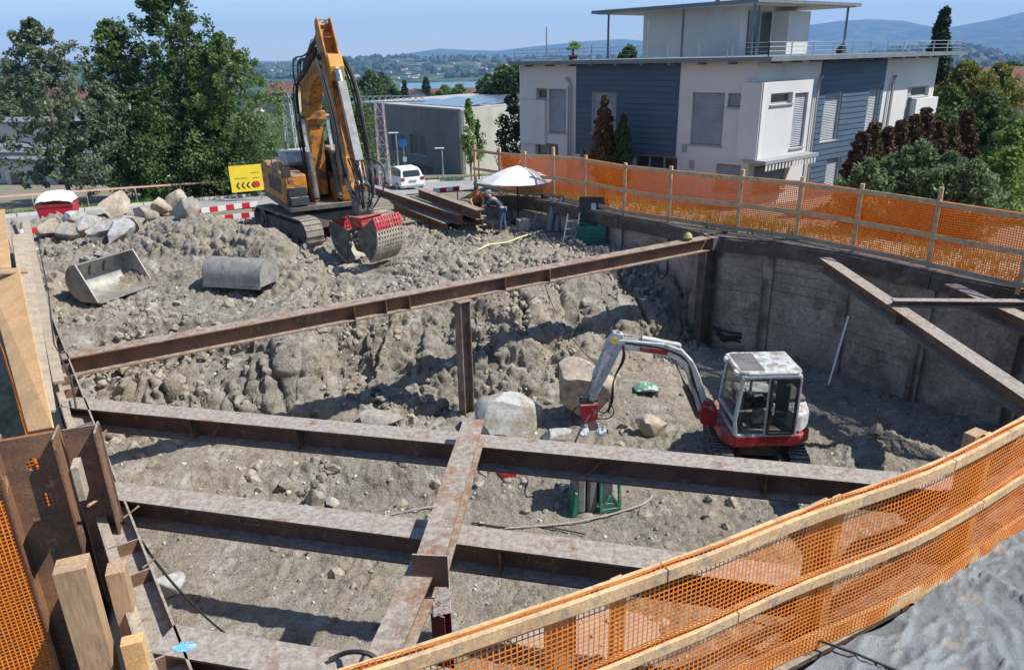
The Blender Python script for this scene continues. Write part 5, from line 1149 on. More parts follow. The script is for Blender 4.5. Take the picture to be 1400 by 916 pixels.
class Face:
    def __init__(s, o, d, parent, n=None): s.o = V3((*o, 0)); s.d = V3((*d, 0)).normalized(); s.n = V3((s.d.y, -s.d.x, 0)) if n is None else n; s.p = parent
    def tz(s, x, y):
        r = ray(x, y); k = (s.o-CAM).dot(s.n)/r.dot(s.n); q = CAM+r*k; return (q-s.o).dot(s.d), q.z
    def rect(s, x0, y0, x1, y1):
        ym, xm = (y0+y1)/2, (x0+x1)/2; t0, t1 = s.tz(x0, ym)[0], s.tz(x1, ym)[0]; z0, z1 = s.tz(xm, y1)[1], s.tz(xm, y0)[1]
        return (min(t0, t1), max(t0, t1), z0, z1)
    def at(s, t, z, off=0.): return s.o+s.d*t+s.n*off+Z3*z
    def M(s): return Matrix((s.d, s.n, Z3)).transposed()
    def slab(s, mb, t0, t1, z0, z1, o0, o1): mb.box(s.at((t0+t1)/2, (z0+z1)/2, (o0+o1)/2), (t1-t0, o1-o0, z1-z0), M=s.M()); return mb
    def wall(s, T0, T1, Z0, Z1, ops, m, th=.3, off=0., name='wall', parent=None):
        ts = sorted({T0, T1, *[min(max(o[k], T0), T1) for o in ops for k in (0, 1)]}); zs = sorted({Z0, Z1, *[min(max(o[k], Z0), Z1) for o in ops for k in (2, 3)]}); mb = MB()
        for a, b in zip(ts[:-1], ts[1:]):
            run = None
            for c, d in zip(zs[:-1], zs[1:]):
                hole = any(o[0] < (a+b)/2 < o[1] and o[2] < (c+d)/2 < o[3] for o in ops)
                if not hole: s.slab(mb, a, b, c, d, off-th, off)
        return mb.build(name, m, parent or s.p, world=True)
    def window(s, r, kind='blind', off=0., sill=True, mull=1):
        t0, t1, z0, z1 = r; dep = -.16+off
        mb = MB(); f = .06
        for q in ((t0, t1, z1-f, z1), (t0, t1, z0, z0+f), (t0, t0+f, z0+f, z1-f), (t1-f, t1, z0+f, z1-f)): s.slab(mb, *q, dep-.04, dep+.03)
        for k in range(1, mull): tm = t0+(t1-t0)*k/mull; s.slab(mb, tm-.03, tm+.03, z0+f, z1-f, dep-.04, dep+.03)
        w = mb.build('window', m_frame, s.p, world=True)
        mb = MB(); s.slab(mb, t0+f, t1-f, z0+f, z1-f, dep-.03, dep-.01); mb.build('pane', m_room, w, world=True)
        if kind == 'dark':
            mb = MB(); s.slab(mb, t0+f, t1-f, z0+f, z1-f, dep-.009, dep+.01); mb.build('shutter', m_dshut, w, world=True)
        if kind == 'blind':
            mb = MB(); z = z0+f+.02
            while z < z1-.05: mb.box(s.at((t0+t1)/2, z, dep+.065), (t1-t0-.04, .055, .012), M=s.M() @ Matrix.Rotation(R_(-62), 3, 'X')); z += .062
            mb.build('blind', m_blind, w, world=True)
        if sill: mb = MB(); s.slab(mb, t0-.04, t1+.04, z0-.05, z0-.003, dep, off+.05); mb.build('sill', m_frame, w, world=True)
def siding(f, t0, t1, z0, z1, ops):
    mb = MB(); z = z0
    while z < z1-.02:
        h = min(.21, z1-z); segs = [(t0, t1)]
        for o in ops:
            if o[2] < z+h*.5 < o[3]: segs = [q for (a, b) in segs for q in ((a, min(b, o[0])), (max(a, o[1]), b)) if q[1]-q[0] > .02]
        for a, b in segs:
            c = [f.at(a, z, .003), f.at(b, z, .003), f.at(b, z, .042), f.at(a, z, .042), f.at(a, z+h, .003), f.at(b, z+h, .003), f.at(b, z+h-.005, .02), f.at(a, z+h-.005, .02)]
            mb.add(c, [(0,1,2,3),(4,7,6,5),(0,4,5,1),(1,5,6,2),(2,6,7,3),(3,7,4,0)])
        z += h
    mb.build('siding', m_siding, f.p, world=True)
HN_ = (8.42, 26.0); dL = (-.70, .714); dR = (.79, .613)
hs_ = thing('white_house', 'modern white rendered house with dark blue cladding and a roof terrace', 'house', (8.42, 26.0, -1.2))
fl = Face(HN_, dL, hs_, n=V3((-.714, -.70, 0))); fr_ = Face(HN_, dR, hs_)
if fr_.n.y > 0: fr_.n = -fr_.n
LT = 11.1; RT = 13.4; ZB, ZT = -1.3, 4.47
xl = lambda x, y=140: fl.tz(x, y)[0]; xr = lambda x, y=140: fr_.tz(x, y)[0]
b0, b1_ = xl(928), xl(788)
opsL = [fl.rect(945, 127, 989, 199), fl.rect(995, 128, 1022, 147), fl.rect(809, 124, 843, 183), fl.rect(750, 122, 774, 182), fl.rect(733, 121, 748, 136), fl.rect(732, 196, 763, 215), fl.rect(866, 213, 926, 232), fl.rect(978, 225, 1013, 262), fl.rect(793, 204, 807, 228)]
fl.wall(0, LT, ZB, ZT, opsL, m_plaster)
siding(fl, b0, b1_, max(fl.tz(860, 217)[1], -.3), ZT-.01, opsL)
for i, o in enumerate(opsL): fl.window(o, 'glass' if i in (4, 5, 6, 8) else 'blind', mull=3 if i == 6 else (2 if i == 5 else 1))
opsR = [fr_.rect(1124, 124, 1147, 192), fr_.rect(1184, 121, 1199, 182), fr_.rect(1238, 120, 1246, 165), fr_.rect(1247, 118, 1270, 132), fr_.rect(1128, 216, 1146, 256), fr_.rect(1030, 225, 1074, 262)]
fr_.wall(0, RT, ZB, ZT, opsR, m_plaster)
c0_, c1_ = xr(1124, 160)-.45, xr(1206, 130)
siding(fr_, c0_, c1_, ZB+.2, ZT-.01, opsR)
for i, o in enumerate(opsR): fr_.window(o, 'glass' if i == 3 else 'blind')
# back walls
for (o, d, L_) in ((fl.at(LT, 0), dR, RT), (fr_.at(RT, 0), dL, LT)):
    f = Face((o.x, o.y), d, hs_); q = MB(); f.slab(q, 0, L_, ZB, ZT, -.1, .1); q.build('wall', m_plaster, hs_, world=True)
# corner bay
bay = Face((HN_[0], HN_[1]), dR, hs_); bay.n = fr_.n
bt1 = xr(1091, 160); bz0, bz1 = fr_.tz(1060, 211)[1], fr_.tz(1062, 111)[1]
bo_ = [fr_.rect(1038, 127, 1068, 142), fr_.rect(1068, 127, 1086, 200)]
bay.wall(-.3, bt1, bz0, bz1, bo_, m_plaster, th=.42, off=.45, name='bay')
for i, o in enumerate(bo_): bay.window(o, 'glass' if i == 0 else 'blind', off=.45)
bl_ = Face((HN_[0], HN_[1]), dL, hs_, n=fl.n); bl_.slab(MB(), 0, 1, 0, 1, 0, 1)
q = MB(); bl_.slab(q, -.45, .35, bz0, bz1, .001, .3); q.build('bay', m_plaster, hs_, world=True)
q = MB(); bay.slab(q, -.35, bt1+.15, bz0-.12, bz0-.004, .0, .9); aw = q.build('awning', m_frame, hs_, world=True)
q = MB(); t_ = -.3
while t_ < bt1+.1: bay.slab(q, t_, t_+.10, bz0-.34, bz0-.125, .86, .88); t_ += .2
q.build('valance', m_plaster, aw, world=True)
# balcony parapet right end, left corner notch parapets
q = MB(); r = fr_.rect(1243, 134, 1276, 172); bay.slab(q, r[0], RT+.10, r[2], r[3], .02, .25); q.build('balcony', m_plaster, hs_, world=True)
q = MB(); r = fl.rect(724, 137, 747, 197); fl.slab(q, r[0], LT+.02, r[2], r[3], .004, .10); q.build('balcony', m_plaster, hs_, world=True)
# downpipes
for f, x, y0, y1 in ((fr_, 1116, 107, 250), (fr_, 1218, 107, 190), (fl, 783, 110, 215)):
    t_, zt = f.tz(x, y0); q = MB(); hose(q, [f.at(t_+.35, zt+.05, .02), f.at(t_+.25, zt+.08, .12), f.at(t_+.02, zt-.1, .12), f.at(t_, zt-.5, .12), f.at(t_, ZB, .12)], .045, 2); q.tube([f.at(t_+.14, zt-.2, .10), f.at(t_+.14, ZB, .10)], .03, 6); q.build('downpipe', m_frame, hs_, world=True, smooth=True)
for (x, y) in ((936, 203), (946, 225)):
    t_, z_ = fl.tz(x, y); q = MB(); fl.slab(q, t_-.1, t_+.1, z_-.15, z_+.15, .002, .03); q.build('vent_cover', m_frame, hs_, world=True)
# terrace slab
ov = .75
def corner4(o, oL, oR, tL, tR): return [o+V3((*dL, 0))*-oL*0+V3((*dL, 0))*a+V3((*dR, 0))*b for a, b in ((-oL, -oR), (tL, -oR), (tL, tR), (-oL, tR))]
def slab4(name, c, z0, z1, m, parent, bev=.0):
    mb = MB(); mb.add([(*p.xy, z0) for p in c]+[(*p.xy, z1) for p in c], [(0,1,2,3),(4,5,6,7),(0,1,5,4),(1,2,6,5),(2,3,7,6),(3,0,4,7)]); return mb.build(name, m, parent, world=True, bevel=bev)
hn3 = V3((*HN_, 0)); cs = corner4(hn3, ov, ov*.6, LT+.3, RT+1.0)
slab4('terrace_slab', cs, 4.475, 4.62, m_roofg, hs_)
for k in range(9): q = MB(); p = fl.at(.8+k*1.2, 4.43, .0); q.bar(p, p+fl.n*.5, .08, .07); q.build('bracket', m_roofg, hs_, world=True)
for k in range(11): q = MB(); p = fr_.at(.8+k*1.2, 4.43, .0); q.bar(p, p+fr_.n*.4, .08, .07); q.build('bracket', m_roofg, hs_, world=True)
# railing
rc = corner4(hn3, ov-.25, ov*.6-.2, LT+.1, RT+.8); q = MB()
for a, b in ((rc[1], rc[0]), (rc[0], rc[3])):
    L_ = (b-a).length; n = int(L_/1.25)
    for k in range(n+1): p = a+(b-a)*k/n; q.bar((p.x, p.y, 4.62), (p.x, p.y, 5.06), .03, .04)
    for z in (4.78, 4.92, 5.06): q.tube([(a.x, a.y, z), (b.x, b.y, z)], .014, 6)
q.build('railing', m_rail, hs_, world=True)
for t_ in (1.0, 4.3, 6.9, 9.3):
    p = fl.at(t_, 4.62, .3); q = MB(); q.tube([p, p+Z3*(.55 if t_ != 9.3 and t_ != 4.3 else 1.3)], .025, 6); q.build('pole', m_rail, hs_, world=True)
# penthouse
pn = V3((12.06, 38.0, 0)); u, v = V3((*dL, 0)), V3((*dR, 0))
def pc(a, b): return pn+u*a+v*b
def pbox(name, a0, a1, b0_, b1, z0, z1, m, par=hs_, bev=0): return slab4(name, [pc(a0, b0_), pc(a1, b0_), pc(a1, b1), pc(a0, b1)], z0, z1, m, par, bev)
pbox('penthouse_wall', 1.9, 7.9, 1.6, 6.6, 4.63, 7.0, m_plaster)
pbox('penthouse_wall', 1.0, 1.9, 4.4, 6.4, 4.64, 6.75, m_plaster)
pbox('glass_door', 1.84, 1.93, 2.2, 4.2, 4.66, 6.75, m_room); pbox('door_frame', 1.80, 1.86, 3.1, 3.2, 4.66, 6.75, m_frame)
pbox('penthouse_roof', 0, 10.2, 0, 9.6, 7.0, 7.16, m_roofg); pbox('roof_soffit', .2, 10.0, .2, 9.4, 6.96, 6.998, m_plaster)
for a, b in ((.4, .4), (.4, 9.0), (4.4, .4), (9.4, .5), (1.2, 2.0)):
    p = pc(a, b); q = MB(); q.cyl((p.x, p.y, 4.62), (p.x, p.y, 6.97), .06, n=10); q.build('column', m_roofg, hs_, world=True)
q = MB(); p = pc(5, 4); q.cyl((p.x, p.y, 7.16), (p.x, p.y, 7.6), .12, n=10); q.build('chimney', m_roofg, hs_, world=True)
# lower yard slab and the ground behind the fence
yd = MB(); a = fl.at(-.5, -1.28, 3.3); 
# ---- grey concrete hall
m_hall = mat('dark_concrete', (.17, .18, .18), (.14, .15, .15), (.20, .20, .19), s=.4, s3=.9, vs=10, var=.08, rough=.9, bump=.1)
m_hall2 = mat('sunlit_concrete', (.40, .39, .33), (.34, .34, .29), (.28, .29, .25), s=.4, s3=.8, vs=10, var=.1, rough=.9, bump=.1)  # paler copy of the hall concrete, sunlight on that wall painted in
B = P(630, 150, .55); gh = thing('concrete_hall', 'low grey concrete building with three dark windows and solar panels on its flat roof', 'building', (B.x, B.y, -5))
A_ = P(512, 141, .55); dA = (A_-B).xy.normalized(); fa = Face((B.x, B.y), (dA.x, dA.y), gh); 
if fa.n.y > 0: fa.n = -fa.n
LA = (A_-B).length+3.5; opsA = [fa.rect(561, 185, 582, 212), fa.rect(536, 184, 554, 208), fa.rect(566, 226, 592, 240)]
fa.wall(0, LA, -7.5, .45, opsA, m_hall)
for o in opsA: fa.window(o, 'dark', mull=2)
dB = V3((.62, .785)); fb = Face((B.x, B.y), (dB.x, dB.y), gh)
if fb.n.y > 0: fb.n = -fb.n
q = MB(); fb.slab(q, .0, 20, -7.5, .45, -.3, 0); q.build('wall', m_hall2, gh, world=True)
q = MB(); c = [B.xy, B.xy+dA*LA, B.xy+dA*LA+dB.xy*20, B.xy+dB.xy*20]; q.add([(p.x, p.y, .452) for p in c]+[(p.x, p.y, .58) for p in c], [(0,1,2,3),(4,5,6,7),(0,1,5,4),(1,2,6,5),(2,3,7,6),(3,0,4,7)]); q.build('roof', mat('flat_roof_gravel', (.33, .33, .32), rough=.9), gh, world=True)
m_pv = mat('solar_panel', (.10, .13, .17), (.16, .20, .25), s=2, rough=.18, bump=0, spec=.7)
for i in range(5):
    for j in range(4):
        p = V3((B.x, B.y, .59))+V3((*(dA*(1.2+2.3*i)), 0))+V3((*(dB*(1.5+4.2*j)), 0)); dd_ = V3((*dA, 0)); ee = V3((*dB, 0))
        q = MB(); q.add([p, p+dd_*2.1, p+dd_*2.1+ee*3.6+Z3*.25, p+ee*3.6+Z3*.25, p+Z3*.05, p+dd_*2.1+Z3*.05, p+dd_*2.1+ee*3.6+Z3*.3, p+ee*3.6+Z3*.3], [(0,1,2,3),(4,5,6,7),(0,1,5,4),(1,2,6,5),(2,3,7,6),(3,0,4,7)]); q.build('solar_panel', m_pv, gh, world=True)
# ---- houses further off
def small_house(label, x, y, z, D, w, l, h, rz, wallc, roofc, group=None, hip=.35, windows=True):
    if D is None: q = P(x, y, z)
    else: q = PY(x, y, D)
    q = V3((q.x, q.y, q.z-h*.6)); t = thing('house', label, 'house', q, rz, group)
    mb = MB(); mb.prism([(-w/2, -3), (w/2, -3), (w/2, h*.6), (0, h*.6+w*hip), (-w/2, h*.6)], (0, 0, 0), (1, 0, 0), (0, 0, 1), (0, l, 0)); mb.build('wall', wallc, t)
    for s in (-1, 1):
        mb = MB(); mb.bar((0, 0, h*.6+w*hip+.1), (s*(w/2+.5), 0, h*.6-.35*hip*1+.1-.1), l+1.0, .18, up=(0, 0, 1)); mb.build('roof', roofc, t)
    if windows:
        for k in range(3):
            for s in (-1, 1):
                mb = MB(); mb.box((w/2*s, -l/2+l*(k+.5)/3, h*.25), (.06, 1.1, 1.2)); mb.build('window', m_room, t)
        for s in (-1, 1):
            for k in (-.25, .25):
                mb = MB(); mb.box((w*k, s*l/2, h*.25), (1.1, .06, 1.2)); mb.build('window', m_room, t)
    return t
m_hw = mat('house_wall', (.55, .53, .48), (.48, .45, .4), s=.2, rough=.9); m_hw2 = mat('beige_house_wall', (.42, .37, .28), rough=.9)
for lb, x, y, D, w, l, h, rz, wm_ in (('white gabled house with red brown roof right of the orange excavator boom', 511, 135, 260, 9, 13, 5, 1.1, m_hw), ('small white house with its gable end facing, left of the dark red roofs', 570, 134, 260, 8, 11, 6, .2, m_hw),
        ('long red roofed house behind the concrete hall', 594, 134, 290, 9, 16, 4, 1.45, m_hw2), ('red brown roof peeping out behind the right end of the hall', 640, 132, 310, 9, 16, 3.4, 1.5, m_hw2),
        ('red roofed house between the big tree and the excavator boom', 396, 128, 240, 9, 12, 4.5, 1.2, m_hw2), ('house with red roof at the left edge behind the trees', 15, 124, 220, 10, 14, 5, 1.3, m_hw), ('red roofed house glimpsed through the leftmost tree', 88, 130, 230, 9, 13, 5, .9, m_hw2),
        ('pale house glimpsed between the left tree and the middle tree', 128, 138, 180, 9, 12, 6, 1.4, m_hw), ('brown roofed building at the right edge behind the bushes', 1395, 140, 75, 9, 12, 4, 1.2, m_hw2)):
    small_house(lb, x, y, None, D, w, l, h, rz, wm_, m_tile)
# low pale sheds and parking walls seen through the trees on the left
for lb, x, y, D, w, l, h, rz in (('long low white shed seen through the trees on the left', 50, 205, 75, 7, 26, 3.2, 1.35), ('pale flat roofed workshop behind the left trees', 150, 215, 70, 8, 18, 3, 1.2), ('second pale shed farther down the slope on the left', 60, 165, 105, 9, 34, 4, 1.45)):
    q = PY(x, y, D); t = thing('shed', lb, 'shed', q, rz); mb = MB(); mb.box((0, 0, -h/2-1), (w, l, h+2)); mb.build('wall', m_hw, t); mb = MB(); mb.box((0, 0, .1), (w+.6, l+.6, .2)); mb.build('roof', m_roofg, t)
    for k in range(6):
        mb = MB(); mb.box((w/2+.01, -l/2+l*(k+.5)/6, -h*.55), (.05, 1.6, 1.1)); mb.build('window', m_room, t); mb = MB(); mb.box((-w/2-.01, -l/2+l*(k+.5)/6, -h*.55), (.05, 1.6, 1.1)); mb.build('window', m_room, t)
lot = MB(); pts = [PY(-60, 262, 52), PY(330, 246, 62), PY(330, 175, 110), PY(-60, 190, 110)]
# tiny far houses on the opposite shore and town
proto = None; rr = random.Random(12); m_far = mat('far_house_wall', (.62, .6, .56), rough=.9, bump=0, var=0); m_farr = mat('far_roof', (.20, .12, .10), rough=.9, bump=0, var=0)
cnt = 0
while cnt < 210:
    x = rr.choice((rr.uniform(380, 740), rr.uniform(380, 740), rr.uniform(1290, 1400), rr.uniform(0, 380))); D = rr.choice((rr.uniform(2650, 4300), rr.uniform(2650, 3600), rr.uniform(280, 900)))
    if D < 1000 and (x > 1200 or 560 < x < 690): continue
    d = ray(x, 90); X_ = d.x/d.y*D; z = float(far_z(np.array([X_]), np.array([D]))[0])
    w, l, h = rr.uniform(9, 15), rr.uniform(12, 26), rr.uniform(5, 9)
    t = bpy.data.objects.new('house', None)
    if proto is None:
        mb = MB(); mb.prism([(-.5, -.5), (.5, -.5), (.5, .55), (0, .95), (-.5, .55)], (0, 0, 0), (1, 0, 0), (0, 0, 1), (0, 1, 0)); bpy.data.objects.remove(t)
        mb.cur = 1; mb.prism([(-.56, .5), (-.56, .56), (0, 1.02), (.56, .56), (.56, .5), (0, .96)], (0, 0, 0), (1, 0, 0), (0, 0, 1), (0, 1.06, 0)); o = mb.build('house', [m_far, m_farr]); proto = o
    else: bpy.data.objects.remove(t); o = proto.copy(); COL.objects.link(o)
    o.location = (X_, D, z); o.scale = (w, l, h); o.rotation_euler = (0, 0, rr.uniform(0, 3.1))
    if D > 1000: o['label'] = 'tiny pale house among fields on the hillside across the lake'; o['group'] = 'houses across the lake'
    else: o['label'] = 'tiny pale house in the town this side of the lake'; o['group'] = 'houses in the town below'
    o['category'] = 'house'; cnt += 1
# ================================================================ TREES
def leaves(n_cl, per, cen, crad, lsz, rng, flat=.0, aspect=1.0):
    n = n_cl*per; c = np.repeat(cen, per, 0); cr = np.repeat(crad, per)
    d = rng.normal(size=(n, 3)); d /= np.linalg.norm(d, axis=1)[:, None]; p = c + d*(cr*rng.random(n)**.45)[:, None]
    a = rng.normal(size=(n, 3)); a[:, 2] *= (1-flat); a /= np.linalg.norm(a, axis=1)[:, None]; b = rng.normal(size=(n, 3)); b -= (b*a).sum(1)[:, None]*a; b /= np.linalg.norm(b, axis=1)[:, None]
    s = (lsz*rng.uniform(.6, 1.35, n))[:, None]; a = a*s*aspect; b = b*s*.55
    V = np.stack([p-a, p+b, p+a, p-b], 1).reshape(-1, 3); return V, np.arange(4*n).reshape(-1, 4)
def tree(name, label, base, h, prof, ncl, per, lsz, m, seed, r0=.2, crown0=.15, clr=(.5, .9), trunk_m=None, cat='tree', group=None, lean=0, aspect=1., shell_=.6, nl=26):
    rng = np.random.default_rng(seed); t = thing(name, label, cat, base, 0, group)
    u = crown0 + (1-crown0)*rng.random(ncl)**.9; R = np.array([prof(k) for k in u])*(1+.18*rng.normal(size=ncl)); a = rng.uniform(0, 6.283, ncl)
    lob = 1+.30*vnoise(np.cos(a)*1.7+u*3, np.sin(a)*1.7, None, seed); rr_ = R*lob*(shell_+(1-shell_)*rng.random(ncl))*np.sqrt(rng.random(ncl))**.5
    cen = np.stack([np.cos(a)*rr_+lean*u*h, np.sin(a)*rr_, u*h], -1); crad = rng.uniform(*clr, ncl)*np.clip(R/np.max(R)+.35, .4, 1.1)
    V, F = leaves(ncl, per, cen, crad, lsz, rng, aspect=aspect)
    npmesh('crown', V, F, m, t)
    mb = MB(); tp = [V3((lean*h*k/6+.04*h*.1*rng.normal(), .04*h*.1*rng.normal(), h*.93*k/6)) for k in range(7)]; tp[0] = V3((0, 0, -.3)); mb.tube(tp, [r0*(1-.88*k/6) for k in range(7)], 8)
    for k in rng.choice(ncl, min(nl, ncl), replace=False):
        e = V3(cen[k]); z0 = max(.12*h, e.z-.35*(V3((e.x, e.y, 0)).length)-.06*h); f = z0/(h*.93); s = V3((lean*z0, 0, z0)); mid = s.lerp(e, .55)+V3((0, 0, .04*h)); r_ = r0*(1-.88*min(f, 1))*.5
        mb.tube([s, mid, e], [r_, r_*.6, r_*.2], 5)
    mb.build('trunk', trunk_m or m_bark, t, smooth=True); return t
m_bark = mat('bark', (.10, .08, .06), (.15, .13, .10), s=4, rough=.95, bump=.5)
m_lg = leafmat('birch_leaves', (.075, .14, .035), (.16, .23, .07)); m_lgrey = leafmat('willow_leaves', (.10, .14, .075), (.19, .23, .14)); m_ld = leafmat('dark_leaves', (.05, .095, .028), (.11, .17, .055))
m_lc = leafmat('conifer_needles', (.02, .042, .022), (.045, .075, .035), .15); m_lred = leafmat('dry_hedge_leaves', (.15, .05, .035), (.07, .06, .028), .15); m_ly = leafmat('bright_leaves', (.13, .22, .04), (.25, .34, .08)); m_thu = leafmat('cypress_leaves', (.03, .055, .018), (.07, .10, .03), .15); m_brn = leafmat('browned_cypress_leaves', (.16, .08, .03), (.07, .07, .025), .15)
m_lyb = leafmat('yellowing_leaves', (.13, .17, .04), (.26, .22, .06)); m_gb = leafmat('grey_green_shrub', (.10, .16, .06), (.22, .29, .13))
def egg(w, lo=.3): return lambda k: w*(max(.02, math.sin(math.pi*min(1, (k*.93+.07))**.8))**.7)
def col(w): return lambda k: w*min(1, (k+.12)*2.2)*min(1, (1.06-k)*1.8)
def cone(w): return lambda k: w*(1.05-k)
def tb(x, y, D, zoff=0): q = PY(x, y, D); return V3((q.x, q.y, float(natural(np.array(q.x), np.array(q.y)))+zoff))
tree('willow_tree', 'tall grey green feathery tree at the left edge of the picture', tb(80, 200, 42), 9.8, lambda k: 3.5*(1-.42*abs(k-.38)*1.9)*(1 if k < .82 else (1.02-k)/.2), 330, 52, .09, m_lgrey, 2, .22, .12, (.22, .48), aspect=1.4, shell_=.35)
tree('willow_tree', 'lower grey green tree just right of the leftmost tree', tb(150, 200, 43), 6.6, egg(2.6), 170, 52, .09, m_lgrey, 3, .16, .1, (.22, .48), aspect=1.4, shell_=.4)
tree('poplar_tree', 'slender green tree with a rounded top between the grey tree and the tallest one', tb(182, 200, 46), 10.2, lambda k: 2.3*min(1, (k+.3)*1.6)*min(1, (1.05-k)*3.2), 270, 60, .10, m_lg, 4, .2, .1, (.25, .5), shell_=.4)
tree('poplar_tree', 'tallest dark green tree with its top out of the picture', tb(258, 200, 46), 13.2, lambda k: 3.3*min(1, (k+.35)*1.5)*min(1, (1.05-k)*2.4), 460, 62, .11, m_ld, 5, .28, .08, (.3, .6), shell_=.4)
tree('birch_tree', 'broad lighter green tree to the left of the orange excavator', tb(322, 200, 45), 9.2, egg(3.3), 340, 62, .10, m_lg, 6, .22, .06, (.28, .58), shell_=.45)
tree('birch_tree', 'low dark bushy tree at the foot of the tallest tree', tb(215, 200, 44), 5.6, egg(3.0), 240, 80, .10, m_ld, 7, .2, .03, (.45, .9), shell_=.4)
tree('birch_tree', 'low bushy tree directly behind the yellow sign', tb(300, 200, 46), 5.0, egg(2.8), 220, 80, .10, m_ld, 27, .2, .03, (.45, .9), shell_=.4)
tree('birch_tree', 'green tree seen between the boom and the lattice mast', tb(480, 200, 66), 8.0, egg(2.6), 200, 80, .13, m_lg, 8, .18, .1, (.5, 1.), shell_=.4)
tree('birch_tree', 'slim young tree climbing the corner of the concrete hall', tb(643, 200, 57), 6.0, col(.75), 60, 60, .10, m_ly, 9, .09, .25, (.2, .45), shell_=.3)
q = P(655, 240, -3.8); tree('young_tree', 'thin dark leaved sapling beside the fence end', (q.x, q.y, -4.2), 4.6, col(.6), 45, 45, .08, m_ld, 10, .07, .3, (.2, .4), shell_=.3)
q = PY(716, 210, 36); tree('young_tree', 'open branched small tree in front of the left end of the white house', (q.x-.35, q.y, -2.0), 5.2, egg(1.6), 60, 60, .10, m_lc, 11, .09, .25, (.25, .5), shell_=.5)
for x, y0, w, hh, m, lb, sd in ((826, 208, .52, 3.1, m_brn, 'taller half browned columnar cypress before the blue cladding', 13), (851, 214, .34, 2.35, m_thu, 'shorter green columnar cypress right of the browned one', 14)):
    p = fl.at(fl.tz(x, 180)[0], 0, 2.2); d = ray(x, 205); X_ = d.x/d.y*p.y; zt = PY(x, 132 if w > .4 else 160, p.y).z
    tree('cypress_tree', lb, (X_, p.y, zt-hh-.6), hh+.6, col(w), 120, 130, .05, m, sd, .06, .02, (.14, .24), shell_=.7)
# palm on the terrace
p = fl.at(xl(766, 75), 4.62, -.8); t = thing('palm_tree', 'small fan palm in a pot on the house roof terrace', 'palm', p); mb = MB(); mb.cyl((0, 0, 0), (0, 0, .2), .16, .2, 12); mb.build('pot', m_tile, t); mb = MB(); mb.tube([(0, 0, .1), (0, 0, .45)], .05, 6); mb.build('trunk', m_bark, t)
mb = MB(); rr = random.Random(5)
for k in range(46):
    a = rr.uniform(0, 6.28); el = rr.uniform(-.2, 1.2); L_ = rr.uniform(.3, .5); d = V3((math.cos(a)*math.cos(el), math.sin(a)*math.cos(el), math.sin(el))); s = V3((-math.sin(a), math.cos(a), 0)); c = V3((0, 0, .45)); mb.add([c, c+d*L_*.6+s*.05, c+d*L_-Z3*.06, c+d*L_*.6-s*.05], [(0, 1, 2, 3)])
mb.build('crown', m_ly, t)
q = PY(1283, 70, 42); tree('spruce_tree', 'tall dark conifer rising behind the right end of the white house', (q.x, q.y, -3), 9.6, cone(1.75), 330, 70, .10, m_lc, 15, .18, .1, (.3, .55), aspect=1.5, shell_=.5)
for x, yt, D, w, m, lb, sd in ((1322, 84, 40, 2.3, m_lyb, 'yellowing broad tree right of the conifer', 16), (1368, 88, 44, 2.6, m_lyb, 'dark yellow green tree by the right edge', 17), (1398, 168, 27, 1.5, m_ly, 'bright green leafy bush at the right edge', 18), (1352, 128, 36, 2.2, m_ld, 'dark green bush behind the brown hedge', 19), (1302, 118, 37, 1.7, m_lg, 'green tree directly right of the house end', 20), (1385, 205, 22, 1.2, m_ly, 'light green bush above the grey slope', 30), (1290, 150, 33, 1.5, m_ld, 'dark shrub filling the gap behind the brown thuja row', 31)):
    top = PY(x, yt, D); b = -2.2; tree('tree' if w > 1.8 else 'bush', lb, (top.x, top.y, b), top.z-b, egg(w), int(150*w), 60, .09 if D > 30 else .07, m, sd, .13, .05, (.2, .5), cat='tree' if w > 1.8 else 'bush', shell_=.45)
# row of browned thujas
xs_ = [(1178, 182, .42), (1196, 170, .45), (1213, 176, .4), (1232, 166, .5), (1252, 158, .42), (1268, 150, .4), (1285, 168, .42), (1304, 172, .4), (1324, 152, .5)]
lbl = ['leftmost thuja touching the blue cladding', 'second thuja from the left in the browned row', 'third thuja from the left in the browned row', 'fourth thuja from the left in the browned row', 'pointed thuja in the middle of the browned row', 'tallest pointed thuja right of the middle of the row', 'low thuja right of the tallest pointed one', 'eighth thuja, with greener tips, in the browned row', 'broad dark red thuja ending the row on the right']
for k, (x, yt, w) in enumerate(xs_):
    D = 23.5+.55*k; top = PY(x, yt, D); b = -.9; tree('thuja', lbl[k], (top.x, top.y, b), top.z-b, lambda u_, w=w: w*(1.75+.3*math.sin(w*97))*min(1, (u_+.3)*2)*(1.08-u_)**.7, 480, 60, .05, m_lred if k % 3 != 1 else m_brn, 40+k, .06, .02, (.08, .17), cat='hedge tree', group='browned thujas in a row', shell_=.6)
for x, yt, D, w, h_, lb, sd in ((1190, 222, 20.5, .9, 1.3, 'grey green shrub at the left end behind the fence', 60), (1225, 215, 20.8, 1.1, 1.7, 'grey green shrub left of centre behind the fence', 61), (1262, 196, 20.5, 1.2, 2.1, 'tallest grey green shrub behind the fence', 62), (1300, 212, 20.0, 1.2, 1.7, 'grey green shrub right of the tallest one', 63), (1333, 222, 19.3, 1.0, 1.5, 'grey green shrub at the right end behind the fence', 64)):
    top = PY(x, yt, D); tree('shrub', lb, (top.x, top.y, top.z-h_-.6), h_+.6, egg(w), int(170*w), 55, .06, m_gb, sd, .05, .02, (.12, .32), cat='shrub', shell_=.3, aspect=1.4)
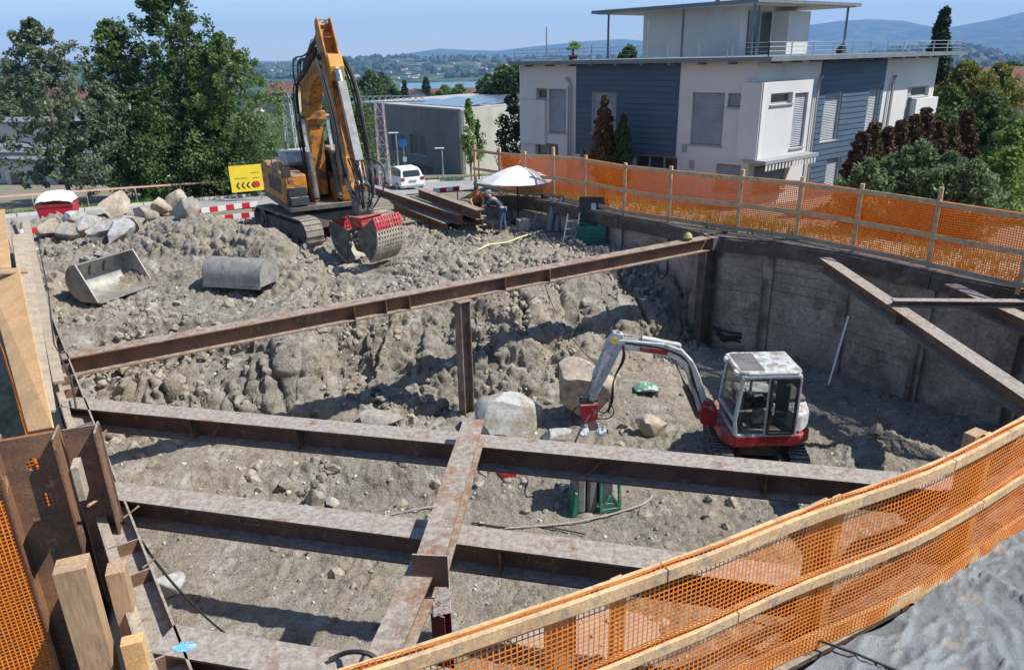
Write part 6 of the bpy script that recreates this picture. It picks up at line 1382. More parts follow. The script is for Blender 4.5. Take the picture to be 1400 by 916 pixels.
# dark trees beyond the hall, and the wooded edge
for x, yt, D, w, h_, m, sd, lb in ((688, 97, 95, 5, 14, m_ld, 70, 'round dark tree left of the group behind the white house'), (708, 93, 92, 5, 15, m_ld, 71, 'dark tree touching the left end of the white house'), (668, 106, 100, 4, 12, m_ld, 72, 'lower dark tree at the left of the wooded group'),
        (628, 119, 150, 4, 9, m_lg, 73, 'green tree behind the hall roof left of the lake'), (608, 119, 165, 4, 10, m_lg, 74, 'green tree above the long red roof'), (553, 112, 175, 2.6, 13, m_lc, 75, 'dark pointed spruce between two houses'), (538, 118, 180, 3.0, 11, m_ld, 76, 'dark tree right of the white gabled house'),
        (505, 100, 200, 6, 17, m_ld, 77, 'large dark tree above the white gabled house'), (522, 102, 205, 5, 16, m_ld, 78, 'dark tree right of the large one above the gabled house'), (582, 108, 260, 5, 15, m_lc, 79, 'bluish dark tree before the lake shore'), (472, 108, 170, 5, 15, m_lg, 80, 'green tree seen just right of the boom top'),
        (20, 110, 140, 6, 13, m_ld, 81, 'dark tree behind the leftmost tree'), (1385, 92, 90, 6, 12, m_ld, 82, 'distant dark tree above the bushes at the right'), (860, 66, 60, 2, 6, m_ld, 83, 'dark tree top showing above the terrace beside the penthouse'), (1150, 68, 55, 1.2, 6, m_ld, 84, 'tree top peeping above the terrace railing on the right')):
    top = PY(x, yt, D); tree('tree', lb, (top.x, top.y, top.z-h_), h_, egg(w) if m is not m_lc else cone(w), int(26*w)+50, 60, .10*w**.5+.12, m, sd, .25, .08, (.8*w/4, 1.6*w/4), shell_=.4, nl=8)
# far woods on both shores as one mass
rng = np.random.default_rng(77); nT = 5200
Dd = np.concatenate([rng.uniform(180, 1650, nT//2), rng.uniform(2620, 5200, nT//2)]); aa = rng.uniform(-.72, .72, nT); Xw = Dd*np.sin(aa); Yw = Dd*np.cos(aa)
keep = ~((aa > -.16) & (aa < -.02) & (Dd < 2600) & (Dd > 380)) & (vnoise(Xw/170, Yw/170, None, 3) > -.05) & (vnoise(Xw/40, Yw/40, None, 9) > -.4); Xw, Yw, Dd = Xw[keep], Yw[keep], Dd[keep]; Zw = far_z(Xw, Yw); Zw0 = np.where((Dd < 1700) & (Zw < -58), 1, 0)
keep = Zw0 == 0; Xw, Yw, Zw, Dd = Xw[keep], Yw[keep], Zw[keep], Dd[keep]; n = len(Xw)
import bmesh
bm = bmesh.new(); bmesh.ops.create_icosphere(bm, subdivisions=2, radius=1); bv = np.array([v_.co[:] for v_ in bm.verts]); bf = np.array([[v_.index for v_ in f.verts] for f in bm.faces]); bm.free()
S = np.stack([rng.uniform(4, 9, n), rng.uniform(4, 9, n), rng.uniform(6, 10, n)], -1)*np.where(Dd > 2000, 2.2, 1.)[:, None]*np.array([1, 1, .75])
V = bv[None]*S[:, None]*(1+rng.uniform(-.3, .3, (n, len(bv), 1)))+np.stack([Xw, Yw, Zw+S[:, 2]*.5], -1)[:, None]; F = bf[None]+(np.arange(n)*len(bv))[:, None, None]
o = npmesh('woods', V.reshape(-1, 3), F.reshape(-1, 3), mat('far_woods', (.028, .052, .022), (.05, .08, .03), s=.02, vs=.2, rough=1, bump=0, island=.35)); o['kind'] = 'stuff'; o['label'] = 'scattered dark woods over the plain and the hills around the lake'; o['category'] = 'woods'
# ================================================================ SMALL THINGS ON THE UPPER GROUND
NZ = lambda x, y: float(natural(np.array(float(x)), np.array(float(y))))
# ---- pile of steel beams on trestles
def pbeam(label, a, b, m, h=.34, w=.32):
    a, b = V3(a), V3(b); mb = MB(); c = V3((0, 0, -h/2)); t = thing('steel_beam', label, 'steel beam', (a+b)/2+c*2, 0, 'steel beams stacked beside the workers')
    mb.hbeam(a+c, b+c, h, w, .025, .015); mb.build('beam', m, t, world=True); return t
pbeam('topmost light rusty beam of the stack, in front of the worker in orange', P(657, 287, -.12), P(572, 257, -.12), m_rust_l)
pbeam('long dark beam on the far side of the stack', P(632, 294, -.46), P(498, 250, -.46), m_rust)
pbeam('lowest beam of the stack with its near end jutting out over the mud', P(612, 305, -.80), P(538, 276, -.80), m_rust_l)
pbeam('second beam under the topmost one, lying in its shade', P(660, 296, -.47), P(590, 268, -.47), m_rust)
for k, (x, y) in enumerate(((648, 300), (560, 275))):
    q = P(x, y, -.85); mb = MB(); mb.bar(q+V3((-.9, .5, -.03)), q+V3((.9, -.5, -.03)), .14, .12)
    for s in (-.7, .7): mb.bar(q+V3((s, -s*.55, -.05)), q+V3((s, -s*.55, -.65)), .1, .1, up=(1, 0, 0))
    o = solo(mb, 'timber_trestle', m_wood_g, ('timber trestle under the near end of the beam stack', 'timber trestle under the far end of the beam stack')[k], 'trestle', base=(q.x, q.y, -1.2))
q = GP(590, 305); mb = MB(); mb.bar(q+V3((-1.1, -.2, .05)), q+V3((.9, .5, .08)), .18, .05); solo(mb, 'timber_plank', m_wood_g, 'grey plank lying in the mud below the beam stack', 'plank', base=q)
# ---- umbrella
ub = V3((.33, 27.7, gz(.33, 27.7))); t = thing('parasol', 'open white parasol on a thin black pole beside the workers', 'parasol', ub)
m_cloth = mat('white_cloth', (.66, .62, .62), (.63, .59, .59), rough=.9, bump=.05, var=.04)
mb = MB(); mb.cyl((0, 0, -.02), (0, 0, 2.17), .025, n=8); mb.cyl((0, 0, 0), (0, 0, .08), .28, n=20); mb.build('pole', m_black, t)
mb = MB(); n = 8; Rr_ = 1.35; V = [(0, 0, 2.2)]; F = []
for j, (r, z) in enumerate(((.45, 2.08), (.9, 1.90), (Rr_, 1.66))):
    for k in range(n*2): a = math.pi*k/n; rr_ = r*(1 if k % 2 == 0 else .955); V.append((math.cos(a)*rr_, math.sin(a)*rr_, z-(0 if k % 2 == 0 else .015)))
m2 = n*2
for k in range(m2): F.append((0, 1+k, 1+(k+1) % m2))
for j in range(2):
    for k in range(m2): F.append((1+j*m2+k, 1+(j+1)*m2+k, 1+(j+1)*m2+(k+1) % m2, 1+j*m2+(k+1) % m2))
V += [(v[0]*.995, v[1]*.995, v[2]-.012) for v in V[:]]; nb = 1+3*m2; F += [tuple(i+nb for i in f[::-1]) for f in F]
F += [(1+2*m2+k, 1+2*m2+(k+1) % m2, nb+1+2*m2+(k+1) % m2, nb+1+2*m2+k) for k in range(m2)]
mb.add(V, F); mb.build('canopy', m_cloth, t)
mb = MB()
for k in range(n): a = 2*math.pi*k/n; mb.tube([(0, 0, 2.12), (math.cos(a)*Rr_*.98, math.sin(a)*Rr_*.98, 1.64)], .008, 4)
mb.build('ribs', m_black, t)
# ---- red box on legs with black top, gas cylinders, green box, stepladder, block, plank strips
q = V3((1.25, 27.3, gz(1.25, 27.0))); t = thing('tool_stand', 'small red tub with a black motor standing on thin legs by the wall', 'tool stand', q)
mb = MB(); mb.prism([(-.32, .95), (.32, .95), (.24, .62), (-.22, .6)], (0, 0, 0), (1, 0, 0), (0, 0, 1), (0, .42, 0)); mb.build('tub', m_mred, t, bevel=.02)
mb = MB(); mb.box((.08, 0, 1.09), (.26, .24, .28)); mb.build('motor', m_black, t, bevel=.04)
for x, y in ((-.2, -.15), (.2, -.15), (0, .18)): mb = MB(); mb.tube([(x, y, .62), (x*1.8-.05, y*1.6, 0)], .02, 6); mb.build('leg', m_rail, t)
m_gas = mat('grey_gas_cylinder', (.20, .22, .24), (.15, .16, .18), rough=.45, mud=.2)
for k, (dx, lb) in enumerate(((0, 'left grey gas cylinder leaning against the low wall'), (.26, 'right grey gas cylinder leaning against the low wall'))):
    q = V3((1.42+dx, 26.0-dx*.3, gz(1.42+dx, 26.0))); t = thing('gas_cylinder', lb, 'gas cylinder', q); tp = V3((.22, .30, 1.25)); mb = MB(); mb.tube([(0, 0, 0), tp*.05, tp*.82, tp*.92, tp*.97], [.10, .115, .115, .09, .04], 14); mb.build('bottle', m_gas, t, smooth=True); mb = MB(); mb.tube([tp*.96, tp*1.06], .045, 8); mb.build('valve', m_chrome, t)
q = V3((2.75, 24.0, gz(2.75, 24.0)-.03)); t = thing('storage_box', 'green ribbed plastic box with its black lid standing open', 'storage box', q, R_(-12))
mb = MB(); W_, D_, H_ = .98, .62, .62
for a in ((0, -D_/2, W_, .04), (0, D_/2, W_, .04)): mb.box((a[0], a[1], H_/2), (a[2], a[3], H_))
for s in (-1, 1): mb.box((s*(W_/2-.02), 0, H_/2), (.04, D_-.05, H_-.003))
mb.box((0, 0, .05), (W_-.05, D_-.05, .06)); m_gbox = mat('green_plastic', (.025, .15, .12), (.02, .11, .09), rough=.5, mud=.2, bump=.05); bx = mb.build('body', m_gbox, t, bevel=.01)
for k in range(4): mb = MB(); mb.box((0, -D_/2-.03, .14+.13*k), (W_*.9, .03, .05)); mb.build('rib', m_gbox, bx)
mb = MB(); Tm = Matrix.Rotation(R_(-8), 3, 'X'); mb.box((0, D_/2+.10, H_+.42), (W_, .06, .84), M=Tm); ld_ = mb.build('lid', m_black, t, bevel=.02)
mb = MB(); mb.box((0, D_/2+.055, H_+.50), (.16, .01, .28), M=Tm); mb.build('sticker', mat('lilac_sticker', (.5, .47, .58), rough=.5), ld_)
q = V3((2.05, 24.3, gz(2.05, 24.2))); t = thing('stepladder', 'small aluminium stepladder beside the green box', 'stepladder', q, R_(20)); m_alu = mat('aluminium', (.55, .56, .56), rough=.4, metal=.6, bump=.05)
for s in (-.22, .22):
    mb = MB(); mb.bar((s-.2, -.3, 0), (s+.12, .0, .95), .05, .025, up=(1, 0, 0)); mb.build('rail', m_alu, t); mb = MB(); mb.bar((s+.32, .2, 0), (s+.12, .0, .75), .03, .02, up=(1, 0, 0)); mb.build('rear_leg', m_alu, t)
for k in range(3): mb = MB(); f = .25+.25*k; mb.box((-.2+.32*f, -.3+.3*f, .95*f), (.42, .12, .025)); mb.build('step', m_alu, t)
q = GP(715, 316); mb = MB(); mb.box((0, 0, .2), (.42, .36, .42), rz=.3); o = solo(mb, 'concrete_block', m_gry, 'dark grey block on the mud in front of the parasol', 'block', bevel=.02); o.location = q
q = GP(735, 312); mb = MB(); mb.box((0, 0, .1), (.5, .3, .22), rz=.5); o = solo(mb, 'concrete_block', m_conc, 'low pale block right of the dark grey block', 'block', bevel=.02); o.location = q
a, b = GP(640, 350), GP(742, 318); pts = [a.lerp(b, k/8) for k in range(9)]; pts = [V3((p.x, p.y, gz(p.x, p.y)+.06+.12*math.sin(math.pi*k/8))) for k, p in enumerate(pts)]
mb = MB(); mb.tube(pts, .03, 6); solo(mb, 'hose', mat('pale_yellow_hose', (.60, .56, .30), rough=.6, mud=.3), 'pale yellow hose curving over the mud towards the workers', 'hose', base=a, smooth=True)
mb = MB(); hose(mb, [GP(x, y)+V3((0, 0, .04)) for x, y in ((712, 320), (735, 330), (760, 322), (785, 330), (800, 345))], .015); solo(mb, 'hose', m_black, 'thin black hose on the mud in front of the stepladder', 'hose', base=GP(760, 330), smooth=True)
a = P(1133, 526, FL+.02); mb = MB(); mb.bar(a, P(1167, 441, 0)+V3((0, 0, 0)) if False else V3((a.x+.42, a.y+.35, FL+1.75)), .05, .035); solo(mb, 'timber_lath', m_alu, 'pale lath leaning against the dark right wall', 'lath', base=a)
mb = MB(); rr = random.Random(6); c = P(1012, 478, FL)+V3((.15, .25, .1))
for k in range(6): hose(mb, [c+V3((math.cos(a_+k)*(.55+.08*k), math.sin(a_+k)*.22, .08+.07*k+.12*math.sin(a_*2+k))) for a_ in [i*.78 for i in range(9)]], .035)
mb.rock(tuple(c+V3((.5, 0, .15))), (.8, .4, .5), 4); solo(mb, 'hose_heap', m_black, 'heap of black hoses and sheeting against the wall behind the small excavator', 'heap', base=c, smooth=True)
q = P(938, 330, 0); t = thing('strut_pot', 'small yellow pot standing on the far end of the long strut', 'strut_pot', (S1[1]+(S1[0]-S1[1])*.045)); mb = MB(); mb.tube([(0, 0, 0), (0, 0, .08), (0, 0, .16), (0, 0, .22)], [.11, .13, .11, .05], 14); mb.build('body', mat('dusty_yellow', (.42, .36, .10), (.3, .27, .12), rough=.6), t, smooth=True); mb = MB(); mb.tube([(-.08, 0, .2), (0, 0, .3), (.08, 0, .2)], .012, 6); mb.build('handle', m_black, t)  # a plain yellow pot with a handle, not a lamp
mb = MB(); rr = random.Random(9)
p0 = P(878, 553, FL+.0); mb.rock((0, 0, .05), (.42, .3, .14), 7); o = solo(mb, 'crumpled_bag', mat('green_white_plastic', (.10, .25, .17), (.45, .5, .48), s=6, f=(.5, .56), rough=.4), 'crumpled green and white plastic bag on the ground between arm and cab', 'bag', smooth=True); o.location = (p0.x, p0.y, gz(p0.x, p0.y)+.05)
# cable hanging down from the waler into the pit and one over the near beam
mb = MB(); a = P(152, 678, .02); b = P(330, 878, FL+.05); hose(mb, [a, a.lerp(b, .25)+V3((.0, 0, -.35)), a.lerp(b, .5)+V3((0, 0, -.4)), a.lerp(b, .8)+V3((0, 0, -.25)), b, b+V3((.25, -.15, 0))], .017)
solo(mb, 'cable', m_black, 'thick black cable hanging from the left waler to the pit floor', 'cable', base=b, smooth=True)
mb = MB(); hose(mb, [P(450, 902, .03), P(470, 892, .06), P(490, 890, .22), P(508, 894, .20), P(519, 905, .16), P(522, 935, .16)], .022); solo(mb, 'cable', m_black, 'short black cable looped over the nearest beam at the bottom edge', 'cable', base=P(480, 905, 0), smooth=True)
# slack cables from the strut and thin ropes on the slope
mb = MB(); hose(mb, [P(745, 362, .0), P(745, 400, -1.6), P(790, 480, -2.4), P(850, 520, -3.1)], .012); solo(mb, 'rope', m_black, 'thin rope hanging from the long strut down the slope', 'rope', base=P(790, 480, -2.6), smooth=True)
# ---- red container with white cover
q = V3((-18.4, 29.9, NZ(-18.4, 29.9))); t = thing('container', 'red bin topped with a bulging white cover at the roadside', 'container', q, R_(18))
mb = MB(); mb.prism([(-.56, 0), (.56, 0), (.66, .95), (-.66, .95)], (0, 0, 0), (1, 0, 0), (0, 0, 1), (0, 1.1, 0)); mb.build('bin', mat('bright_red_paint', (.50, .02, .04), (.38, .02, .04), rough=.5, mud=.1), t, bevel=.03)
mb = MB(); mb.box((0, -.5, .95), (1.36, .14, .10)); mb.box((0, .5, .95), (1.36, .14, .10)); mb.build('rim', m_mred, t)
xs3 = np.linspace(-.68, .68, 26); ys3 = np.linspace(-.6, .6, 22); XX, YY = np.meshgrid(xs3, ys3); ZZ = 1.0+.42*(1-(XX/.70)**6)*(1-(YY/.62)**6)**.7+.07*fbm(XX*2.5, YY*2.5, None, 3, 3, ridge=True)*(1-(XX/.72)**4); I = np.arange(XX.size).reshape(XX.shape)
npmesh('cover', np.stack([XX.ravel(), YY.ravel(), ZZ.ravel()], -1), np.stack([I[:-1, :-1], I[:-1, 1:], I[1:, 1:], I[1:, :-1]], -1).reshape(-1, 4), m_white, t, smooth=True)
# ---- barrier planks red/white
m_rw_r = mat('barrier_red', (.55, .03, .04), rough=.5, bump=0, var=.08); m_rw_w = mat('barrier_white', (.75, .74, .72), rough=.5, bump=0, var=.05)
def barrier(label, a, b, z, hgt, n, feet=True):
    a = V3((*a, z)); b = V3((*b, z-.0)); t = thing('barrier_board', label, 'barrier', (a+b)/2-Z3*z+Z3*(z-hgt)); 
    mb = MB()
    for k in range(n): mb.cur = k % 2; mb.bar(a.lerp(b, k/n), a.lerp(b, (k+1)/n), .04, .2)
    mb.build('board', [m_rw_w, m_rw_r], t, world=True)
    if feet:
        for p in (a.lerp(b, .08), a.lerp(b, .92)):
            mb = MB(); mb.bar(p+V3((-.02, .05, -hgt)), p+V3((0, .05, .1)), .05, .05, up=(1, 0, 0)); mb.bar(p+V3((-.3, .1, -hgt+.05)), p+V3((.3, .1, -hgt+.05)), .08, .1); mb.build('foot', m_rw_r, t, world=True)
p1, p2_ = P(252, 291, -.55), P(352, 279, -.55); barrier('upper red and white barrier board left of the excavator track', p1.xy, p2_.xy, -.55, .95, 9)
p1, p2_ = P(296, 299, -.85), P(352, 293, -.85); barrier('lower red and white barrier board left of the excavator track', p1.xy, p2_.xy, -.85, .5, 5)
p1, p2_ = P(28, 318, -.55), P(72, 312, -.55); barrier('short red and white barrier board at the left end of the boulder pile', p1.xy, p2_.xy, -.55, .7, 3)
p1, p2_ = PY(592, 261, 34), PY(628, 257, 34.5); barrier('red and white barrier board behind the beam stack', p1.xy, p2_.xy, p1.z, 1.0, 4)
# ---- road side rail on posts
t = thing('guard_rail', 'long thin salmon coloured rail on posts along the far side of the road', 'railing', (-20, 38.5, NZ(-20, 38.5))); m_sal = mat('salmon_rail', (.50, .30, .22), (.42, .26, .2), rough=.7)
fe2 = inpath(off(far_edge[1:5], .5), 0); fd = np.r_[0, np.cumsum(np.hypot(*np.diff(fe2, axis=0).T))]; s = 0; last = None
while s < fd[-1]-1:
    p = V3((float(np.interp(s, fd, fe2[:, 0])), float(np.interp(s, fd, fe2[:, 1])), 0)); p.z = NZ(p.x, p.y)+.1; mb = MB(); mb.cyl(p-Z3*.1, p+Z3*.92, .035, n=8); mb.build('post', m_wood_v, t, world=True)
    if last is not None: mb = MB(); mb.bar(last+Z3*.92, p+Z3*.92, .05, .09); mb.build('rail', m_sal, t, world=True)
    last = p; s += 2.6
# ---- yellow sign
a, b = PY(312, 228, 41.0), PY(356, 222, 41.8); hh = PY(314, 264, 41.0); t = thing('road_sign', 'large yellow sign board with black chevrons and a red disc by the road', 'sign', ((a.x+b.x)/2, (a.y+b.y)/2, NZ(a.x, a.y)))
L_ = (b.xy-a.xy).length; hgt = a.z-hh.z; sf = Face((a.x, a.y), ((b.x-a.x)/L_, (b.y-a.y)/L_), t)
if sf.n.y > 0: sf.n = -sf.n
m_sy = mat('sign_yellow', (.78, .60, .04), (.72, .54, .04), rough=.5, bump=0, var=.04); m_sk = mat('sign_black', (.02, .02, .02), rough=.5, bump=0)
mb = MB(); sf.slab(mb, 0, L_, hh.z, a.z, -.05, 0); mb.build('board', m_sy, t, world=True)
for k in range(4):
    mb = MB(); x0 = .26+.27*k; zc = hh.z+hgt*.24; w_, h2_ = .17, .17
    pts = [(x0, zc), (x0+w_*.7, zc+h2_), (x0+w_*1.25, zc+h2_), (x0+w_*.55, zc), (x0+w_*1.25, zc-h2_), (x0+w_*.7, zc-h2_)]
    mb.prism([(p[0]-0, p[1]) for p in pts], sf.o+sf.n*.006, sf.d, Z3, sf.n*.008); mb.build('chevron', m_sk, t, world=True)
c = sf.at(L_*.80, hh.z+hgt*.25, .008); mb = MB(); mb.cyl(c-sf.n*.004, c+sf.n*.006, .17, n=22); mb.build('disc', m_rw_r, t, world=True)
for z_, x0, x1 in ((.52, .25, .95), (.70, 1.1, 1.55), (.50, 1.2, 1.55)):
    x = x0
    rr = random.Random(int(z_*100))
    mb = MB()
    while x < x1: w_ = rr.uniform(.03, .07); sf.slab(mb, x, x+w_, hh.z+hgt*z_-.035, hh.z+hgt*z_+.035*rr.uniform(.3, 1), .002, .006); x += w_+.025
    mb.build('small_lettering', mat('sign_brown', (.25, .17, .03), rough=.6, bump=0), t, world=True)
for s in (.2, L_-.2): mb = MB(); mb.bar(sf.at(s, NZ(a.x, a.y)-.1, -.09), sf.at(s, a.z-.1, -.09), .07, .07, up=(1, 0, 0)); mb.build('post', m_rail, t, world=True)
# ---- lattice masts
def mast(label, x, y0, y1, D, w, m, arm=()):
    top = PY(x, y0, D); bz = PY(x, y1, D).z; t = thing('lattice_mast', label, 'mast', (top.x, top.y, bz)); h = top.z-bz; mb = MB(); n = int(h/(w*1.1))
    cs_ = [(-w/2, -w/2), (w/2, -w/2), (w/2, w/2), (-w/2, w/2)]
    for c in cs_: mb.bar((*c, 0), (c[0]*.7, c[1]*.7, h), .06, .06, up=(1, 0, 0))
    for k in range(n):
        f0, f1 = 1-.3*k/n, 1-.3*(k+1)/n
        for i in range(4):
            a_, b_ = cs_[i], cs_[(i+1) % 4]
            if k % 2: a_, b_ = b_, a_
            mb.bar((a_[0]*f0, a_[1]*f0, h*k/n), (b_[0]*f1, b_[1]*f1, h*(k+1)/n), .035, .035); mb.bar((a_[0]*f0, a_[1]*f0, h*k/n), (b_[0]*f0, b_[1]*f0, h*k/n), .03, .03)
    mb.build('lattice', m, t)
    if arm:
        mb = MB(); l0, l1 = arm
        for y in (-.15, .15): mb.bar((l0, y, h), (l1, y, h), .06, .06); 
        mb.bar((l0, 0, h+.35), (l1, 0, h+.3), .05, .05); k = l0
        while k < l1: mb.bar((k, -.15, h), (k+.35, 0, h+.33), .03, .03); mb.bar((k+.35, .15, h), (k, 0, h+.33), .03, .03); k += .35
        mb.build('cross_arm', m_rail, t)
    return t
m_lat = mat('galvanised_lattice', (.50, .53, .52), (.42, .44, .43), rough=.6, bump=0); m_lat2 = mat('faded_red_white_lattice', (.55, .47, .43), (.48, .24, .18), s=1.6, f=(.5, .6), rough=.7, bump=0)
mast('pale galvanised lattice mast left of the orange excavator', 390, 128, 205, 50, .62, m_lat, (-.9, .5))
mast('rust stained lattice mast with a cross arm behind the beam stack', 518, 140, 254, 44, .62, m_lat2, (-2.6, 2.6))
# ---- lamp posts and blue sign
for x, y0, y1, D, lb in ((541, 182, 232, 58, 'taller white lamp post in front of the hall windows'), (604, 203, 240, 60, 'shorter white lamp post on the grass strip before the hall')):
    top = PY(x, y0, D); bz = PY(x, y1, D).z; t = thing('street_lamp', lb, 'lamp post', (top.x, top.y, bz-.6)); h = top.z-bz+.6; mb = MB(); mb.tube([(0, 0, 0), (0, 0, h)], [.07, .045], 8); mb.build('pole', m_lat, t); mb = MB(); mb.box((-.2, 0, h), (.75, .2, .09)); mb.build('lamp_head', m_white, t, bevel=.02)
top = PY(551, 196, 57); bz = PY(551, 240, 57).z; t = thing('road_sign', 'small round blue sign on a thin post by the white car', 'sign', (top.x, top.y, bz-.5)); h = top.z-bz+.5; mb = MB(); mb.tube([(0, 0, 0), (0, 0, h)], .03, 6); mb.build('pole', m_lat, t)
mb = MB(); mb.cyl((0, -.05, h), (0, -.02, h), .33, n=20); mb.build('disc', mat('sign_blue', (.05, .2, .5), rough=.5, bump=0), t); mb = MB(); mb.box((.05, -.04, h-1.2), (.3, .03, .35)); mb.build('plate', m_white, t)
# ---- white car, rear three-quarter
def car(label, x, y, D, rz, L_=3.9, Wd=1.7, Hc=1.5, body=None):
    q = PY(x, y, D); t = thing('parked_car', label, 'car', q, rz)
    st = [(-1.95, .32, .62, .80), (-1.9, .28, .95, .84), (-1.62, .25, 1.02, .85), (-.9, .25, .95, .86), (.6, .25, .92, .86), (1.3, .25, .86, .84), (1.8, .28, .72, .80), (1.97, .34, .58, .72)]
    mb = MB(); V = []; 
    for xx, z0, z1, hw in st:
        for y_, z_ in ((-hw*.9, z0), (-hw, z0+.15), (-hw, z1-.1), (-hw*.93, z1), (hw*.93, z1), (hw, z1-.1), (hw, z0+.15), (hw*.9, z0)): V.append((xx, y_, z_))
    F = [(i*8+k, i*8+(k+1) % 8, i*8+8+(k+1) % 8, i*8+8+k) for i in range(len(st)-1) for k in range(8)]+[tuple(range(8))[::-1], tuple((len(st)-1)*8+k for k in range(8))]
    mb.add(V, F)
    rf_ = [(-1.85, .93, .76), (-1.62, 1.38, .64), (-1.3, 1.47, .62), (-.2, 1.5, .62), (.35, 1.42, .62), (1.25, .88, .74)]
    V = []
    for xx, z1, hw in rf_: V += [(xx, -.78 if z1 < 1 else -hw-.06, min(z1, .93)) , (xx, -hw, z1), (xx, hw, z1), (xx, .78 if z1 < 1 else hw+.06, min(z1, .93))]
    F = [(i*4+k, i*4+k+1, i*4+5+k, i*4+4+k) for i in range(len(rf_)-1) for k in range(3)]
    mb.add(V, F); b = mb.build('body', body or m_white, t, smooth=True, ang=30, bevel=.02)
    for nm, pts in (('rear_window', [(-1.86, -.58, 1.0), (-1.86, .58, 1.0), (-1.66, .52, 1.34), (-1.66, -.52, 1.34)]), ('windscreen', [(.5, -.56, 1.36), (.5, .56, 1.36), (1.15, .64, .97), (1.15, -.64, .97)])):
        mb = MB(); o_ = -.03 if nm == 'rear_window' else .03; mb.add([(p[0]+o_, p[1], p[2]+.02) for p in pts]+[(p[0]+o_*.2, p[1], p[2]) for p in pts], [(0,1,2,3),(7,6,5,4),(0,4,5,1),(1,5,6,2),(2,6,7,3),(3,7,4,0)]); mb.build(nm, m_glass, t)
    for s in (-1, 1):
        mb = MB(); pts = [(-1.5, 1.0), (-1.38, 1.34), (-.2, 1.4), (.3, 1.33), (.85, 1.0)]; mb.prism(pts, (0, s*.69, 0), (1, 0, 0), (0, 0, 1), (0, .08, 0)); mb.build('side_window', m_glass, t)
        mb = MB(); mb.box((-1.92, s*.68, .85), (.1, .26, .2)); mb.build('tail_light', m_mred, t, bevel=.02)
        for xx in (-1.25, 1.25):
            mb = MB(); mb.cyl((xx, s*.66, .31), (xx, s*.86, .31), .31, n=22); w = mb.build('wheel', m_black, t, bevel=.02); mb = MB(); mb.cyl((xx, s*.80, .31), (xx, s*.868, .31), .18, n=14); mb.build('rim', m_alu, w)
    mb = MB(); mb.box((-1.97, 0, .72), (.03, .5, .12)); mb.build('number_plate', m_frame, t); mb = MB(); mb.box((-1.9, 0, .38), (.2, 1.5, .18)); mb.build('bumper', m_frame, t, bevel=.03); return t
car('white hatchback parked beyond the lattice mast', 551, 257, 49.5, R_(118)).location.z += 0
c_ = [o for o in COL.objects if o.name == 'parked_car'][0]; c_.location.z = NZ(c_.location.x, c_.location.y)+.07
car('dark car half hidden behind the lattice mast', 518, 251, 53, R_(118), body=mat('dark_car_paint', (.03, .05, .06), rough=.3, bump=0)).location.z = NZ(*PY(518, 251, 53).xy)+.07
# ================================================================ PEOPLE
def figure(name, joints, edges, rad, m, parent, sub=2, root=0):
    me = bpy.data.meshes.new(name); me.from_pydata([tuple(j) for j in joints], edges, []); me.materials.append(m)
    o = bpy.data.objects.new(name, me); COL.objects.link(o)
    sm = o.modifiers.new('skin', 'SKIN'); sm.use_smooth_shade = True
    sv = me.skin_vertices[0].data if me.skin_vertices else None
    if sv is None:
        bpy.context.view_layer.objects.active = o; me.attributes; import bmesh as bh
        bm = bh.new(); bm.from_mesh(me); lay = bm.verts.layers.skin.verify(); bm.verts.ensure_lookup_table()
        for i, v in enumerate(bm.verts): r = rad[i]; v[lay].radius = r if isinstance(r, tuple) else (r, r); v[lay].use_root = (i == root)
        bm.to_mesh(me); bm.free()
    else:
        for i, d in enumerate(sv): r = rad[i]; d.radius = r if isinstance(r, tuple) else (r, r); d.use_root = (i == root)
    ss_ = o.modifiers.new('sub', 'SUBSURF'); ss_.levels = sub; ss_.render_levels = sub
    dg = bpy.context.evaluated_depsgraph_get(); me2 = bpy.data.meshes.new_from_object(o.evaluated_get(dg)); me2.materials.clear(); me2.materials.append(m)
    bpy.data.objects.remove(o); o = bpy.data.objects.new(name, me2); COL.objects.link(o); o.parent = parent; return o
m_skin = mat('skin', (.42, .24, .16), rough=.6, bump=0, var=.05); m_hairg = mat('grey_hair', (.30, .29, .28), (.2, .2, .2), s=20, rough=.8); m_haird = mat('dark_hair', (.03, .02, .015), rough=.8)
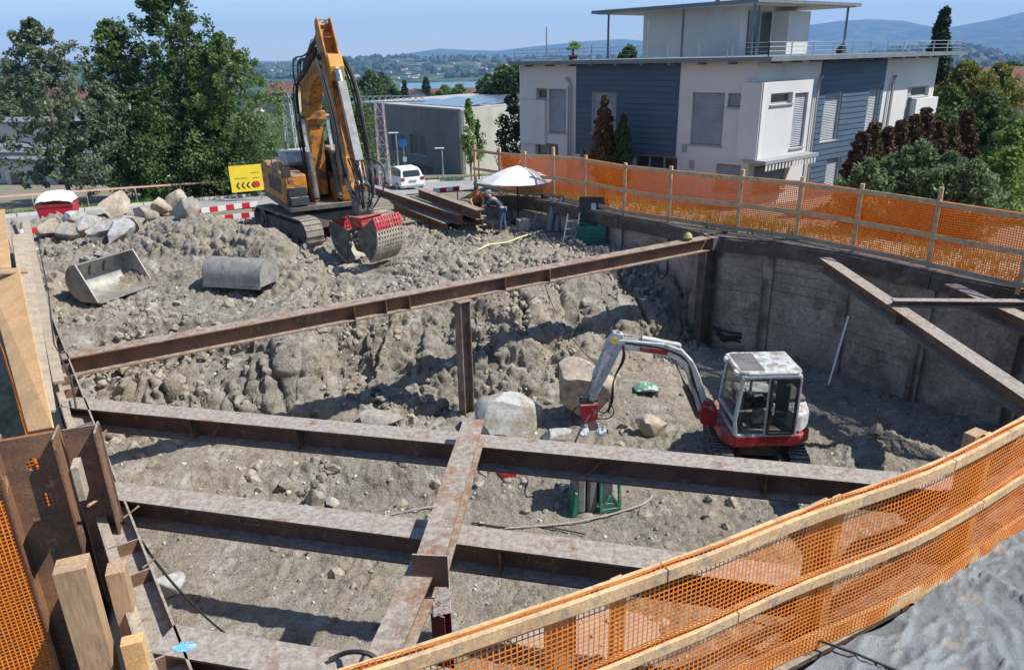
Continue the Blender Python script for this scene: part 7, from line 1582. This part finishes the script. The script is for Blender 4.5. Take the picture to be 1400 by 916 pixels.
def worker(label, loc, rz, bend, shirt, trouser, hair, arm_reach):
    t = thing('person', label, 'person', loc, rz)     # faces +x
    c, s = math.cos(bend), math.sin(bend); hip = V3((-.06, 0, .92)); up = V3((s, 0, c)); fw = V3((c, 0, -s))
    wst = hip+up*.16; ch = hip+up*.40+fw*.0; nk = hip+up*.55; hd = nk+V3((s*.6+.05, 0, c*.6+.1)).normalized()*.16; ht = hd+V3((s*.5+.1, 0, c*.6+.15)).normalized()*.10
    J = [hip, wst, ch, nk, hd, ht]; E = [(0, 1), (1, 2), (2, 3), (3, 4), (4, 5)]; Rd = [(.13, .105), (.12, .095), (.15, .105), .055, .088, .075]
    cl_j = {}
    for sg in (-1, 1):
        b = len(J); sh_ = ch+up*.10+V3((0, sg*.17, 0)); el = sh_+V3((.12+.1*arm_reach, sg*.07, -.24)); wr = el+V3((.20, -sg*.05, -.12+.02*sg)); hn = wr+V3((.07, -sg*.01, -.03))
        J += [sh_, el, wr, hn]; E += [(2, b), (b, b+1), (b+1, b+2), (b+2, b+3)]; Rd += [.062, .045, .032, (.045, .025)]
        fb_ = len(J)
        for k in range(4): J += [hn+V3((.05, (k-1.5)*.022, -.01)), hn+V3((.085-.006*abs(k-1.5), (k-1.5)*.024, -.04))]; E += [(b+3, fb_+2*k), (fb_+2*k, fb_+2*k+1)]; Rd += [.010, .009]
        tb_ = len(J); J += [wr+V3((.05, -sg*.045, -.01)), wr+V3((.085, -sg*.055, -.03))]; E += [(b+2, tb_), (tb_, tb_+1)]; Rd += [.011, .009]
        l = len(J); st = .10 if sg > 0 else -.08; J += [hip+V3((0, sg*.09, -.06)), hip+V3((.03+st*.5, sg*.11, -.46)), V3((st-.05, sg*.12, .09)), V3((st+.10, sg*.13, .04))]; E += [(0, l), (l, l+1), (l+1, l+2), (l+2, l+3)]; Rd += [.09, .06, .042, (.045, .035)]
        cl_j[sg] = (b, l)
    figure('body', J, E, Rd, m_skin, t)
    b1_, l1 = cl_j[-1]; b2_, l2 = cl_j[1]
    idx_ = [0, 1, 2, 3, b1_, b1_+1, b2_, b2_+1]; mp_ = {k: i for i, k in enumerate(idx_)}
    J2 = [J[k] if k != 3 else J[3]-up*.05 for k in idx_]; J2[5] = J[b1_].lerp(J[b1_+1], .85); J2[7] = J[b2_].lerp(J[b2_+1], .85)
    figure('shirt', J2, [(0, 1), (1, 2), (2, 3), (2, 4), (4, 5), (2, 6), (6, 7)], [(.15, .12), (.145, .115), (.17, .125), .07, .078, .062, .078, .062], shirt, t)
    J3 = [J[0]+Z3*.03, J[l1], J[l1+1], J[l1+2]+Z3*.02, J[l2], J[l2+1], J[l2+2]+Z3*.02]
    figure('trousers', J3, [(0, 1), (1, 2), (2, 3), (0, 4), (4, 5), (5, 6)], [(.15, .12), .105, .08, .065, .105, .08, .065], trouser, t)
    for l in (l1, l2): figure('boot', [J[l+2]-Z3*.0, J[l+2]-Z3*.04+V3((.02, 0, 0)), J[l+3]], [(0, 1), (1, 2)], [.055, .06, (.055, .045)], m_black, t)
    mb = MB(); mb.rock(tuple(hd.lerp(ht, .75)-V3((.025, 0, -.01))), (.165, .14, .13), 3, .05, 3); mb.build('hair', hair, t, smooth=True)
    f_ = MB(); fwd = (V3((1, 0, -.45))).normalized()
    for sg in (-1, 1): f_.rock(tuple(hd+fwd*.083+V3((0, sg*.032, .012))), (.012, .016, .012), 2, .0, 1)
    f_.build('eyes', m_haird, t); f_ = MB(); f_.prism([(0, .02), (.028, -.015), (0, -.02)], hd+fwd*.08, fwd, Z3, (0, .026, 0)); f_.build('nose', m_skin, t)
    f_ = MB()
    for sg in (-1, 1): f_.rock(tuple(hd+V3((-.005, sg*.088, 0))), (.03, .016, .045), 2, .0, 1)
    f_.build('ears', m_skin, t)
    return t
m_jeans = mat('blue_jeans', (.07, .11, .20), (.05, .08, .15), rough=.9, bump=.1); m_navy = mat('navy_shirt', (.035, .05, .085), (.05, .065, .10), rough=.9, bump=.1); m_ovest = mat('orange_workwear', (.62, .20, .02), (.5, .15, .02), rough=.8, bump=.1); m_dtr = mat('dark_trousers', (.05, .045, .05), rough=.9)
worker('person in blue jeans and navy top bending towards the beam end', (-.30, 26.1, gz(-.3, 26.1)), R_(172), R_(48), m_navy, m_jeans, m_hairg, 1)
worker('person in an orange top stooping behind the beam stack', (-1.25, 27.4, gz(-1.25, 27.4)), R_(-80), R_(40), m_ovest, m_dtr, m_haird, .6)
